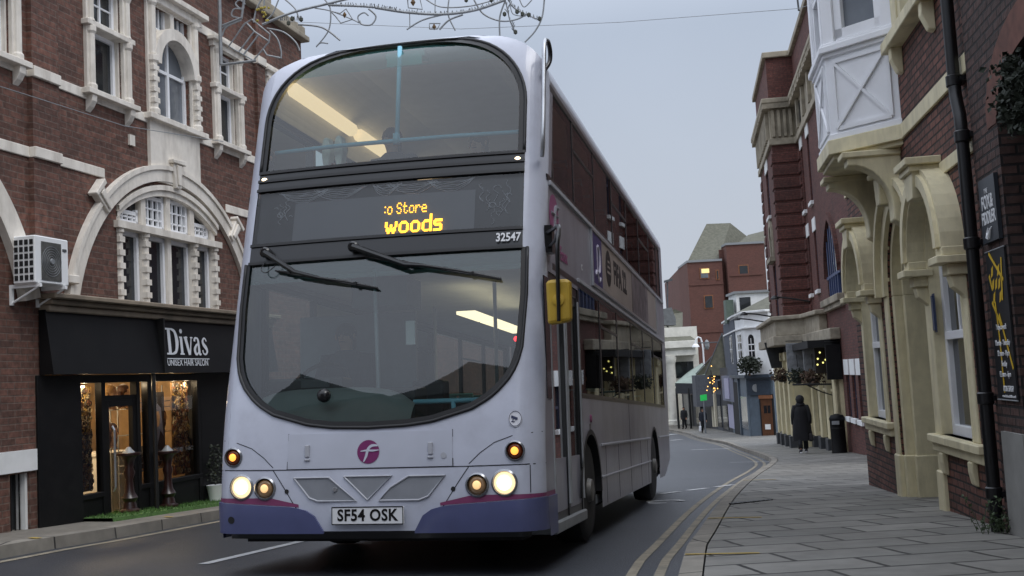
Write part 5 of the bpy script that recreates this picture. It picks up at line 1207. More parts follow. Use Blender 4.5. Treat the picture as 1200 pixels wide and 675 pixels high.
f=MB(); a,c=LP(824,Yt),LP(833,Yt); f.box(a[0],c[0],-.20,-.10,ZT(320,828),ZT(315,828)); f.build('lit_blind',emit('lit_window',(1,.75,.3),.38),t)
f=MB()
for y_ in (332,388): f.box(LP(809)[0],LP(849)[0],-.10,.2,ZT(y_+1.2),ZT(y_-1)); f.box(LP(856)[0],LP(895)[0],-.72,0,ZT(y_+1.2-8),ZT(y_-9))
f.build('brick_band',M['brick_tower'],t)
# low roofs left of the block
t=thing('far_roofs','dull grey far roofs just right of the rear of the bus','house',at(783,385,125),0); o=t.location.copy()
f=MB(); P=[at(x,y,Y_)-o for x,y,Y_ in ((770,392,120),(800,392,120),(800,366,132),(790,362,132),(784,368,132),(770,372,132))]; f.poly(P); f.poly([P[0],P[1],P[1]+Vector((0,0,-7)),P[0]+Vector((0,0,-7))]); f.build('roof',M['slate'],t)
f=MB(); P=[at(x,y,Y_)-o for x,y,Y_ in ((772,381,118),(792,381,118),(792,374,118),(787,360,118),(772,363,118))]; f.prism([(p.x,p.z) for p in P],P[0].y,P[0].y+2); f.build('gable',M['roof_grey'],t)
# lamp posts, sign, lights, pedestrians
t=thing('street_lamp','tall thin lamp post with a small head behind the bus','street lamp',(at(783,480,120).x,120,at(783,480,120).z)); q=t.location
f=MB(); tp=at(782,330,120)-q; f.tube([(0,0,0),tp],[.14,.08],8); f.build('post',M['lead'],t)
f=MB(); f.obox(tp+Vector((.1,0,.1)),(.45,0,.1),(0,.2,0),(0,0,.12)); f.build('lamp_head',M['lead'],t)
Yl=95; t=thing('swan_neck_lamp','white swan neck lamp curving over the far shops','street lamp',(at(816,500,Yl).x,Yl,at(816,500,Yl).z)); q=t.location
f=MB(); P=[at(x,y,Yl)-q for x,y in ((824,411),(823,402),(821,396),(818,395),(815.5,398),(815,402))]; f.tube([P[0]+Vector((0,0,-9.2))]+P,.07,8); f.build('post',M['white'],t)
f=MB(); f.lathe(P[-1]+Vector((0,0,-.35)),[(.34,0),(.27,.16),(.10,.30)],12); f.build('lamp_shade',M['white'],t)
f=MB(); f.ball(at(828.5,404,Yl)-q,.22,.22,.45,10); f.tube([at(828.5,404,Yl)-q,P[0]],.05,5); f.build('finial',M['galv'],t)
Yg=77; p=at(827,508,Yg); t=thing('bus_stop','grey post with a bright green lit sign on the far pavement','sign',(p.x,p.y,p.z))
f=MB(); tp=at(824.5,463,Yg)-p; f.tube([(0,0,0),tp],.06,8); f.build('post',M['galv'],t)
f=MB(); c=at(824.5,466,Yg)-p; f.obox(c,(.22,0,.02),(0,.06,0),(0,0,.20)); f.build('sign_panel',emit('green_sign',(.02,.42,.08),.35),t)
Yx=80; p=at(834,447,Yx); t=thing('light_cluster','cluster of small orange festive lights above the dark shop','lights',(p.x,p.y,p.z-.3)); f=MB(); rr=random.Random(8)
for k in range(18): f.ball((rr.gauss(0,.16),rr.gauss(0,.1),.1+rr.gauss(0,.42)),.04,.04,.04,6)
f.build('bulbs',emit('orange_bulb',(1,.5,.12),2.2),t); f=MB(); f.tube([(0,0,-.6),(0,0,1.1)],.04,5); f.build('frame',M['iron'],t)
p=at(825,507.5,78.5); _,g2=walker('person','pedestrian in a dark jacket with a white bag at the green sign',(p.x,p.y,gz(p.x,p.y)+.17),R(168),1.66,True,.80,M['trousers'],hairm=M['hair'],bag='R',coatm=M['coat_navy'])
bag(_,g2,'shopping_bag','white shopping bag carried by the pedestrian by the green sign',M['white'],1.7)
p=at(802.5,503,88); walker('person','pedestrian in black standing under the canopy by its posts',(p.x,p.y,gz(p.x,p.y)+.17),R(150),1.72,True,.72,M['trousers'],hairm=M['hair'],coatm=M['coat_black'],stride=.08)
# tall bank of buildings behind the bus on the left side of the bend
t=thing('corner_shop','plain brick shop row hidden mostly behind the bus','shop',(-6,40,-4),R(-20)); MB().box(-9,0,0,26,0,8.0).build('wall',M['brick_left'],t); MB().box(-9.2,.2,-.2,26.2,8.0,8.25).build('coping',M['stone_old'],t)
# -------------------------------------------------- festive ironwork and cables over the street
Yd=17.2
IRW=mat('light_frame_metal',hexc('#8e9193'),.5,.2,9,metal=.2)
def curve(P,sub=6):
    P=[Vector(p) for p in P]; out=[]
    for i in range(len(P)-1):
        p0,p1,p2,p3=P[max(i-1,0)],P[i],P[i+1],P[min(i+2,len(P)-1)]
        for k in range(sub):
            q=k/sub; out.append(.5*((2*p1)+(p2-p0)*q+(2*p0-5*p1+4*p2-p3)*q*q+(3*p1-p0-3*p2+p3)*q**3))
    return out+[P[-1]]
p0=at(330,60,Yd); t=thing('festive_light_frame','long wiry festive light frame with scrolls spanning above the bus','decoration',(p0.x,p0.y,p0.z)); 
def T(a,b,Y=Yd): return at(a,b,Y)-p0
def zc5(a,b): return (255+a*.175,b*.175)
def zc6(a,b): return (440+a*.1833,b*.1833)
f=MB()
def fr(pts,r=.012,n=5,Y=Yd): f.tube(curve([T(*p,Y) for p in pts]),r,n)
fr([zc5(300,165),zc5(500,85),zc5(740,25),zc5(900,-15)],.022); fr([zc5(740,35),zc5(1000,45),zc5(1200,70)],.02); fr([zc6(0,50),zc6(200,80),zc6(430,92),zc6(640,65),zc6(830,0)],.024)
f.build('main_arcs',IRW,t)
f=MB()
fr([zc5(715,-5),zc5(755,60),zc5(745,200),zc5(660,315)]); fr([zc5(540,165),zc5(700,185),zc5(820,270)],.016); fr([zc5(450,-5),zc5(520,60),zc5(545,130)]); fr([zc5(650,55),zc5(760,75),zc5(900,130),zc5(950,155)],.010)
fr([zc5(950,155),zc5(940,110),zc5(980,85),zc5(1010,105)],.012); fr([zc5(1010,60),zc5(1060,110),zc5(1030,165),zc5(970,165),zc5(950,140)],.014)
fr([zc5(660,315),zc5(690,288),zc5(740,292)]); fr([zc5(410,-5),zc5(370,90),zc5(330,130)]); 
fr([zc6(200,190),zc6(300,130),zc6(450,90)],.014); fr([zc6(410,190),zc6(470,130),zc6(560,95)],.016); fr([zc6(470,-5),zc6(465,95),zc6(510,195)]); fr([zc6(220,170),zc6(218,88)],.008); fr([zc6(380,80),zc6(382,-5)],.008)
fr([zc6(320,-5),zc6(420,45),zc6(600,40),zc6(760,0)],.012); fr([zc6(630,0),zc6(690,90),zc6(800,135),zc6(900,125),zc6(960,95)],.014)
fr([zc6(830,5),zc6(795,110),zc6(795,235)],.014); fr([zc6(1080,-5),zc6(1065,110),zc6(1020,200),zc6(955,270)],.014); fr([zc6(830,0),zc6(860,130),zc6(895,210)],.010); fr([zc6(850,0),zc6(900,60),zc6(1050,130)],.010); fr([zc6(920,-5),zc6(950,45),zc6(1000,0)],.01); fr([zc6(860,20),zc6(880,90),zc6(960,105)],.008)
f.build('scrolls',IRW,t)
f=MB(); STR=[[zc5(755,75),zc5(820,90),zc5(860,60),zc5(905,130),zc5(825,155),zc5(790,110)],[zc6(205,-5),zc6(210,50),zc6(300,60),zc6(285,-5)],[zc6(345,185),zc6(345,150),zc6(415,150),zc6(395,185)]]
for P in STR: f.tube([T(*p) for p in P]+[T(*P[0])],.011,5)
f.build('stars',IRW,t)
f=MB()
for c,a in ((zc5(850,100),.05),(zc6(240,15),.06),(zc6(375,172),.05)):
    q=T(*c); f.lathe((q.x,q.y,q.z),[(.005,-a),(a*.7,0),(.005,a)],4)
f.build('star_centres',mat('amber_glass',hexc('#6b5233'),.3,.2),t)
f=MB(); rr=random.Random(3)
for P in ([zc5(770,35),zc5(1000,45),zc5(1200,70)],[zc6(0,50),zc6(200,80),zc6(430,92),zc6(640,65),zc6(830,0)],[zc5(420,130),zc5(560,130)],[zc6(830,0),zc6(860,130),zc6(895,210)],[zc6(850,0),zc6(900,60),zc6(1050,130)]):
    for q in curve([T(*p) for p in P],12): f.tube([q+Vector((0,0,-.02)),q+Vector((rr.gauss(0,.02),rr.gauss(0,.02),.05))],.007,4)
f.build('fairy_lamps',M['galv'],t)
f=MB()
for c in (zc5(475,155),zc5(500,125),zc5(560,130),zc6(905,75),zc6(940,90),zc6(980,95),zc6(1050,120),zc6(895,205),zc6(825,90),zc6(580,0),zc6(740,0)): q=T(*c); f.ball(q,.035,.035,.045,6)
f.build('leaf_lamps',mat('dark_lamp',hexc('#3d4034'),.5,.2),t)
# wall-mounted bracket part
s0=3.72; p1=lpt(s0,.15,4.2); t2=thing('wall_light_bracket','pale metal festive bracket with a stepped lozenge fixed to the brick wall','decoration',(p1.x,p1.y,p1.z))
Yb=16.4
def T2(a,b,Y=Yb): return at(a,b,Y)-p1
f=MB(); f.tube([T2(257,-6),T2(259,76)],.028,8); f.tube([T2(259,76),T2(300,71)],.02,6); f.tube([T2(261,30),T2(283,21),T2(286,0)],.02,6); f.build('arm',IRW,t2)
f=MB()
for P in ([zc5(180,160),zc5(230,130),zc5(350,230),zc5(345,280),zc5(240,405),zc5(75,310),zc5(180,160)],[zc5(245,210),zc5(140,350)],[zc5(275,230),zc5(170,370)],[zc5(190,150),zc5(250,215),zc5(340,275)],[zc5(305,330),zc5(330,370),zc5(430,390)]): f.tube([T2(*p) for p in P],.014,5)
for P in ([zc5(350,205),zc5(400,260),zc5(425,340),zc5(425,390)],[zc5(330,190),zc5(440,215),zc5(520,280),zc5(550,340)],[zc5(185,30),zc5(150,0),zc5(120,25),zc5(150,55),zc5(180,50)],[zc5(165,60),zc5(110,60),zc5(95,105),zc5(150,120)],[zc5(30,190),zc5(90,150),zc5(160,125)],[zc5(30,240),zc5(60,180),zc5(160,135)],[zc5(240,150),zc5(260,60),zc5(295,-5)],[zc5(310,60),zc5(312,-5)]): f.tube(curve([T2(*p) for p in P]),.013,5)
f.build('scrolls',IRW,t2)
f=MB(); q=T2(*zc5(300,95)); 
for k in range(14): f.ball(q+Vector((rr.gauss(0,.05),rr.gauss(0,.05),rr.gauss(0,.07))),.022,.022,.022,6)
f.build('gold_lamps',mat('gold_bulb',hexc('#b3a04a'),.3,.2,metal=.5),t2)
a,b_=at(540,34,19),at(935,10,17); t=thing('overhead_cable','thin cable crossing the sky above the street','cable',(b_.x,b_.y,b_.z)); MB().tube([a-b_+Vector((-6,0,.6)),a-b_,(a-b_)*.5+Vector((0,0,-.05)),Vector((0,0,0)),Vector((1.5,-1,.1))],.005,5).build('cable',M['galv'],t)
a,b_=lpt(-1.5,.1,3.45),lpt(3.2,.35,3.72); t=thing('wall_cable','thin pale cable slung across the left brick wall','cable',(a.x,a.y,a.z)); d=b_-a; MB().tube([Vector((0,0,0)),d*.5+Vector((0,0,-.12)),d],.005,5).build('cable',M['galv'],t)
# ================================================================== THE DOUBLE DECKER BUS
BY,BPi,BR_=.22332,-.04801,-.01509
_fw=Vector((math.sin(BY)*math.cos(BPi),math.cos(BY)*math.cos(BPi),math.sin(BPi))); _rt=Vector((math.cos(BY),-math.sin(BY),0)); _up=_rt.cross(_fw)
_x=_rt*math.cos(BR_)+_up*math.sin(BR_); _z=_up*math.cos(BR_)-_rt*math.sin(BR_)
BUS=thing('double_decker_bus','lilac and white double decker bus with lit headlights coming up the road','bus')
BUS['_zb']=.06
_loc=Vector((-1.17897,8.35327,-1.46149))+_z*.06
BUS.matrix_world=Matrix(((_x.x,_fw.x,_z.x,_loc.x),(_x.y,_fw.y,_z.y,_loc.y),(_x.z,_fw.z,_z.z,_loc.z),(0,0,0,1)))
BUSM=BUS.matrix_world.copy()
def bp(x,y,z): return BUSM@Vector((x,y,z-.06))
HW,LEN=1.31,10.45
PR=[(.0,.06),(.3,.04),(.55,.0),(1.0,.02),(1.3,.06),(2.5,.33),(3.0,.45),(3.3,.53),(3.8,.65),(4.15,.74),(4.35,.83),(4.48,.94),(4.56,1.08),(4.64,1.4)]
def prof(z):
    for (a,b),(c,d) in zip(PR,PR[1:]):
        if z<=c: return b+(d-b)*(max(z,a)-a)/(c-a)
    return PR[-1][1]
def sprof(z): return (prof(z-.10)+2*prof(z)+prof(z+.10))/4
def bow(x):
    a=min(abs(x),HW); y=.07*(a/HW)**2; r=.20
    if a>HW-r: y+=r-math.sqrt(max(r*r-(a-HW+r)**2,0))
    return y
def F(x,z,off=0.0):
    a=max(-HW,min(HW,x)); p=Vector((a,sprof(z)+bow(a),z))
    if off:
        e_=.004; q=max(-HW+.006,min(HW-.006,a)); dx=(bow(q+e_)-bow(q-e_))/(2*e_); dz=(sprof(z+.02)-sprof(z-.02))/.04
        p+=Vector((dx,-1,dz)).normalized()*off
    return p
def XS(a,b,n):
    """x samples that follow the rounded corners closely"""
    c=HW-.2; out=[a+(b-a)*i/n for i in range(n+1)]
    ex=[s*(c+.2*math.sin(R(q))) for s in(-1,1) for q in range(0,91,8)]+[HW,-HW]
    out=sorted(set([round(v,5) for v in out+[v for v in ex if min(a,b)<v<max(a,b)]])); return out
def fstrip(mb,xs,lo,hi,nz,off=0.0,back=None):
    lo_=lo if callable(lo) else (lambda x:lo); hi_=hi if callable(hi) else (lambda x:hi)
    rows=[[F(x,lo_(x)+(hi_(x)-lo_(x))*j/nz,off) for x in xs] for j in range(nz+1)]
    mb.grid(rows); 
    if back is not None:
        rb=[[F(x,lo_(x)+(hi_(x)-lo_(x))*j/nz,back) for x in xs] for j in (0,nz)]
        mb.strip(rows[0],rb[0]); mb.strip(rows[-1],rb[1])
        for i in (0,-1): mb.strip([r_[i] for r_ in rows],[F(xs[i],lo_(xs[i])+(hi_(xs[i])-lo_(xs[i]))*j/nz,back) for j in range(nz+1)])
    return mb
def Bp(name,m,mb,parent=None,**k): return mb.build(name,m,parent or BUS,**k)
ZB=[(0,1.165),(.3,1.175),(.5,1.20),(.8,1.285),(.93,1.36),(1.0,1.42),(1.08,1.51),(1.13,1.60),(1.165,1.74),(1.185,1.92),(1.19,2.15)]
def zb_(x):
    a=abs(x)
    for (p,q),(r_,s) in zip(ZB,ZB[1:]):
        if a<=r_: 
            return q+(s-q)*(a-p)/(r_-p)
    return ZB[-1][1]
X1=1.15
def zrf(x): a=min(abs(x)/HW,1); return 4.03+.60*math.sqrt(max(0,1-a**2.1))
def ztp(x): a=min(abs(x)/X1,1); return 3.80+.73*math.sqrt(max(0,1-a**2.7))
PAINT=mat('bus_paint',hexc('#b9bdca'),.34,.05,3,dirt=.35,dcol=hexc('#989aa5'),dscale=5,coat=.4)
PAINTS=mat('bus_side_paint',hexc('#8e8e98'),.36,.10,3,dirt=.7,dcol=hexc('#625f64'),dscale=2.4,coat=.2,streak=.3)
SILV=mat('bus_silver_grey',hexc('#a3a5ac'),.45,.05,6)
PURP=mat('bus_purple',hexc('#4f547a'),.4,.08,4,dirt=.4,dcol=hexc('#3f4155'),coat=.3)
MAG=mat('bus_magenta',hexc('#77395c'),.4,.06)
BLK=mat('bus_black',hexc('#101113'),.30,.15,6,coat=.2)
GLF=glass_thin('windscreen',(.72,.83,.81),.06,.012,veil=.012,veilcol=(.42,.52,.53))  # thin grey diffuse layer stands in for glare veiling the screen
GLS=glass_thin('side_glass',(.42,.43,.43),.0,.01)
GLO=glass_thin('far_side_glass',(.6,.64,.63),.0,.01)
# ---- front skin
xs=XS(-1.19,1.19,60)
b=MB(); fstrip(b,XS(-HW,HW,40),.40,.95,6)
fstrip(b,xs,.95,zb_,6)
for s in (-1,1):
    xr=XS(min(s*1.19,s*HW),max(s*1.19,s*HW),4); fstrip(b,xr,.95,2.53,14)
    xr=XS(min(s*1.155,s*HW),max(s*1.155,s*HW),4); fstrip(b,xr,2.53,3.30,8)
    xr=XS(min(s*X1,s*HW),max(s*X1,s*HW),5); fstrip(b,xr,3.30,3.80,5); fstrip(b,xr,3.80,lambda x:max(zrf(x),3.801),6)
xt=[X1*math.sin(R(q)) for q in range(-90,91,5)]; fstrip(b,xt,ztp,zrf,5)
Bp('front_panel',PAINT,b,smooth=True)
# roof
b=MB(); xr=[HW*math.sin(R(q)) for q in range(-90,91,5)]
rows=[]
for k in range(0,25):
    row=[]
    for x in xr: y0=F(x,zrf(x)).y; row.append((x,y0+(LEN-y0)*k/24,zrf(x)))
    rows.append(row)
b.grid(rows); Bp('roof',PAINT,b,smooth=True)
# rear
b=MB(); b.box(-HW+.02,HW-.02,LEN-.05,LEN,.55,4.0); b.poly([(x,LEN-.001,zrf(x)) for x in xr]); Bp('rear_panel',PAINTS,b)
# ---- sides
FW,RW=2.42,8.12
def arch(y,c,r=.58): return .50+math.sqrt(max(0,r*r-(y-c)**2)) if abs(y-c)<r else 0
def zlow(y):
    z=max(.34,arch(y,FW),arch(y,RW)); 
    if y>9.5: z=max(z,.34+.25*(y-9.5))
    return z
def sstrip(mb,s,ys,lo,hi,nz=2,x=HW):
    lo_=lo if callable(lo) else (lambda y:lo); hi_=hi if callable(hi) else (lambda y:hi)
    mb.grid([[(s*x,y,lo_(y)+(hi_(y)-lo_(y))*j/nz) for y in ys] for j in range(nz+1)])
def YS(a,b,extra=()):
    out=[a+(b-a)*i/40 for i in range(41)]
    for c in (FW,RW): out+= [c+.58*math.cos(math.pi*i/24) for i in range(25)]
    return sorted(set(round(v,4) for v in out+list(extra) if a<=v<=b))
DY0,DY1=.60,1.98
for s,nm in ((1,'nearside'),(-1,'offside')):
    lo_end=(lambda z: sprof(z)+.27)
    b=MB()
    if s==1:
        sstrip(b,s,YS(DY1,LEN),zlow,1.40,3)
        b.grid([[(HW,sprof(z)+.27+(DY0-sprof(z)-.27)*t,z) for t in (0,.5,1)] for z in [.4+(2.40-.4)*j/16 for j in range(17)]])
        b.grid([[(HW,sprof(z)+.27+(DY1-sprof(z)-.27)*t,z) for t in (0,.5,1)] for z in (2.36,2.40,2.45)])
    else:
        b.grid([[(-HW,sprof(max(zlow(y),.4))*0+y if y>.62 else sprof(z)+.27+(.62-sprof(z)-.27)*max(0,(y-.3)/.32),max(z,zlow(y))) for y in YS(.3,LEN)] for z in [.34+(1.4-.34)*j/8 for j in range(9)]])
        b.grid([[(-HW,sprof(z)+.27+(.95-sprof(z)-.27)*t,z) for t in (0,.5,1)] for z in [1.4+(2.45-1.4)*j/8 for j in range(9)]])
    # between the decks, and the cove above the top windows
    b.grid([[(s*HW,sprof(z)+.27+(LEN-sprof(z)-.27)*t,z) for t in [i/20 for i in range(21)]] for z in [2.44+(3.14-2.44)*j/4 for j in range(5)]])
    b.grid([[(s*HW,sprof(z)+.27+(LEN-sprof(z)-.27)*t,z) for t in [i/20 for i in range(21)]] for z in (3.98,4.005,4.03)])
    b.grid([[(s*HW,sprof(z)+.27+.12*t,z) for t in (0,1)] for z in [3.1+.9*j/8 for j in range(9)]])
    b.grid([[(s*HW,LEN-.55+.55*t,z) for t in (0,1)] for z in (1.4,2.0,2.44)]); b.grid([[(s*HW,LEN-.4+.4*t,z) for t in (0,1)] for z in (3.1,3.6,3.99)])
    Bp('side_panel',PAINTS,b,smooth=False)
    # black window pillars and rails, with panes between
    b=MB()
    up=[.98,2.0,3.25,4.55,5.85,7.15,8.45,9.55,LEN-.4]; lo=([2.02,3.3,4.6,5.9,7.2,8.5,LEN-.55] if s==1 else [.95,2.0,3.3,4.6,5.9,7.2,8.5,LEN-.55])
    for y in up: b.box(min(s*(HW-.05),s*(HW-.003)),max(s*(HW-.05),s*(HW-.003)),y-.03,y+.03,3.13,3.99)
    for y in lo: b.box(min(s*(HW-.05),s*(HW-.003)),max(s*(HW-.05),s*(HW-.003)),y-.03,y+.03,1.39,2.45)
    for z0,z1,ya,yb in ((3.12,3.17,.7,LEN-.4),(3.94,3.99,.95,LEN-.4),(1.385,1.43,lo[0],LEN-.5),(2.40,2.452,.8,LEN-.5)):
        b.box(min(s*(HW-.05),s*(HW+.002)),max(s*(HW-.05),s*(HW+.002)),ya,yb,z0,z1)
    Bp('window_pillars',BLK,b)
    for P,z0,z1 in ((up,3.17,3.94),(lo,1.43,2.40)):
        for a,c in zip(P,P[1:]):
            b=MB(); b.add([(s*(HW-.008),a+.02,z0),(s*(HW-.008),c-.02,z0),(s*(HW-.008),c-.02,z1),(s*(HW-.008),a+.02,z1)],[(0,1,2,3)]); Wn=Bp('side_window',GLS if s==1 else GLO,b)
            if c-a>1.1 and P is not None and (P.index(a)%2==1):
                b=MB(); b.box(min(s*(HW-.03),s*(HW+.001)),max(s*(HW-.03),s*(HW+.001)),a+.02,c-.02,z1-.27,z1-.245); Bp('vent_bar',BLK,b,Wn)
    if True:
        b=MB(); b.add([(s*(HW-.008),sprof(3.17)+.39,3.17),(s*(HW-.008),.97,3.17),(s*(HW-.008),1.0,3.94),(s*(HW-.008),sprof(3.94)+.39,3.94)],[(0,1,2,3)]); Bp('side_window',GLS,b)
# mouldings along the nearside
b=MB()
b.box(HW-.01,HW+.022,.75,LEN-.2,3.085,3.125); b.box(HW-.01,HW+.018,DY1,LEN-.3,2.44,2.475); b.box(HW-.01,HW+.012,DY1+1.05,RW-.6,.93,.955); b.box(HW-.01,HW+.012,3.02,RW-.6,.62,.64); b.box(HW-.01,HW+.012,RW+.6,LEN-.1,.93,.955)
Bp('side_moulding',SILV,b,bevel=.004)
for y in (3.35,4.3,5.35,6.4,7.2):
    b=MB(); b.box(HW-.01,HW+.002,y-.006,y+.006,.36,1.38 if y in (5.35,) else .93); Bp('panel_joint',BLK,b)
b=MB(); b.box(HW-.01,HW+.0025,DY1+.4,DY1+.46,1.05,1.15); Bp('vent_slot',BLK,b)
b=MB(); b.lathe((HW+.001,2.45,1.20),[(.04,0),(.03,.012)],12,'x'); Bp('filler_cap',MAG,b)
# grimy swirl on side: nothing painted; wheel arches in black
b=MB()
for c in (FW,RW):
    for s in (1,-1):
        A=[(s*(HW+.004),c+.60*math.cos(math.pi*i/24),.5+.60*math.sin(math.pi*i/24)) for i in range(25)]; Bq=[(s*(HW+.004),c+.555*math.cos(math.pi*i/24),.5+.555*math.sin(math.pi*i/24)) for i in range(25)]; Cq=[(s*(HW-.35),p[1],p[2]) for p in Bq]
        b.strip(A,Bq); b.strip(Bq,Cq)
Bp('wheel_arches',M['rubber'],b)
# wheels
TYR=mat('tyre',(.012,.012,.012),.8,.3); RIM=mat('dirty_rim',hexc('#6f6d69'),.5,.3,9,metal=.3,dirt=.5)
for c,x0 in ((FW,HW-.04),(RW,HW-.03)):
    for s in (1,-1):
        b=MB(); pr=[(.28,0),(.42,0),(.465,-.03),(.475,-.08),(.475,-.22),(.46,-.27),(.30,-.28)]
        b.lathe((s*x0,c,.54),[(r_,h*s) for r_,h in pr],36,'x'); Wh=Bp('wheel',TYR,b,smooth=2)
        b=MB(); b.lathe((s*(x0-.01),c,.54),[(.285,0),(.285,-.05*s),(.19,-.07*s),(.12,-.02*s),(.10,.05*s),(.05,.06*s)],28,'x')
        for k in range(10): a=2*math.pi*k/10; b.lathe((s*(x0-.055),c+.16*math.cos(a),.54+.16*math.sin(a)),[(.016,-.03*s),(.016,.02*s)],6,'x')
        Bp('rim',RIM,b,Wh,smooth=2)
b=MB(); b.box(-1.12,1.12,.3,LEN-.2,.30,.38); b.box(-1.0,1.0,FW-.1,FW+.1,.45,.6); b.box(-1.0,1.0,RW-.1,RW+.1,.45,.6); b.box(-1.25,1.25,LEN-2.2,LEN-.1,.45,1.1); Bp('chassis',M['dark'],b)
# ---- nearside door
b=MB()
xd=HW-.03
b.box(xd-.02,xd+.02,DY0,DY0+.06,.40,2.36); b.box(xd-.02,xd+.02,DY1-.06,DY1,.40,2.36); b.box(xd-.02,xd+.02,DY0,DY1,2.28,2.36); b.box(xd-.02,xd+.02,(DY0+DY1)/2-.045,(DY0+DY1)/2+.045,.40,2.3)
for y0,y1 in ((DY0+.06,(DY0+DY1)/2-.045),((DY0+DY1)/2+.045,DY1-.06)): b.box(xd-.012,xd+.012,y0,y1,.40,.46); b.box(xd-.012,xd+.012,y0,y1,2.20,2.28)
DOOR=Bp('door',BLK,b,bevel=.004)
b=MB()
for y0,y1 in ((DY0+.06,(DY0+DY1)/2-.045),((DY0+DY1)/2+.045,DY1-.06)): b.box(xd-.01,xd+.008,y0,y1,.46,.88)
Bp('door_lower_panel',PAINTS,b,DOOR)
b=MB()
for y0,y1 in ((DY0+.06,(DY0+DY1)/2-.045),((DY0+DY1)/2+.045,DY1-.06)): b.add([(xd,y0,.88),(xd,y1,.88),(xd,y1,2.2),(xd,y0,2.2)],[(0,1,2,3)])
Bp('door_glass',GLS,b,DOOR)
b=MB()
for y in ((DY0+DY1)/2-.03,(DY0+DY1)/2+.03,DY0+.03,DY1-.03): b.tube([(xd+.025,y,.5),(xd+.025,y,2.25)],.014,8)
Bp('door_edge_rail',M['steel'],b,DOOR)
b=MB(); b.box(HW-.45,HW+.015,DY0-.02,DY1+.02,.31,.40); Bp('door_step',M['galv'],b,bevel=.01)
b=MB(); b.box(HW-.002,HW+.006,.40,.585,1.35,2.30); Bp('quarter_glass',M['pane'],b)
# ---- windscreens, black bands, destination box
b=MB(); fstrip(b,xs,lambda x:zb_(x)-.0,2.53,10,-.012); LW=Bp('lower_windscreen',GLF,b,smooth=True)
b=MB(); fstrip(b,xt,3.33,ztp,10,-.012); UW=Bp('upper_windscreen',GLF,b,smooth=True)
STP=glass_thin('sun_strip',(.50,.80,.78),.0,.02,veil=.10,veilcol=(.10,.36,.36))
b=MB(); fstrip(b,xs,2.36,2.53,3,-.020); Bp('sun_strip',STP,b,LW,smooth=True)
b=MB(); xq=[x for x in xt if ztp(x)>4.24]; fstrip(b,xq,4.23,ztp,4,-.020); Bp('sun_strip',STP,b,UW,smooth=True)
# rubber seals following the outlines
def seal(P,name,r=.016,parent=None,w=.0):
    b=MB(); b.tube([F(x,z,.004) for x,z in P],r,6); return Bp(name,M['rubber'],b,parent,smooth=True)
P=[(-1.19,2.53)]+[(-1.19,2.53-.38*i/4) for i in range(1,4)]+[(x,zb_(x)) for x in xs]+[(1.19,2.15+.38*i/4) for i in range(1,5)]
b=MB()
def ring_band(b,P,w,off):
    """flat black band on the skin inside an outline"""
    A=[];Bq=[]
    for i,(x,z) in enumerate(P):
        x0,z0=P[max(i-1,0)]; x1,z1=P[min(i+1,len(P)-1)]; t=Vector((x1-x0,z1-z0)).normalized(); n=Vector((-t.y,t.x))*w
        A.append(F(x,z,off)); Bq.append(F(x+n.x,z+n.y,off))
    b.strip(A,Bq)
ring_band(b,P,.045,.003); Bp('black_surround',M['rubber'],b,LW)
seal(P,'seal',.014,LW)
PU=[(-X1,3.34+.46*i/6) for i in range(6)]+[(x,ztp(x)) for x in xt]+[(X1,3.80-.46*i/6) for i in range(1,7)]
b=MB(); ring_band(b,PU[::-1],.05,.003); Bp('black_surround',M['rubber'],b,UW); seal(PU,'seal',.014,UW)
xb=XS(-1.155,1.155,30)
b=MB(); fstrip(b,xb,2.52,2.69,2,.004,-.03); fstrip(b,xb,3.17,3.34,2,.004,-.03); BB=Bp('black_band',BLK,b,smooth=2)
b=MB()
for z in (2.53,2.685,3.175,3.26,3.335): fstrip(b,xb,z-.012,z+.012,1,.018,0)
Bp('band_ribs',M['rubber'],b,BB)
b=MB(); fstrip(b,xb,2.69,3.17,3,-.035); DB=Bp('destination_box',mat('box_black',hexc('#191b1f'),.35,.35,7,dirt=.3,dcol=hexc('#3a3e44'),dscale=7),b,smooth=True)
# dirty swirls on the inside of the destination glass
swm=mat('condensation',hexc('#c9cdd2'),.8,.2)
b=MB(); rr=random.Random(12)
def swirl(pts,r=.0026): b.tube([F(x,z,-.028) for x,z in pts],r,4)
for xl_,xr_ in ((-.95,-.52),(-.62,-.18),(-.1,.12),(.02,.42),(.36,.74)):          # drapes hanging from the top edge
    for k in range(6):
        d_=.012+.016*k+rr.uniform(-.004,.004); e_=rr.uniform(-.02,.02); swirl([(xl_+e_+(xr_-xl_)*q/10,3.15-min(.10,d_*4*(q/10)*(1-q/10)*1.1+.004*math.sin(q*1.7+k))) for q in range(11)])
for x0 in (-.93,-.88,.80,.86,.92,.98,1.04):                                   # runs down the two sides
    for k in range(2):
        a_=rr.uniform(0,6.28); z0=rr.uniform(2.74,2.95); z1=z0+rr.uniform(.1,.2); x_=x0+rr.uniform(-.03,.03); swirl([(x_+.016*math.sin(a_+q*1.1)+.004*q*rr.uniform(-.5,.5),z0+(min(z1,3.13)-z0)*q/9) for q in range(10)])
for k in range(7):
    x_,z_=rr.choice((rr.uniform(.80,1.08),rr.uniform(-1.0,-.83))),rr.uniform(2.78,3.06); r_=rr.uniform(.015,.04); swirl([(x_+r_*math.cos(q*.7),z_+r_*.8*math.sin(q*.7)) for q in range(rr.choice((5,7,10)))])
Bp('dried_swirls',swm,b,DB)
b=MB(); fstrip(b,[-.80+1.56*i/14 for i in range(15)],2.70,3.05,2,-.030); LED=Bp('display_window',mat('led_screen',hexc('#4b4f56'),.35,.12,3,coat=.4),b,DB,smooth=True)
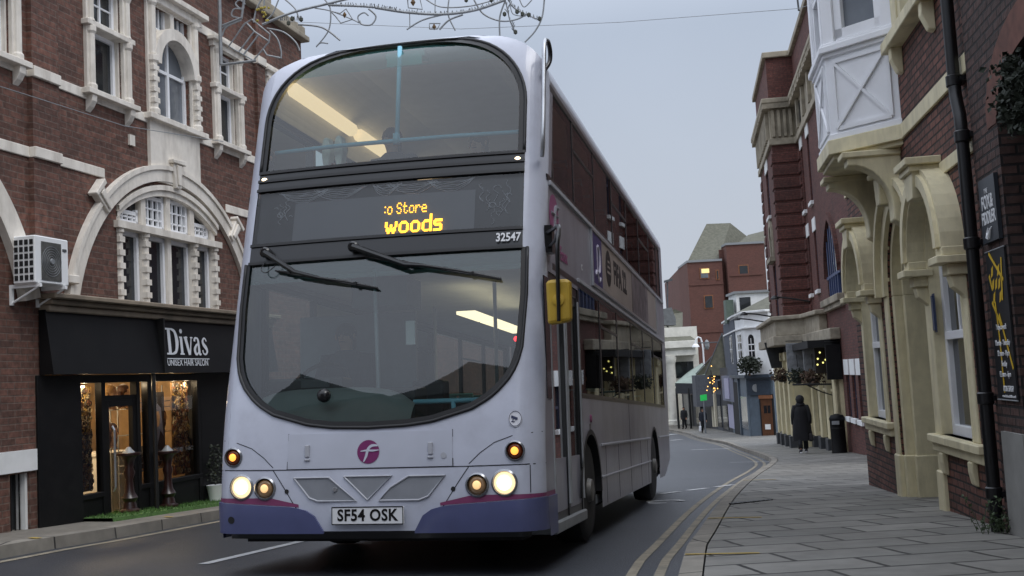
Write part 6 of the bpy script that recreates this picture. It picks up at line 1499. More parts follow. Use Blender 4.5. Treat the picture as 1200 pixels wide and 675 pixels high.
b=MB(); fstrip(b,xb,2.69,3.17,2,-.004); Bp('destination_glass',glass_thin('dest_glass',(.86,.88,.88),.01,.02),b,DB,smooth=True)
# dot matrix lettering
G7={'S':["01110","10001","10000","01110","00001","10001","01110"],'t':["01000","01000","11110","01000","01000","01001","00110"],'o':["00000","00000","01110","10001","10001","10001","01110"],
'r':["00000","00000","10110","11001","10000","10000","10000"],'e':["00000","00000","01110","10001","11111","10000","01111"]}
GB={'w':["0000000000"]*4+["1100000011","1100000011","1100110011","1101111011","1101111011","1111001111","1110000111","1100000011","0000000000"][0:8]+["1100000011"],
'o':["00000000"]*4+["00111100","01111110","11000011","11000011","11000011","11000011","11000011","01111110","00111100"],
'd':["00000011","00000011","00000011","00000011","00111111","01111111","11000011","11000011","11000011","11000011","11000011","01111111","00111011"],
's':["0000000"]*4+["0111111","1111111","1100000","1111110","0111111","0000011","0000011","1111111","1111110"]}
GB['w']=["0000000000"]*4+["1100000011","1100000011","1100110011","1100110011","0110110110","0111111110","0111111110","0011001100","0011001100"]
b=MB()
def dots(word,G,x0,z0,px,pz,gap,size):
    x=x0
    for ch in word:
        if ch==' ': x+=px*3; continue
        g=G[ch]
        for r_,row in enumerate(g):
            for c_,v in enumerate(row):
                if v=='1':
                    c=F(x+c_*px,z0+(len(g)-1-r_)*pz,-.020); b.add([c+Vector((dx*size,0,dz*size)) for dx,dz in ((-1,0),(-.5,-.87),(.5,-.87),(1,0),(.5,.87),(-.5,.87))],[tuple(range(6))])
        x+=px*(len(g[0])+gap)
dots('o Store',G7,.035,2.885,.0088,.0142,1,.0052)
dots('woods',GB,.025,2.715,.0105,.0118,1.2,.0066)
for z in (2.90,2.945): c=F(.012,z,-.02); b.add([c+Vector((dx*.005,0,dz*.005)) for dx,dz in ((-1,-1),(1,-1),(1,1),(-1,1))],[(0,1,2,3)])
Bp('led_lettering',emit('amber_led',(1.0,.45,.02),2.6),b,LED)
WL=mat('white_letters',hexc('#dcdde0'),.5,.03)
p=F(1.045,2.605,.024); text('32547',.095,WL,BUS,basis((1,bow(1.06)*0+.14,0),(0,.22,1),(0,-1,.2),(p.x,p.y,p.z-.06)),'fleet_number',.001,sx=.82,weight=.002)
for s in (-1,1):
    p=F(s*1.10,3.275,.012); b=MB(); b.ball(p,.026,.014,.016,10); Bp('marker_lamp',emit('marker',(1,.78,.5),2.2),b)
# ---- front furniture
b=MB()
def pline(P,w,off,dn=3):
    A=[];Bq=[]
    for i,(x,z) in enumerate(P):
        x0,z0=P[max(i-1,0)]; x1,z1=P[min(i+1,len(P)-1)]; t=Vector((x1-x0,z1-z0)).normalized(); n=Vector((-t.y,t.x))*w/2
        A.append(F(x+n.x,z+n.y,off)); Bq.append(F(x-n.x,z-n.y,off))
    b.strip(A,Bq)
pline([(-.655,1.135),(-.66,.86)],.007,.002); pline([(.655,1.135),(.66,.86)],.007,.002); pline([(-.78+1.56*i/20,.862) for i in range(21)],.007,.002)
for s in (-1,1):
    pline([(s*(.78+.0),.862),(s*.70,.75),(s*.60,.60),(s*.55,.53)],.007,.002)
    pline([(s*(.78+(HW-.78)*i/10),.862+.005*i/10) for i in range(11)],.008,.002)
    pline([(s*x,z) for x,z in ((.78,.88),(.86,.955),(.97,1.03),(1.10,1.075),(1.24,1.095),(1.30,1.10))],.006,.002)
pline([(1.225,.86),(1.225,.66)],.006,.002)
Bp('panel_gaps',mat('gap_dark',hexc('#2a2b33'),.8,.1),b)
b=MB(); fstrip(b,[-.655+1.31*i/16 for i in range(17)],.868,1.13,3,.006,0); BON=Bp('service_flap',mat('flap_paint',hexc('#b1b5c1'),.35,.04,4,coat=.3),b,smooth=2)
for x in (-.49,.49):
    b=MB(); b.obox(F(x,1.0,.012),(.018,0,0),(0,.008,0),(0,.001,.045)); b.obox(F(x,.935,.012),(.022,0,0),(0,.007,0),(0,0,.008))
    Bp('latch',SILV,b,BON,bevel=.004)
# operator emblem: magenta disc with a pale curled f
c=F(.005,.985,.009)
def disc(b,cx,cz,r,off,n=28,sx=1):
    b.poly([F(cx+r*sx*math.cos(2*math.pi*i/n),cz+r*math.sin(2*math.pi*i/n),off) for i in range(n)])
b=MB(); disc(b,.005,.985,.088,.009); EM=Bp('emblem',mat('emblem_magenta',hexc('#70295c'),.4,.05),b)
b=MB()
def frib(pts,ws,off):
    P=[Vector(p) for p in pts]; out=[];wo=[]
    for i in range(len(P)-1):
        p0,p1,p2,p3=P[max(i-1,0)],P[i],P[i+1],P[min(i+2,len(P)-1)]
        for k in range(6):
            t=k/6; out.append(.5*((2*p1)+(p2-p0)*t+(2*p0-5*p1+4*p2-p3)*t*t+(3*p1-p0-3*p2+p3)*t**3)); wo.append(ws[i]*(1-t)+ws[i+1]*t)
    out.append(P[-1]); wo.append(ws[-1]); A=[];Bq=[]
    for i,p in enumerate(out):
        t=(out[min(i+1,len(out)-1)]-out[max(i-1,0)]).normalized(); n=Vector((-t.y,t.x))*wo[i]/2; A.append(F(p.x+n.x+.005,p.y+n.y+.985,off)); Bq.append(F(p.x-n.x+.005,p.y-n.y+.985,off))
    b.strip(A,Bq)
frib([(-.035,-.075),(-.015,-.03),(.0,.02),(.03,.045),(.075,.045)],[.008,.02,.02,.02,.012],.012); frib([(-.06,.005),(-.01,.01),(.04,.008),(.085,.012)],[.006,.014,.014,.006],.0125)
Bp('emblem_curl',PAINT,b,EM)
# grey grille blades
b=MB()
for P in ([(-.60,.80),(-.31,.80),(-.09,.625),(-.40,.625),(-.47,.65)],[(-.19,.805),(.19,.805),(.0,.63)],[(.32,.80),(.60,.80),(.47,.65),(.40,.625),(.09,.625),(.18,.72)]):
    c=Vector((sum(p[0] for p in P)/len(P),sum(p[1] for p in P)/len(P)))
    b.poly([F(p[0],p[1],.004) for p in P])
Bp('grille_panel',mat('grille_grey',hexc('#7d8086'),.5,.08,8),b)
b=MB()
for P in ([(-.60,.80),(-.31,.80),(-.09,.625),(-.40,.625),(-.47,.65)],[(-.19,.805),(.19,.805),(.0,.63)],[(.32,.80),(.60,.80),(.47,.65),(.40,.625),(.09,.625),(.18,.72)]):
    b.tube([F(x,z,.006) for x,z in P+[P[0]]],.008,6)
Bp('grille_rim',SILV,b)
b=MB(); q=F(-.26,.71,.006); b.lathe(q,[(.02,0),(.015,-.01)],12,'y'); Bp('grille_bolt',M['steel'],b)
# number plate
b=MB(); b.obox((.005,-.018,.517),(.285,0,0),(0,.008,0),(0,.0,.066)); NP=Bp('number_plate',mat('plate_white',hexc('#cfd0d2'),.4,.03),b,bevel=.004)
b=MB()
for z in (.580,.454): b.box(-.275,.285,-.028,-.0265,z-.004,z+.004)
for x in (-.274,.284): b.box(x-.003,x+.003,-.0282,-.0262,.454,.58)
Bp('plate_border',BLK,b,NP)
text('SF54 OSK',.118,M['black_gloss'],NP,basis((1,0,0),(0,0,1),(0,-1,0),(.005,-.028,.517-.06)),'plate_lettering',.0008,sx=.92,weight=.0032,space=1.06)
# bumper corners in purple, magenta stripe above
for s in (-1,1):
    b=MB(); n=10
    xs_=[s*v for v in sorted(set([.36+.94*i/14 for i in range(15)]+[1.11+.2*math.sin(R(q)) for q in range(0,91,8)]))]
    top=lambda x: .40 if abs(x)<.37 else (.40+.15*math.sqrt(min(1,(abs(x)-.37)/.10)) if abs(x)<.47 else (.55+.03*(abs(x)-.47)/.12 if abs(x)<.59 else .58+.04*(abs(x)-.59)/.7))
    bot=lambda x: .385 if abs(x)<1.0 else .385-.0*(abs(x)-1)
    fstrip(b,xs_,bot,lambda x: max(top(x),bot(x)+.004),4,.018,-.02)
    ye=DY0 if s==1 else 1.2
    b.grid([[(s*(HW+.018),sprof(z)+.26+(ye-sprof(z)-.26)*t,z) for t in (0,.4,1)] for z in (.33,.40,.5,.62)])
    b.strip([(s*(HW+.018),sprof(.62)+.26,.62),(s*(HW+.018),ye,.62)],[(s*(HW-.02),sprof(.62)+.26,.62),(s*(HW-.02),ye,.62)])
    Bp('bumper_corner',PURP,b,smooth=2)
    b=MB(); fstrip(b,[s*v for v in sorted(set([.56+.75*i/14 for i in range(15)]+[1.11+.2*math.sin(R(q)) for q in range(0,91,8)]))],lambda x:.585+.04*(abs(x)-.59)/.7 if abs(x)>.57 else .58,lambda x:.60+.052*min(1,(abs(x)-.55)/.25),1,.0035)
    b.grid([[(s*(HW+.003),sprof(z)+.27+(ye-sprof(z)-.27)*t,z) for t in (0,1)] for z in (.62,.655)])
    Bp('magenta_stripe',MAG,b)
b=MB(); fstrip(b,[-.37+.74*i/8 for i in range(9)],.385,.40,1,.0,-.06); fstrip(b,XS(-1.25,1.25,20),.33,.40,1,-.06); Bp('lower_lip',BLK,b)
b=MB(); disc(b,-1.13,.49,.028,.020,14); Bp('tow_eye',M['dark'],b)
# head lamps, indicators
LENS=mat('lamp_bezel',hexc('#8d8f94'),.25,.05,metal=.7)
def lamp(x,z,r,glow,core,name):
    p=F(x,z,.002); b=MB(); b.lathe(p,[(r*1.12,.01),(r*1.16,-.012),(r*1.0,-.022),(r*.93,-.004),(r*.9,.02)],28,'y'); o=Bp(name,LENS,b,smooth=2)
    b=MB(); b.lathe(p,[(r*.93,-.006),(r*.6,-.016),(r*.05,-.02)],24,'y'); Bp('lens',glow,b,o,smooth=True)
    b=MB(); b.lathe(p+Vector((0,0,0)),[(core[1]*r,-.0215),(core[1]*.6*r,-.026),(.002,-.027)],16,'y'); Bp('bulb_glow',core[0],b,o,smooth=True)
HOT=emit('headlight_glow',(1,.76,.42),.75); HOTc=emit('headlight_core',(1,.88,.66),3.0); DIM=mat('dim_lens',hexc('#8d6f4e'),.2,.3,12,spec=.8); DIMc=emit('side_core',(1,.62,.28),.5); AMB=mat('amber_lens',hexc('#6a2f12'),.2,.2,8); AMBc=emit('amber_core',(1,.38,.06),1.1)
for s in (-1,1):
    lamp(s*1.045,.737,.086,HOT,(HOTc,.62),'headlight'); lamp(s*.842,.725,.078,DIM,(DIMc,.42),'fog_lamp'); lamp(s*1.125,.966,.066,AMB,(AMBc,.45),'indicator')
    b=MB(); disc(b,s*.66,.70,.018,.004,12); Bp('jacking_hole',M['dark'],b)
# cctv sticker
b=MB(); disc(b,1.125,1.20,.062,.006,22,.8); ST_=Bp('camera_sticker',mat('sticker_white',hexc('#d5d6dd'),.5,.03),b)
b=MB(); b.tube([F(1.125+.055*.8*math.cos(2*math.pi*i/24),1.20+.055*math.sin(2*math.pi*i/24),.008) for i in range(25)],.002,4); Bp('sticker_ring',mat('sticker_blue',hexc('#39405c'),.5,.03),b,ST_)
b=MB(); 
for P in ([(1.10,1.225),(1.145,1.205),(1.14,1.187),(1.095,1.207)],[(1.108,1.20),(1.114,1.198),(1.112,1.175),(1.106,1.175)],[(1.098,1.182),(1.125,1.18),(1.125,1.174),(1.098,1.176)]): b.poly([F(x,z,.009) for x,z in P])
Bp('camera_symbol',mat('sticker_navy',hexc('#2a3150'),.5,.03),b,ST_)
b=MB(); disc(b,.59,.945,.022,.010,16); Bp('maker_roundel',SILV,b)
# wipers
def wiper(piv,elb,b0,b1,r=.016):
    b=MB(); p,e_=F(*piv,.03),F(*elb,.07); a0,a1=F(*b0,.03),F(*b1,.03); m_=a0.lerp(a1,.45)+Vector((0,-.03,0))
    b.lathe(p,[(.04,.03),(.045,-.03),(.03,-.045)],14,'y'); b.tube([p+Vector((0,-.03,0)),e_,m_],[r*1.6,r*1.1,r*.8],8); o=Bp('wiper',BLK,b,smooth=2)
    b=MB(); b.tube([a0,a0.lerp(a1,.25)+Vector((0,-.022,.006)),m_,a0.lerp(a1,.7)+Vector((0,-.022,.006)),a1],[.007,.011,.013,.011,.007],6); b.tube([F(b0[0]+(b1[0]-b0[0])*i/6,b0[1]+(b1[1]-b0[1])*i/6,.006) for i in range(7)],.007,5)
    for t in (.15,.3,.6,.8): b.obox(a0.lerp(a1,t)+Vector((0,-.02,.003)),(.012,0,0),(0,.012,0),(0,0,.012))
    Bp('blade',M['rubber'],b,o)
wiper((-.99,2.61),(-.69,2.41),(-.89,2.45),(.01,2.25)); wiper((-.21,2.60),(.24,2.41),(-.12,2.52),(1.0,2.27),.018)
b=MB(); b.tube(curve([F(-1.0,2.53,.02),F(-1.01,2.46,.05),F(-.96,2.43,.05),F(-.90,2.47,.05),F(-.88,2.50,.04)]),.004,5); Bp('wiper_hose',M['rubber'],b)
# nearside mirror on its arm
YM=mat('mirror_yellow',hexc('#b2922c'),.45,.12,8,dirt=.3,dcol=hexc('#75622a'))
b=MB(); b.tube(curve([(HW-.02,.62,2.66),(HW+.08,.45,2.66),(HW+.17,.20,2.64),(HW+.19,.10,2.56),(HW+.185,.05,2.42),(HW+.18,.04,1.90)]),.016,8); b.tube([(HW,.62,2.54),(HW+.10,.40,2.56),(HW+.17,.18,2.60)],.012,6); b.box(HW-.01,HW+.05,.56,.68,2.50,2.72); MA=Bp('mirror_arm',BLK,b,smooth=2)
b=MB(); b.prism([(HW+.09,1.88),(HW+.265,1.90),(HW+.27,2.19),(HW+.255,2.215),(HW+.10,2.215),(HW+.085,2.19)],.055,.16); MR=Bp('mirror',YM,b,MA,bevel=.025)
b=MB(); b.lathe((HW+.18,.055,2.06),[(.045,.01),(.045,-.012),(.02,-.016)],16,'y'); b.box(HW+.165,HW+.195,.035,.056,1.89,2.06); Bp('mirror_boss',YM,b,MR)
b=MB(); b.box(HW+.10,HW+.255,.161,.165,1.92,2.18); Bp('mirror_glass',mat('mirror_face',hexc('#8a9098'),.03,.02,metal=1),b,MR)
# branch deflector tube on the top front corner
b=MB(); b.tube(curve([(HW-.02,.62,3.30),(HW+.015,.50,3.40),(HW+.02,.56,3.75),(HW+.02,.62,4.05),(HW+.02,.66,4.22),(HW+.02,.72,4.30)]),.018,8); Bp('branch_deflector',M['steel'],b,smooth=True)
b=MB(); b.tube(curve([(HW+.02,.71,4.29),(HW+.03,.78,4.30),(HW+.03,.86,4.24),(HW+.02,.86,4.15),(HW-.02,.80,4.06)]),.020,8); Bp('deflector_loop',BLK,b,smooth=True)
# nearside adverts and fleet writing
def side_tx(body,size,y,z,m,par,sx=.8,off=.006,w=0,nm='lettering'): return text(body,size,m,par,basis((0,1,0),(0,0,1),(1,0,0),(HW+off,y,z-.06)),nm,.0008,sx=sx,weight=w)
b=MB(); b.box(HW+.002,HW+.012,2.86,9.05,2.53,3.08); AD=Bp('advert_panel',mat('advert_buff',hexc('#968c86'),.5,.12,2,dirt=.3,dcol=hexc('#6a6264')),b)
b=MB()
for z in (2.525,3.085): b.box(HW+.002,HW+.024,2.83,9.08,z-.015,z+.015)
for y in (2.845,9.065): b.box(HW+.002,HW+.0235,y-.015,y+.015,2.54,3.07)
Bp('advert_frame',M['steel'],b,AD)
b=MB(); b.box(HW+.0125,HW+.0145,2.88,3.50,2.545,3.065); Bp('advert_purple',mat('advert_purple',hexc('#40386a'),.5,.08),b,AD)
AW=mat('advert_pale',hexc('#b9b6c6'),.5,.05)
b=MB(); y0,z0=3.17,2.80
b.box(HW+.0148,HW+.016,y0-.03,y0+.03,z0-.15,z0+.16); b.tube([(HW+.0155,y0+.03+.10*math.sin(math.pi*i/8),z0+.02+.14*math.cos(math.pi*i/8)) for i in range(9)],.018,5); b.tube([(HW+.0155,y0-.16+.3*i/6,z0-.16+.05*math.sin(6.28*i/6)) for i in range(7)],.016,5); Bp('advert_symbol',AW,b,AD)
ADK=mat('advert_black',hexc('#1d1c1f'),.5,.05)
b=MB(); b.lathe((HW+.013,3.98,2.83),[(.20,0),(.20,.002)],24,'x'); RO=Bp('advert_roundel',ADK,b,AD)
b=MB()
for k in range(3): b.box(HW+.0155,HW+.0165,3.86+.03*k,4.12-.03*k,2.77+.06*k,2.795+.06*k)
Bp('roundel_strokes',mat('advert_buff2',hexc('#968c86'),.5,.05),b,RO)
side_tx('FIFA 22',.36,4.95,2.83,ADK,AD,1.0,.0135,.012)
b=MB(); rr=random.Random(31); b.box(HW+.0125,HW+.0145,6.05,7.9,2.545,3.065)
Bp('advert_photo',mat('advert_photo',hexc('#6f6669'),.5,.6,4,dirt=.8,dcol=hexc('#2f2b32'),dscale=3),b,AD)
SM=mat('side_magenta',hexc('#8c4a72'),.45,.06)
b=MB(); b.lathe((HW+.002,.93,2.84),[(.20,0),(.20,.002)],26,'x'); SE=Bp('side_emblem',SM,b)
b=MB(); b.tube(curve([(HW+.005,.86,2.66),(HW+.005,.91,2.78),(HW+.005,.94,2.90),(HW+.005,1.0,2.95),(HW+.005,1.10,2.95)]),.018,5); b.tube([(HW+.005,.80,2.87),(HW+.005,1.08,2.875)],.012,5); Bp('side_emblem_curl',PAINTS,b,SE)
side_tx('Essex',.17,1.32,2.58,SM,BUS,.9,.004,.003,'fleet_lettering')
side_tx('c',.12,2.25,2.62,WL,BUS,1,.004,.002,'fleet_lettering')
# ---- inside
RAIL=mat('blue_rail',hexc('#8ccbe0'),.45,.05); GREYI=mat('interior_grey',hexc('#6e7377'),.8,.1); CEIL=mat('interior_ceiling',hexc('#c3c7c6'),.8,.05); SEAT=mat('seat_moquette',hexc('#3a4058'),.9,.3,25)
b=MB(); b.box(-1.24,1.24,.9,LEN-.1,2.50,2.60); b.box(-1.2,1.2,.62,.95,2.50,2.60); b.box(-1.26,1.26,1.1,LEN-.1,.38,.46); b.box(-1.2,1.2,LEN-.35,LEN-.2,.4,4.0); Bp('decks',GREYI,b)
b=MB(); rows=[]
for y in (.98,4,LEN-.2): rows.append([(x*.93,y,min(zrf(x)-.05,4.50)) for x in xr])
b.grid(rows); b.box(-1.2,1.2,1.0,LEN-.2,2.475,2.498); Bp('ceiling',CEIL,b)
b=MB(); rows=[]
b.tube([F(-1.09,3.575,-.10),F(-.5,3.575,-.09),F(0,3.57,-.09),F(.5,3.57,-.09),F(1.09,3.57,-.10)],.019,8); b.tube([F(.04,3.57,-.10),(.01,.90,4.44)],.021,8); b.tube([F(.04,3.57,-.09)+Vector((0,0,-.03)),F(.04,3.57,-.09)+Vector((0,0,.06))],.032,8)
Bp('grab_rail',RAIL,b,smooth=True)
b=MB(); b.box(-.16,.20,1.0,1.15,4.38,4.44); b.box(-.14,.18,.98,.995,4.30,4.40); Bp('rail_mounting',mat('teal_mount',hexc('#4f9a93'),.5,.1),b)
b=MB(); b.tube([F(.28,1.40,-.22),F(.93,1.40,-.22)],.02,8); b.tube([F(.60,1.40,-.22),(.6,.5,.5)],.018,8); Bp('lower_rail',RAIL,b,smooth=True)
b=MB(); b.tube([(-.15,.75,.5),(-.15,.62,2.47)],.018,8); b.tube([(.55,1.9,.46),(.55,1.9,2.47)],.018,8); b.tube([(.55,3.6,.46),(.55,3.6,2.47)],.018,8); b.tube([(-.55,3.6,.46),(-.55,3.6,2.47)],.018,8); Bp('grab_pole',mat('pale_pole',hexc('#8f979b'),.4,.05),b,smooth=True)
TUBE=emit('tube_glow',(1,.70,.40),.62)
def tubes(x,z,ys,r=.07):
    for y0,y1 in ys:
        b=MB(); b.tube([(x,y0,z),(x,y0+.04,z),(x,y1-.04,z),(x,y1,z)],[r*.6,r,r,r*.6],10); Bp('ceiling_light',TUBE,b,smooth=True)
tubes(-1.03,4.19,((.98,2.45),(2.6,3.6),(4.4,5.6))); 
def strips(x,z,ys):
    for y0,y1 in ys: b=MB(); b.box(x-.09,x+.09,y0,y1,z-.03,z); Bp('ceiling_light',emit('strip_glow2',(1,.78,.5),1.1) if 'strip_glow2' not in bpy.data.materials else bpy.data.materials['strip_glow2'],b)
strips(.27,2.22,((1.9,2.7),(2.76,3.5),(3.56,4.2)))
# bulkheads, cab, dash, steering wheel
b=MB()
rows=[]
for j in range(7):
    v=j/6; rows.append([F(-1.02+1.32*q/12,1.13+(.02+.38*math.sqrt(max(0,1-((q/12-.45)/.62)**4)))*min(1,v*1.6),-.06-.25*v**1.5) for q in range(13)])
b.grid(rows); Bp('dashboard',mat('dash_grey',hexc('#8b918f'),.7,.06),b,smooth=True)
b=MB(); b.box(-1.05,.25,.42,.75,1.0,1.48); b.box(-1.0,-.35,.40,.62,1.48,1.58); Bp('instrument_binnacle',M['rubber'],b,bevel=.02)
b=MB(); b.box(-.70,-.46,.385,.40,1.50,1.56); Bp('vent_panel',M['lead'],b)
b=MB(); b.lathe(F(-.375,1.42,.006),[(.055,0),(.05,-.03),(.02,-.05)],16,'y'); Bp('camera_dome',M['black_gloss'],b,smooth=True)
b=MB(); b.tube([(-.68+.22*math.cos(2*math.pi*i/24),.78+.12*math.sin(2*math.pi*i/24),1.55+.17*math.sin(2*math.pi*i/24)) for i in range(25)],.016,6); b.tube([(-.68,.78,1.55),(-.68,.62,1.25)],.03,8); Bp('steering_wheel',M['rubber'],b)
b=MB(); b.box(-1.22,-.10,1.55,1.58,.46,2.2); b.box(-.12,-.10,.7,1.55,.46,1.35); b.box(-.5,.0,1.0,1.4,2.2,2.45); Bp('cab_partition',GREYI,b)
b=MB(); b.box(.05,.32,.95,1.15,1.1,1.55); Bp('ticket_machine',M['black'],b,bevel=.02)
b=MB(); b.box(.02,.10,.9,.92,1.85,2.05); Bp('notice',M['white_dirty'],b)
def seat(x,y,z):
    b=MB(); b.prism([(y-.45,z+.40),(y,z+.38),(y+.02,z+.30),(y-.42,z+.30)],x-.21,x+.21,'x'); b.prism([(y-.02,z+.36),(y+.06,z+.36),(y+.16,z+1.0),(y+.10,z+1.02)],x-.21,x+.21,'x'); o=Bp('seat',SEAT,b,bevel=.02)
    b=MB(); b.tube([(x-.2,y+.12,z+1.0),(x-.2,y+.13,z+1.07),(x+.2,y+.13,z+1.07),(x+.2,y+.12,z+1.0)],.016,6); Bp('seat_grab',RAIL,b,o)
for i in range(8):
    for x in (-.98,-.54,.54,.98): seat(x,2.25+i*.85,2.60)
for i in range(5):
    for x in (-.98,-.54,.54,.98): seat(x,4.2+i*.85,.46)
b=MB(); b.box(1.0,1.22,3.1,3.9,.46,1.0); Bp('luggage_box',GREYI,b)
b=MB(); b.lathe((1.09,.55,1.80),[(.03,-.05),(.07,0),(.03,.05)],10,'y'); b.tube([(1.1,.52,2.0),(1.1,.54,1.5)],.02,6); Bp('inner_mirror',BLK,b)
b=MB(); b.ball((1.07,.46,1.82),.022,.014,.022,8); Bp('red_tell_tale',emit('red_lamp',(1,.02,.03),2.5),b)
b=MB(); b.ball((.62,3.0,1.62),.02,.02,.015,8); Bp('bell_light',emit('red_lamp2',(1,.06,.03),2.0),b)
# ------------------------------------------------------------------ people aboard
def sitter(label,x,y,zfloor,m,hairm,turn=0.0,up=False,lean=0.0,shoe=None):
    """seated person facing the bus front; feet up on the front ledge when up"""
    t=thing('person',label,'person'); t.matrix_world=BUSM@Matrix.Translation((x,y,zfloor-.06))@Matrix.Rotation(math.pi+turn,4,'Z')
    J={};E=[]
    def j(n,p,r): J[n]=(Vector(p),r)
    j('pelvis',(0,0,.50),.125); j('waist',(0,-.03,.66),.115); j('chest',(0,-.05,.86),.135); j('neck0',(0,-.05,1.02),.06); j('neck',(0,-.03,1.09),.054); j('head',(0,0,1.18),.082); j('crown',(0,-.005,1.25),.068)
    E+=[('pelvis','waist'),('waist','chest'),('chest','neck0'),('neck0','neck'),('neck','head'),('head','crown')]
    for sd,k in (('L',-1),('R',1)):
        j('hip'+sd,(.09*k,.06,.49),.09)
        if up: j('knee'+sd,(.085*k,.44,.70),.058); j('ankle'+sd,(.062*k,.84,.78),.04); j('heel'+sd,(.06*k,.88,.755),.034); j('toe'+sd,(.07*k,.86,.98),.03)
        else: j('knee'+sd,(.11*k,.46,.50),.058); j('ankle'+sd,(.11*k,.46,.09),.04); j('heel'+sd,(.11*k,.43,.05),.035); j('toe'+sd,(.11*k,.62,.03),.03)
        E+=[('pelvis','hip'+sd),('hip'+sd,'knee'+sd),('knee'+sd,'ankle'+sd),('ankle'+sd,'heel'+sd),('heel'+sd,'toe'+sd)]
        j('sh'+sd,(.18*k,-.05,.97),.06); j('elb'+sd,(.23*k,.06,.72),.044); j('wrist'+sd,(.14*k,.26,.66),.029)
        E+=[('chest','sh'+sd),('sh'+sd,'elb'+sd),('elb'+sd,'wrist'+sd)]
        hand(J,E,sd,J['wrist'+sd][0],J['wrist'+sd][0]-J['elb'+sd][0],(0,.2,-1))
    skinfig('body',M['skin'],t,J,E,'pelvis')
    f=MB(); f.ball((0,.088,1.175),.013,.02,.022,6); f.ball((-.085,0,1.18),.012,.02,.03,6); f.ball((.085,0,1.18),.012,.02,.03,6); f.build('features',M['skin'],t,smooth=True)
    f=MB(); f.ball((-.032,.076,1.20),.012,.006,.008,6); f.ball((.032,.076,1.20),.012,.006,.008,6); f.tube([(-.024,.078,1.13),(.024,.078,1.13)],.005,5); f.build('eyes_and_mouth',M['hair'],t)
    f=MB(); f.ball((0,-.03,1.215),.098,.098,.095,12); f.ball((0,-.075,1.12),.08,.045,.12,10); f.build('hair',hairm,t,smooth=True)
    rows=[]
    for q in range(11):
        u_=q/10; z=.40+u_*.66; rx=.195-.0*u_ if z<.95 else .20*(1-((z-.95)/.12)**1.6*.62); ry=.155 if z<.95 else .14*(1-((z-.95)/.12)**1.6*.5)
        rows.append([(rx*math.cos(2*math.pi*i/24),ry*math.sin(2*math.pi*i/24)-.03-.02*u_,z) for i in range(25)])
    f=MB(); f.grid(rows)
    for sd,k in (('L',-1),('R',1)):
        a,b_,c=[J[n+sd][0] for n in('sh','elb','wrist')]; f.tube([a+Vector((-.06*k,0,0)),a,a.lerp(b_,.4),b_,b_.lerp(c,.6),c],[.07,.085,.075,.066,.058,.052],12)
    f.build('coat',m,t,smooth=True)
    f=MB()
    for sd in 'LR':
        a,b_,c=[J[n+sd][0] for n in('hip','knee','ankle')]; f.tube([a,a.lerp(b_,.5),b_,b_.lerp(c,.5),c],[.105,.09,.075,.065,.058],12)
    f.build('trousers',M['trousers'],t,smooth=True)
    f=MB()
    for sd,k in (('L',-1),('R',1)):
        a=J['heel'+sd][0]; b_=J['toe'+sd][0]; d=(b_-a).normalized()
        if up: c=a.lerp(b_,.5)+Vector((0,.035,.0)); n=12; P=[(c.x+ (.047 if math.sin(2*math.pi*i/n)>0 else .040)*math.cos(2*math.pi*i/n),c.z+.145*math.sin(2*math.pi*i/n)) for i in range(n)]; f.prism(P,c.y-.06,c.y+.03,'y')
        else: f.tube([a+Vector((0,-.03,.01)),a+Vector((0,0,.02)),a.lerp(b_,.5)+Vector((0,0,.012)),b_,b_+Vector((0,.05,0))],[.02,.05,.047,.042,.02],10)
    f.build('shoes',shoe or M['black'],t,smooth=not up,bevel=.012 if up else 0)
    return t
sitter('upper deck passenger in dark clothes with pale shoe soles up on the front ledge',-.36,1.68,2.66,M['coat_navy'],M['hair'],up=True,shoe=M['shoe_white'],turn=-.24)
sitter('upper deck front passenger in black, seated farthest from the door side',-.92,1.75,2.60,M['coat_black'],mat('brown_hair',hexc('#3b2a20'),.6,.2),.1)
sitter('upper deck passenger in grey seated on the door side of the blue pole',.45,1.80,2.58,mat('grey_coat',hexc('#34373d'),.85,.2),M['hair'],-.2)
sitter('lower deck passenger behind the windscreen, above the blue rail, farther from the door',.50,3.95,.46,M['coat_black'],M['hair'])
sitter('lower deck passenger behind the windscreen, above the blue rail, nearer the door',.95,3.95,.46,M['coat_navy'],M['hair'])
sitter('driver in dark clothes at the wheel behind the lower windscreen',-.68,1.30,.80,mat('driver_jacket',hexc('#262a33'),.85,.2),M['hair'])
# ------------------------------------------------------------------ added unseen houses behind the viewpoint, sized for their outline mirrored in the windscreen
def back_house(x,y,w_,d,h,rise,label,m):
    z=gz(x,y)-.3; t=thing('added_house',label,'house',(x,y,z))
    MB().box(-w_/2,w_/2,-d/2,d/2,0,h).build('wall',m,t)
    b=MB(); b.prism([(-w_/2-.3,h),(w_/2+.3,h),(0,h+rise)],-d/2-.2,d/2+.2); b.build('roof',M['roof_grey'],t)
    for i in (-1,1):
        for k in range(2):
            b=MB(); b.box(i*w_/4-.5,i*w_/4+.5,d/2,d/2+.06,1.2+2.7*k,2.6+2.7*k); Wn=b.build('window',M['white_dirty'],t); b=MB(); b.box(i*w_/4-.42,i*w_/4+.42,d/2+.06,d/2+.09,1.28+2.7*k,2.52+2.7*k); b.build('pane',M['pane'],Wn)
back_house(-13,-6.0,9,7,8.0,2.0,'added unseen gabled brick house mirrored in the left half of the lower windscreen',M['brick_left'])
back_house(-8.5,-15,14,7,12.6,1.8,'added unseen low gabled brick house mirrored in the right half of the lower windscreen',M['brick_dark'])
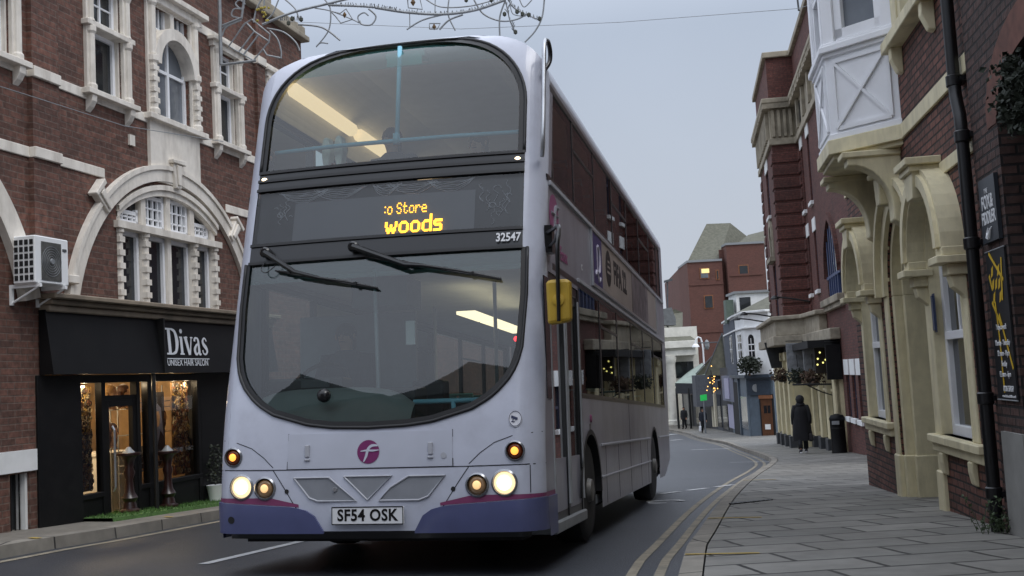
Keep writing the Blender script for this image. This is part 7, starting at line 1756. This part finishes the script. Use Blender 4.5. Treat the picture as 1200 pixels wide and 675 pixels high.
# ------------------------------------------------------------------ countable pieces become parts of their own
SPLIT={'brick_pier':'brick_pier','quoins':'quoin','pilasters':'pilaster','dentils':'dentil','scrolls':'scroll','main_arcs':'arc','stars':'star','star_centres':'star_centre','leaf_lamps':'leaf_lamp',
 'pub_windows':'pub_window','pub_pilasters':'pub_pilaster','pub_plinth':'pub_plinth','wheel_arches':'wheel_arch','posts':'post','openings':'opening','attic_panes':'attic_pane','door_panes':'door_pane',
 'grille_panel':'grille_panel','grille_rim':'grille_rim','string_course':'string_course','impost':'impost','door_edge_rail':'door_edge_rail','band_ribs':'band_rib','pale_soles':'pale_sole','shoes':'shoe',
 'bracket':'bracket','coping':'coping','entablature':'entablature','column':'column','rail_mounting':'rail_mounting','gold_lamps':'gold_lamp','bulbs':'bulb','side_moulding':'side_moulding','pub_glazing_bars':'pub_glazing_bar','rendered_plinth':'rendered_plinth','lilac':'lilac','quarter_glass':'quarter_glass','window_bars':'window_bar','grab_pole':'grab_pole','scroll':'scroll','instrument_binnacle':'instrument_binnacle','advert_symbol':'advert_symbol','brick_band':'brick_band'}
def split_islands(o, new):
    me=o.data; n=len(me.vertices); par=list(range(n))
    def find(a):
        while par[a]!=a: par[a]=par[par[a]]; a=par[a]
        return a
    for p in me.polygons:
        v=p.vertices
        for w in v[1:]: par[find(w)]=find(v[0])
    gr={}
    for i in range(n): gr.setdefault(find(i),[]).append(i)
    boxes=[]
    for k,ids in gr.items():
        c=[me.vertices[i].co for i in ids]; boxes.append([[min(q[a] for q in c)-.006 for a in range(3)],[max(q[a] for q in c)+.006 for a in range(3)],{k}])
    if new not in ('scroll','arc','star'):
        ch=True
        while ch:
            ch=False
            for i in range(len(boxes)):
                for j in range(i+1,len(boxes)):
                    A,B_=boxes[i],boxes[j]
                    if all(A[0][a]<=B_[1][a] and B_[0][a]<=A[1][a] for a in range(3)):
                        boxes[i]=[[min(A[0][a],B_[0][a]) for a in range(3)],[max(A[1][a],B_[1][a]) for a in range(3)],A[2]|B_[2]]; boxes.pop(j); ch=True; break
                if ch: break
    if len(boxes)<2 or len(boxes)>100: o.name=new if len(boxes)<2 else o.name; return
    smooth=me.polygons[0].use_smooth; mt=me.materials[0] if me.materials else None
    rootof={i:find(i) for i in range(n)}
    for bx in boxes:
        ids=[i for i in range(n) if rootof[i] in bx[2]]; mp={i:k for k,i in enumerate(ids)}
        nm=bpy.data.meshes.new(new); nm.from_pydata([me.vertices[i].co for i in ids],[],[[mp[i] for i in p.vertices] for p in me.polygons if p.vertices[0] in mp]); nm.polygons.foreach_set('use_smooth',[smooth]*len(nm.polygons))
        if mt: nm.materials.append(mt)
        c=o.copy(); c.data=nm; c.name=new; COL.objects.link(c)
        for ch_ in list(o.children): ch_.parent=c
    bpy.data.objects.remove(o)
for o in [o for o in bpy.data.objects if o.type=='MESH' and o.parent is not None and o.name.split('.')[0] in SPLIT]:
    split_islands(o, SPLIT[o.name.split('.')[0]])
for o in bpy.data.objects:
    if o.name.split('.')[0] in ('fairy_lamps','dried_swirls') : o['kind']='stuff'
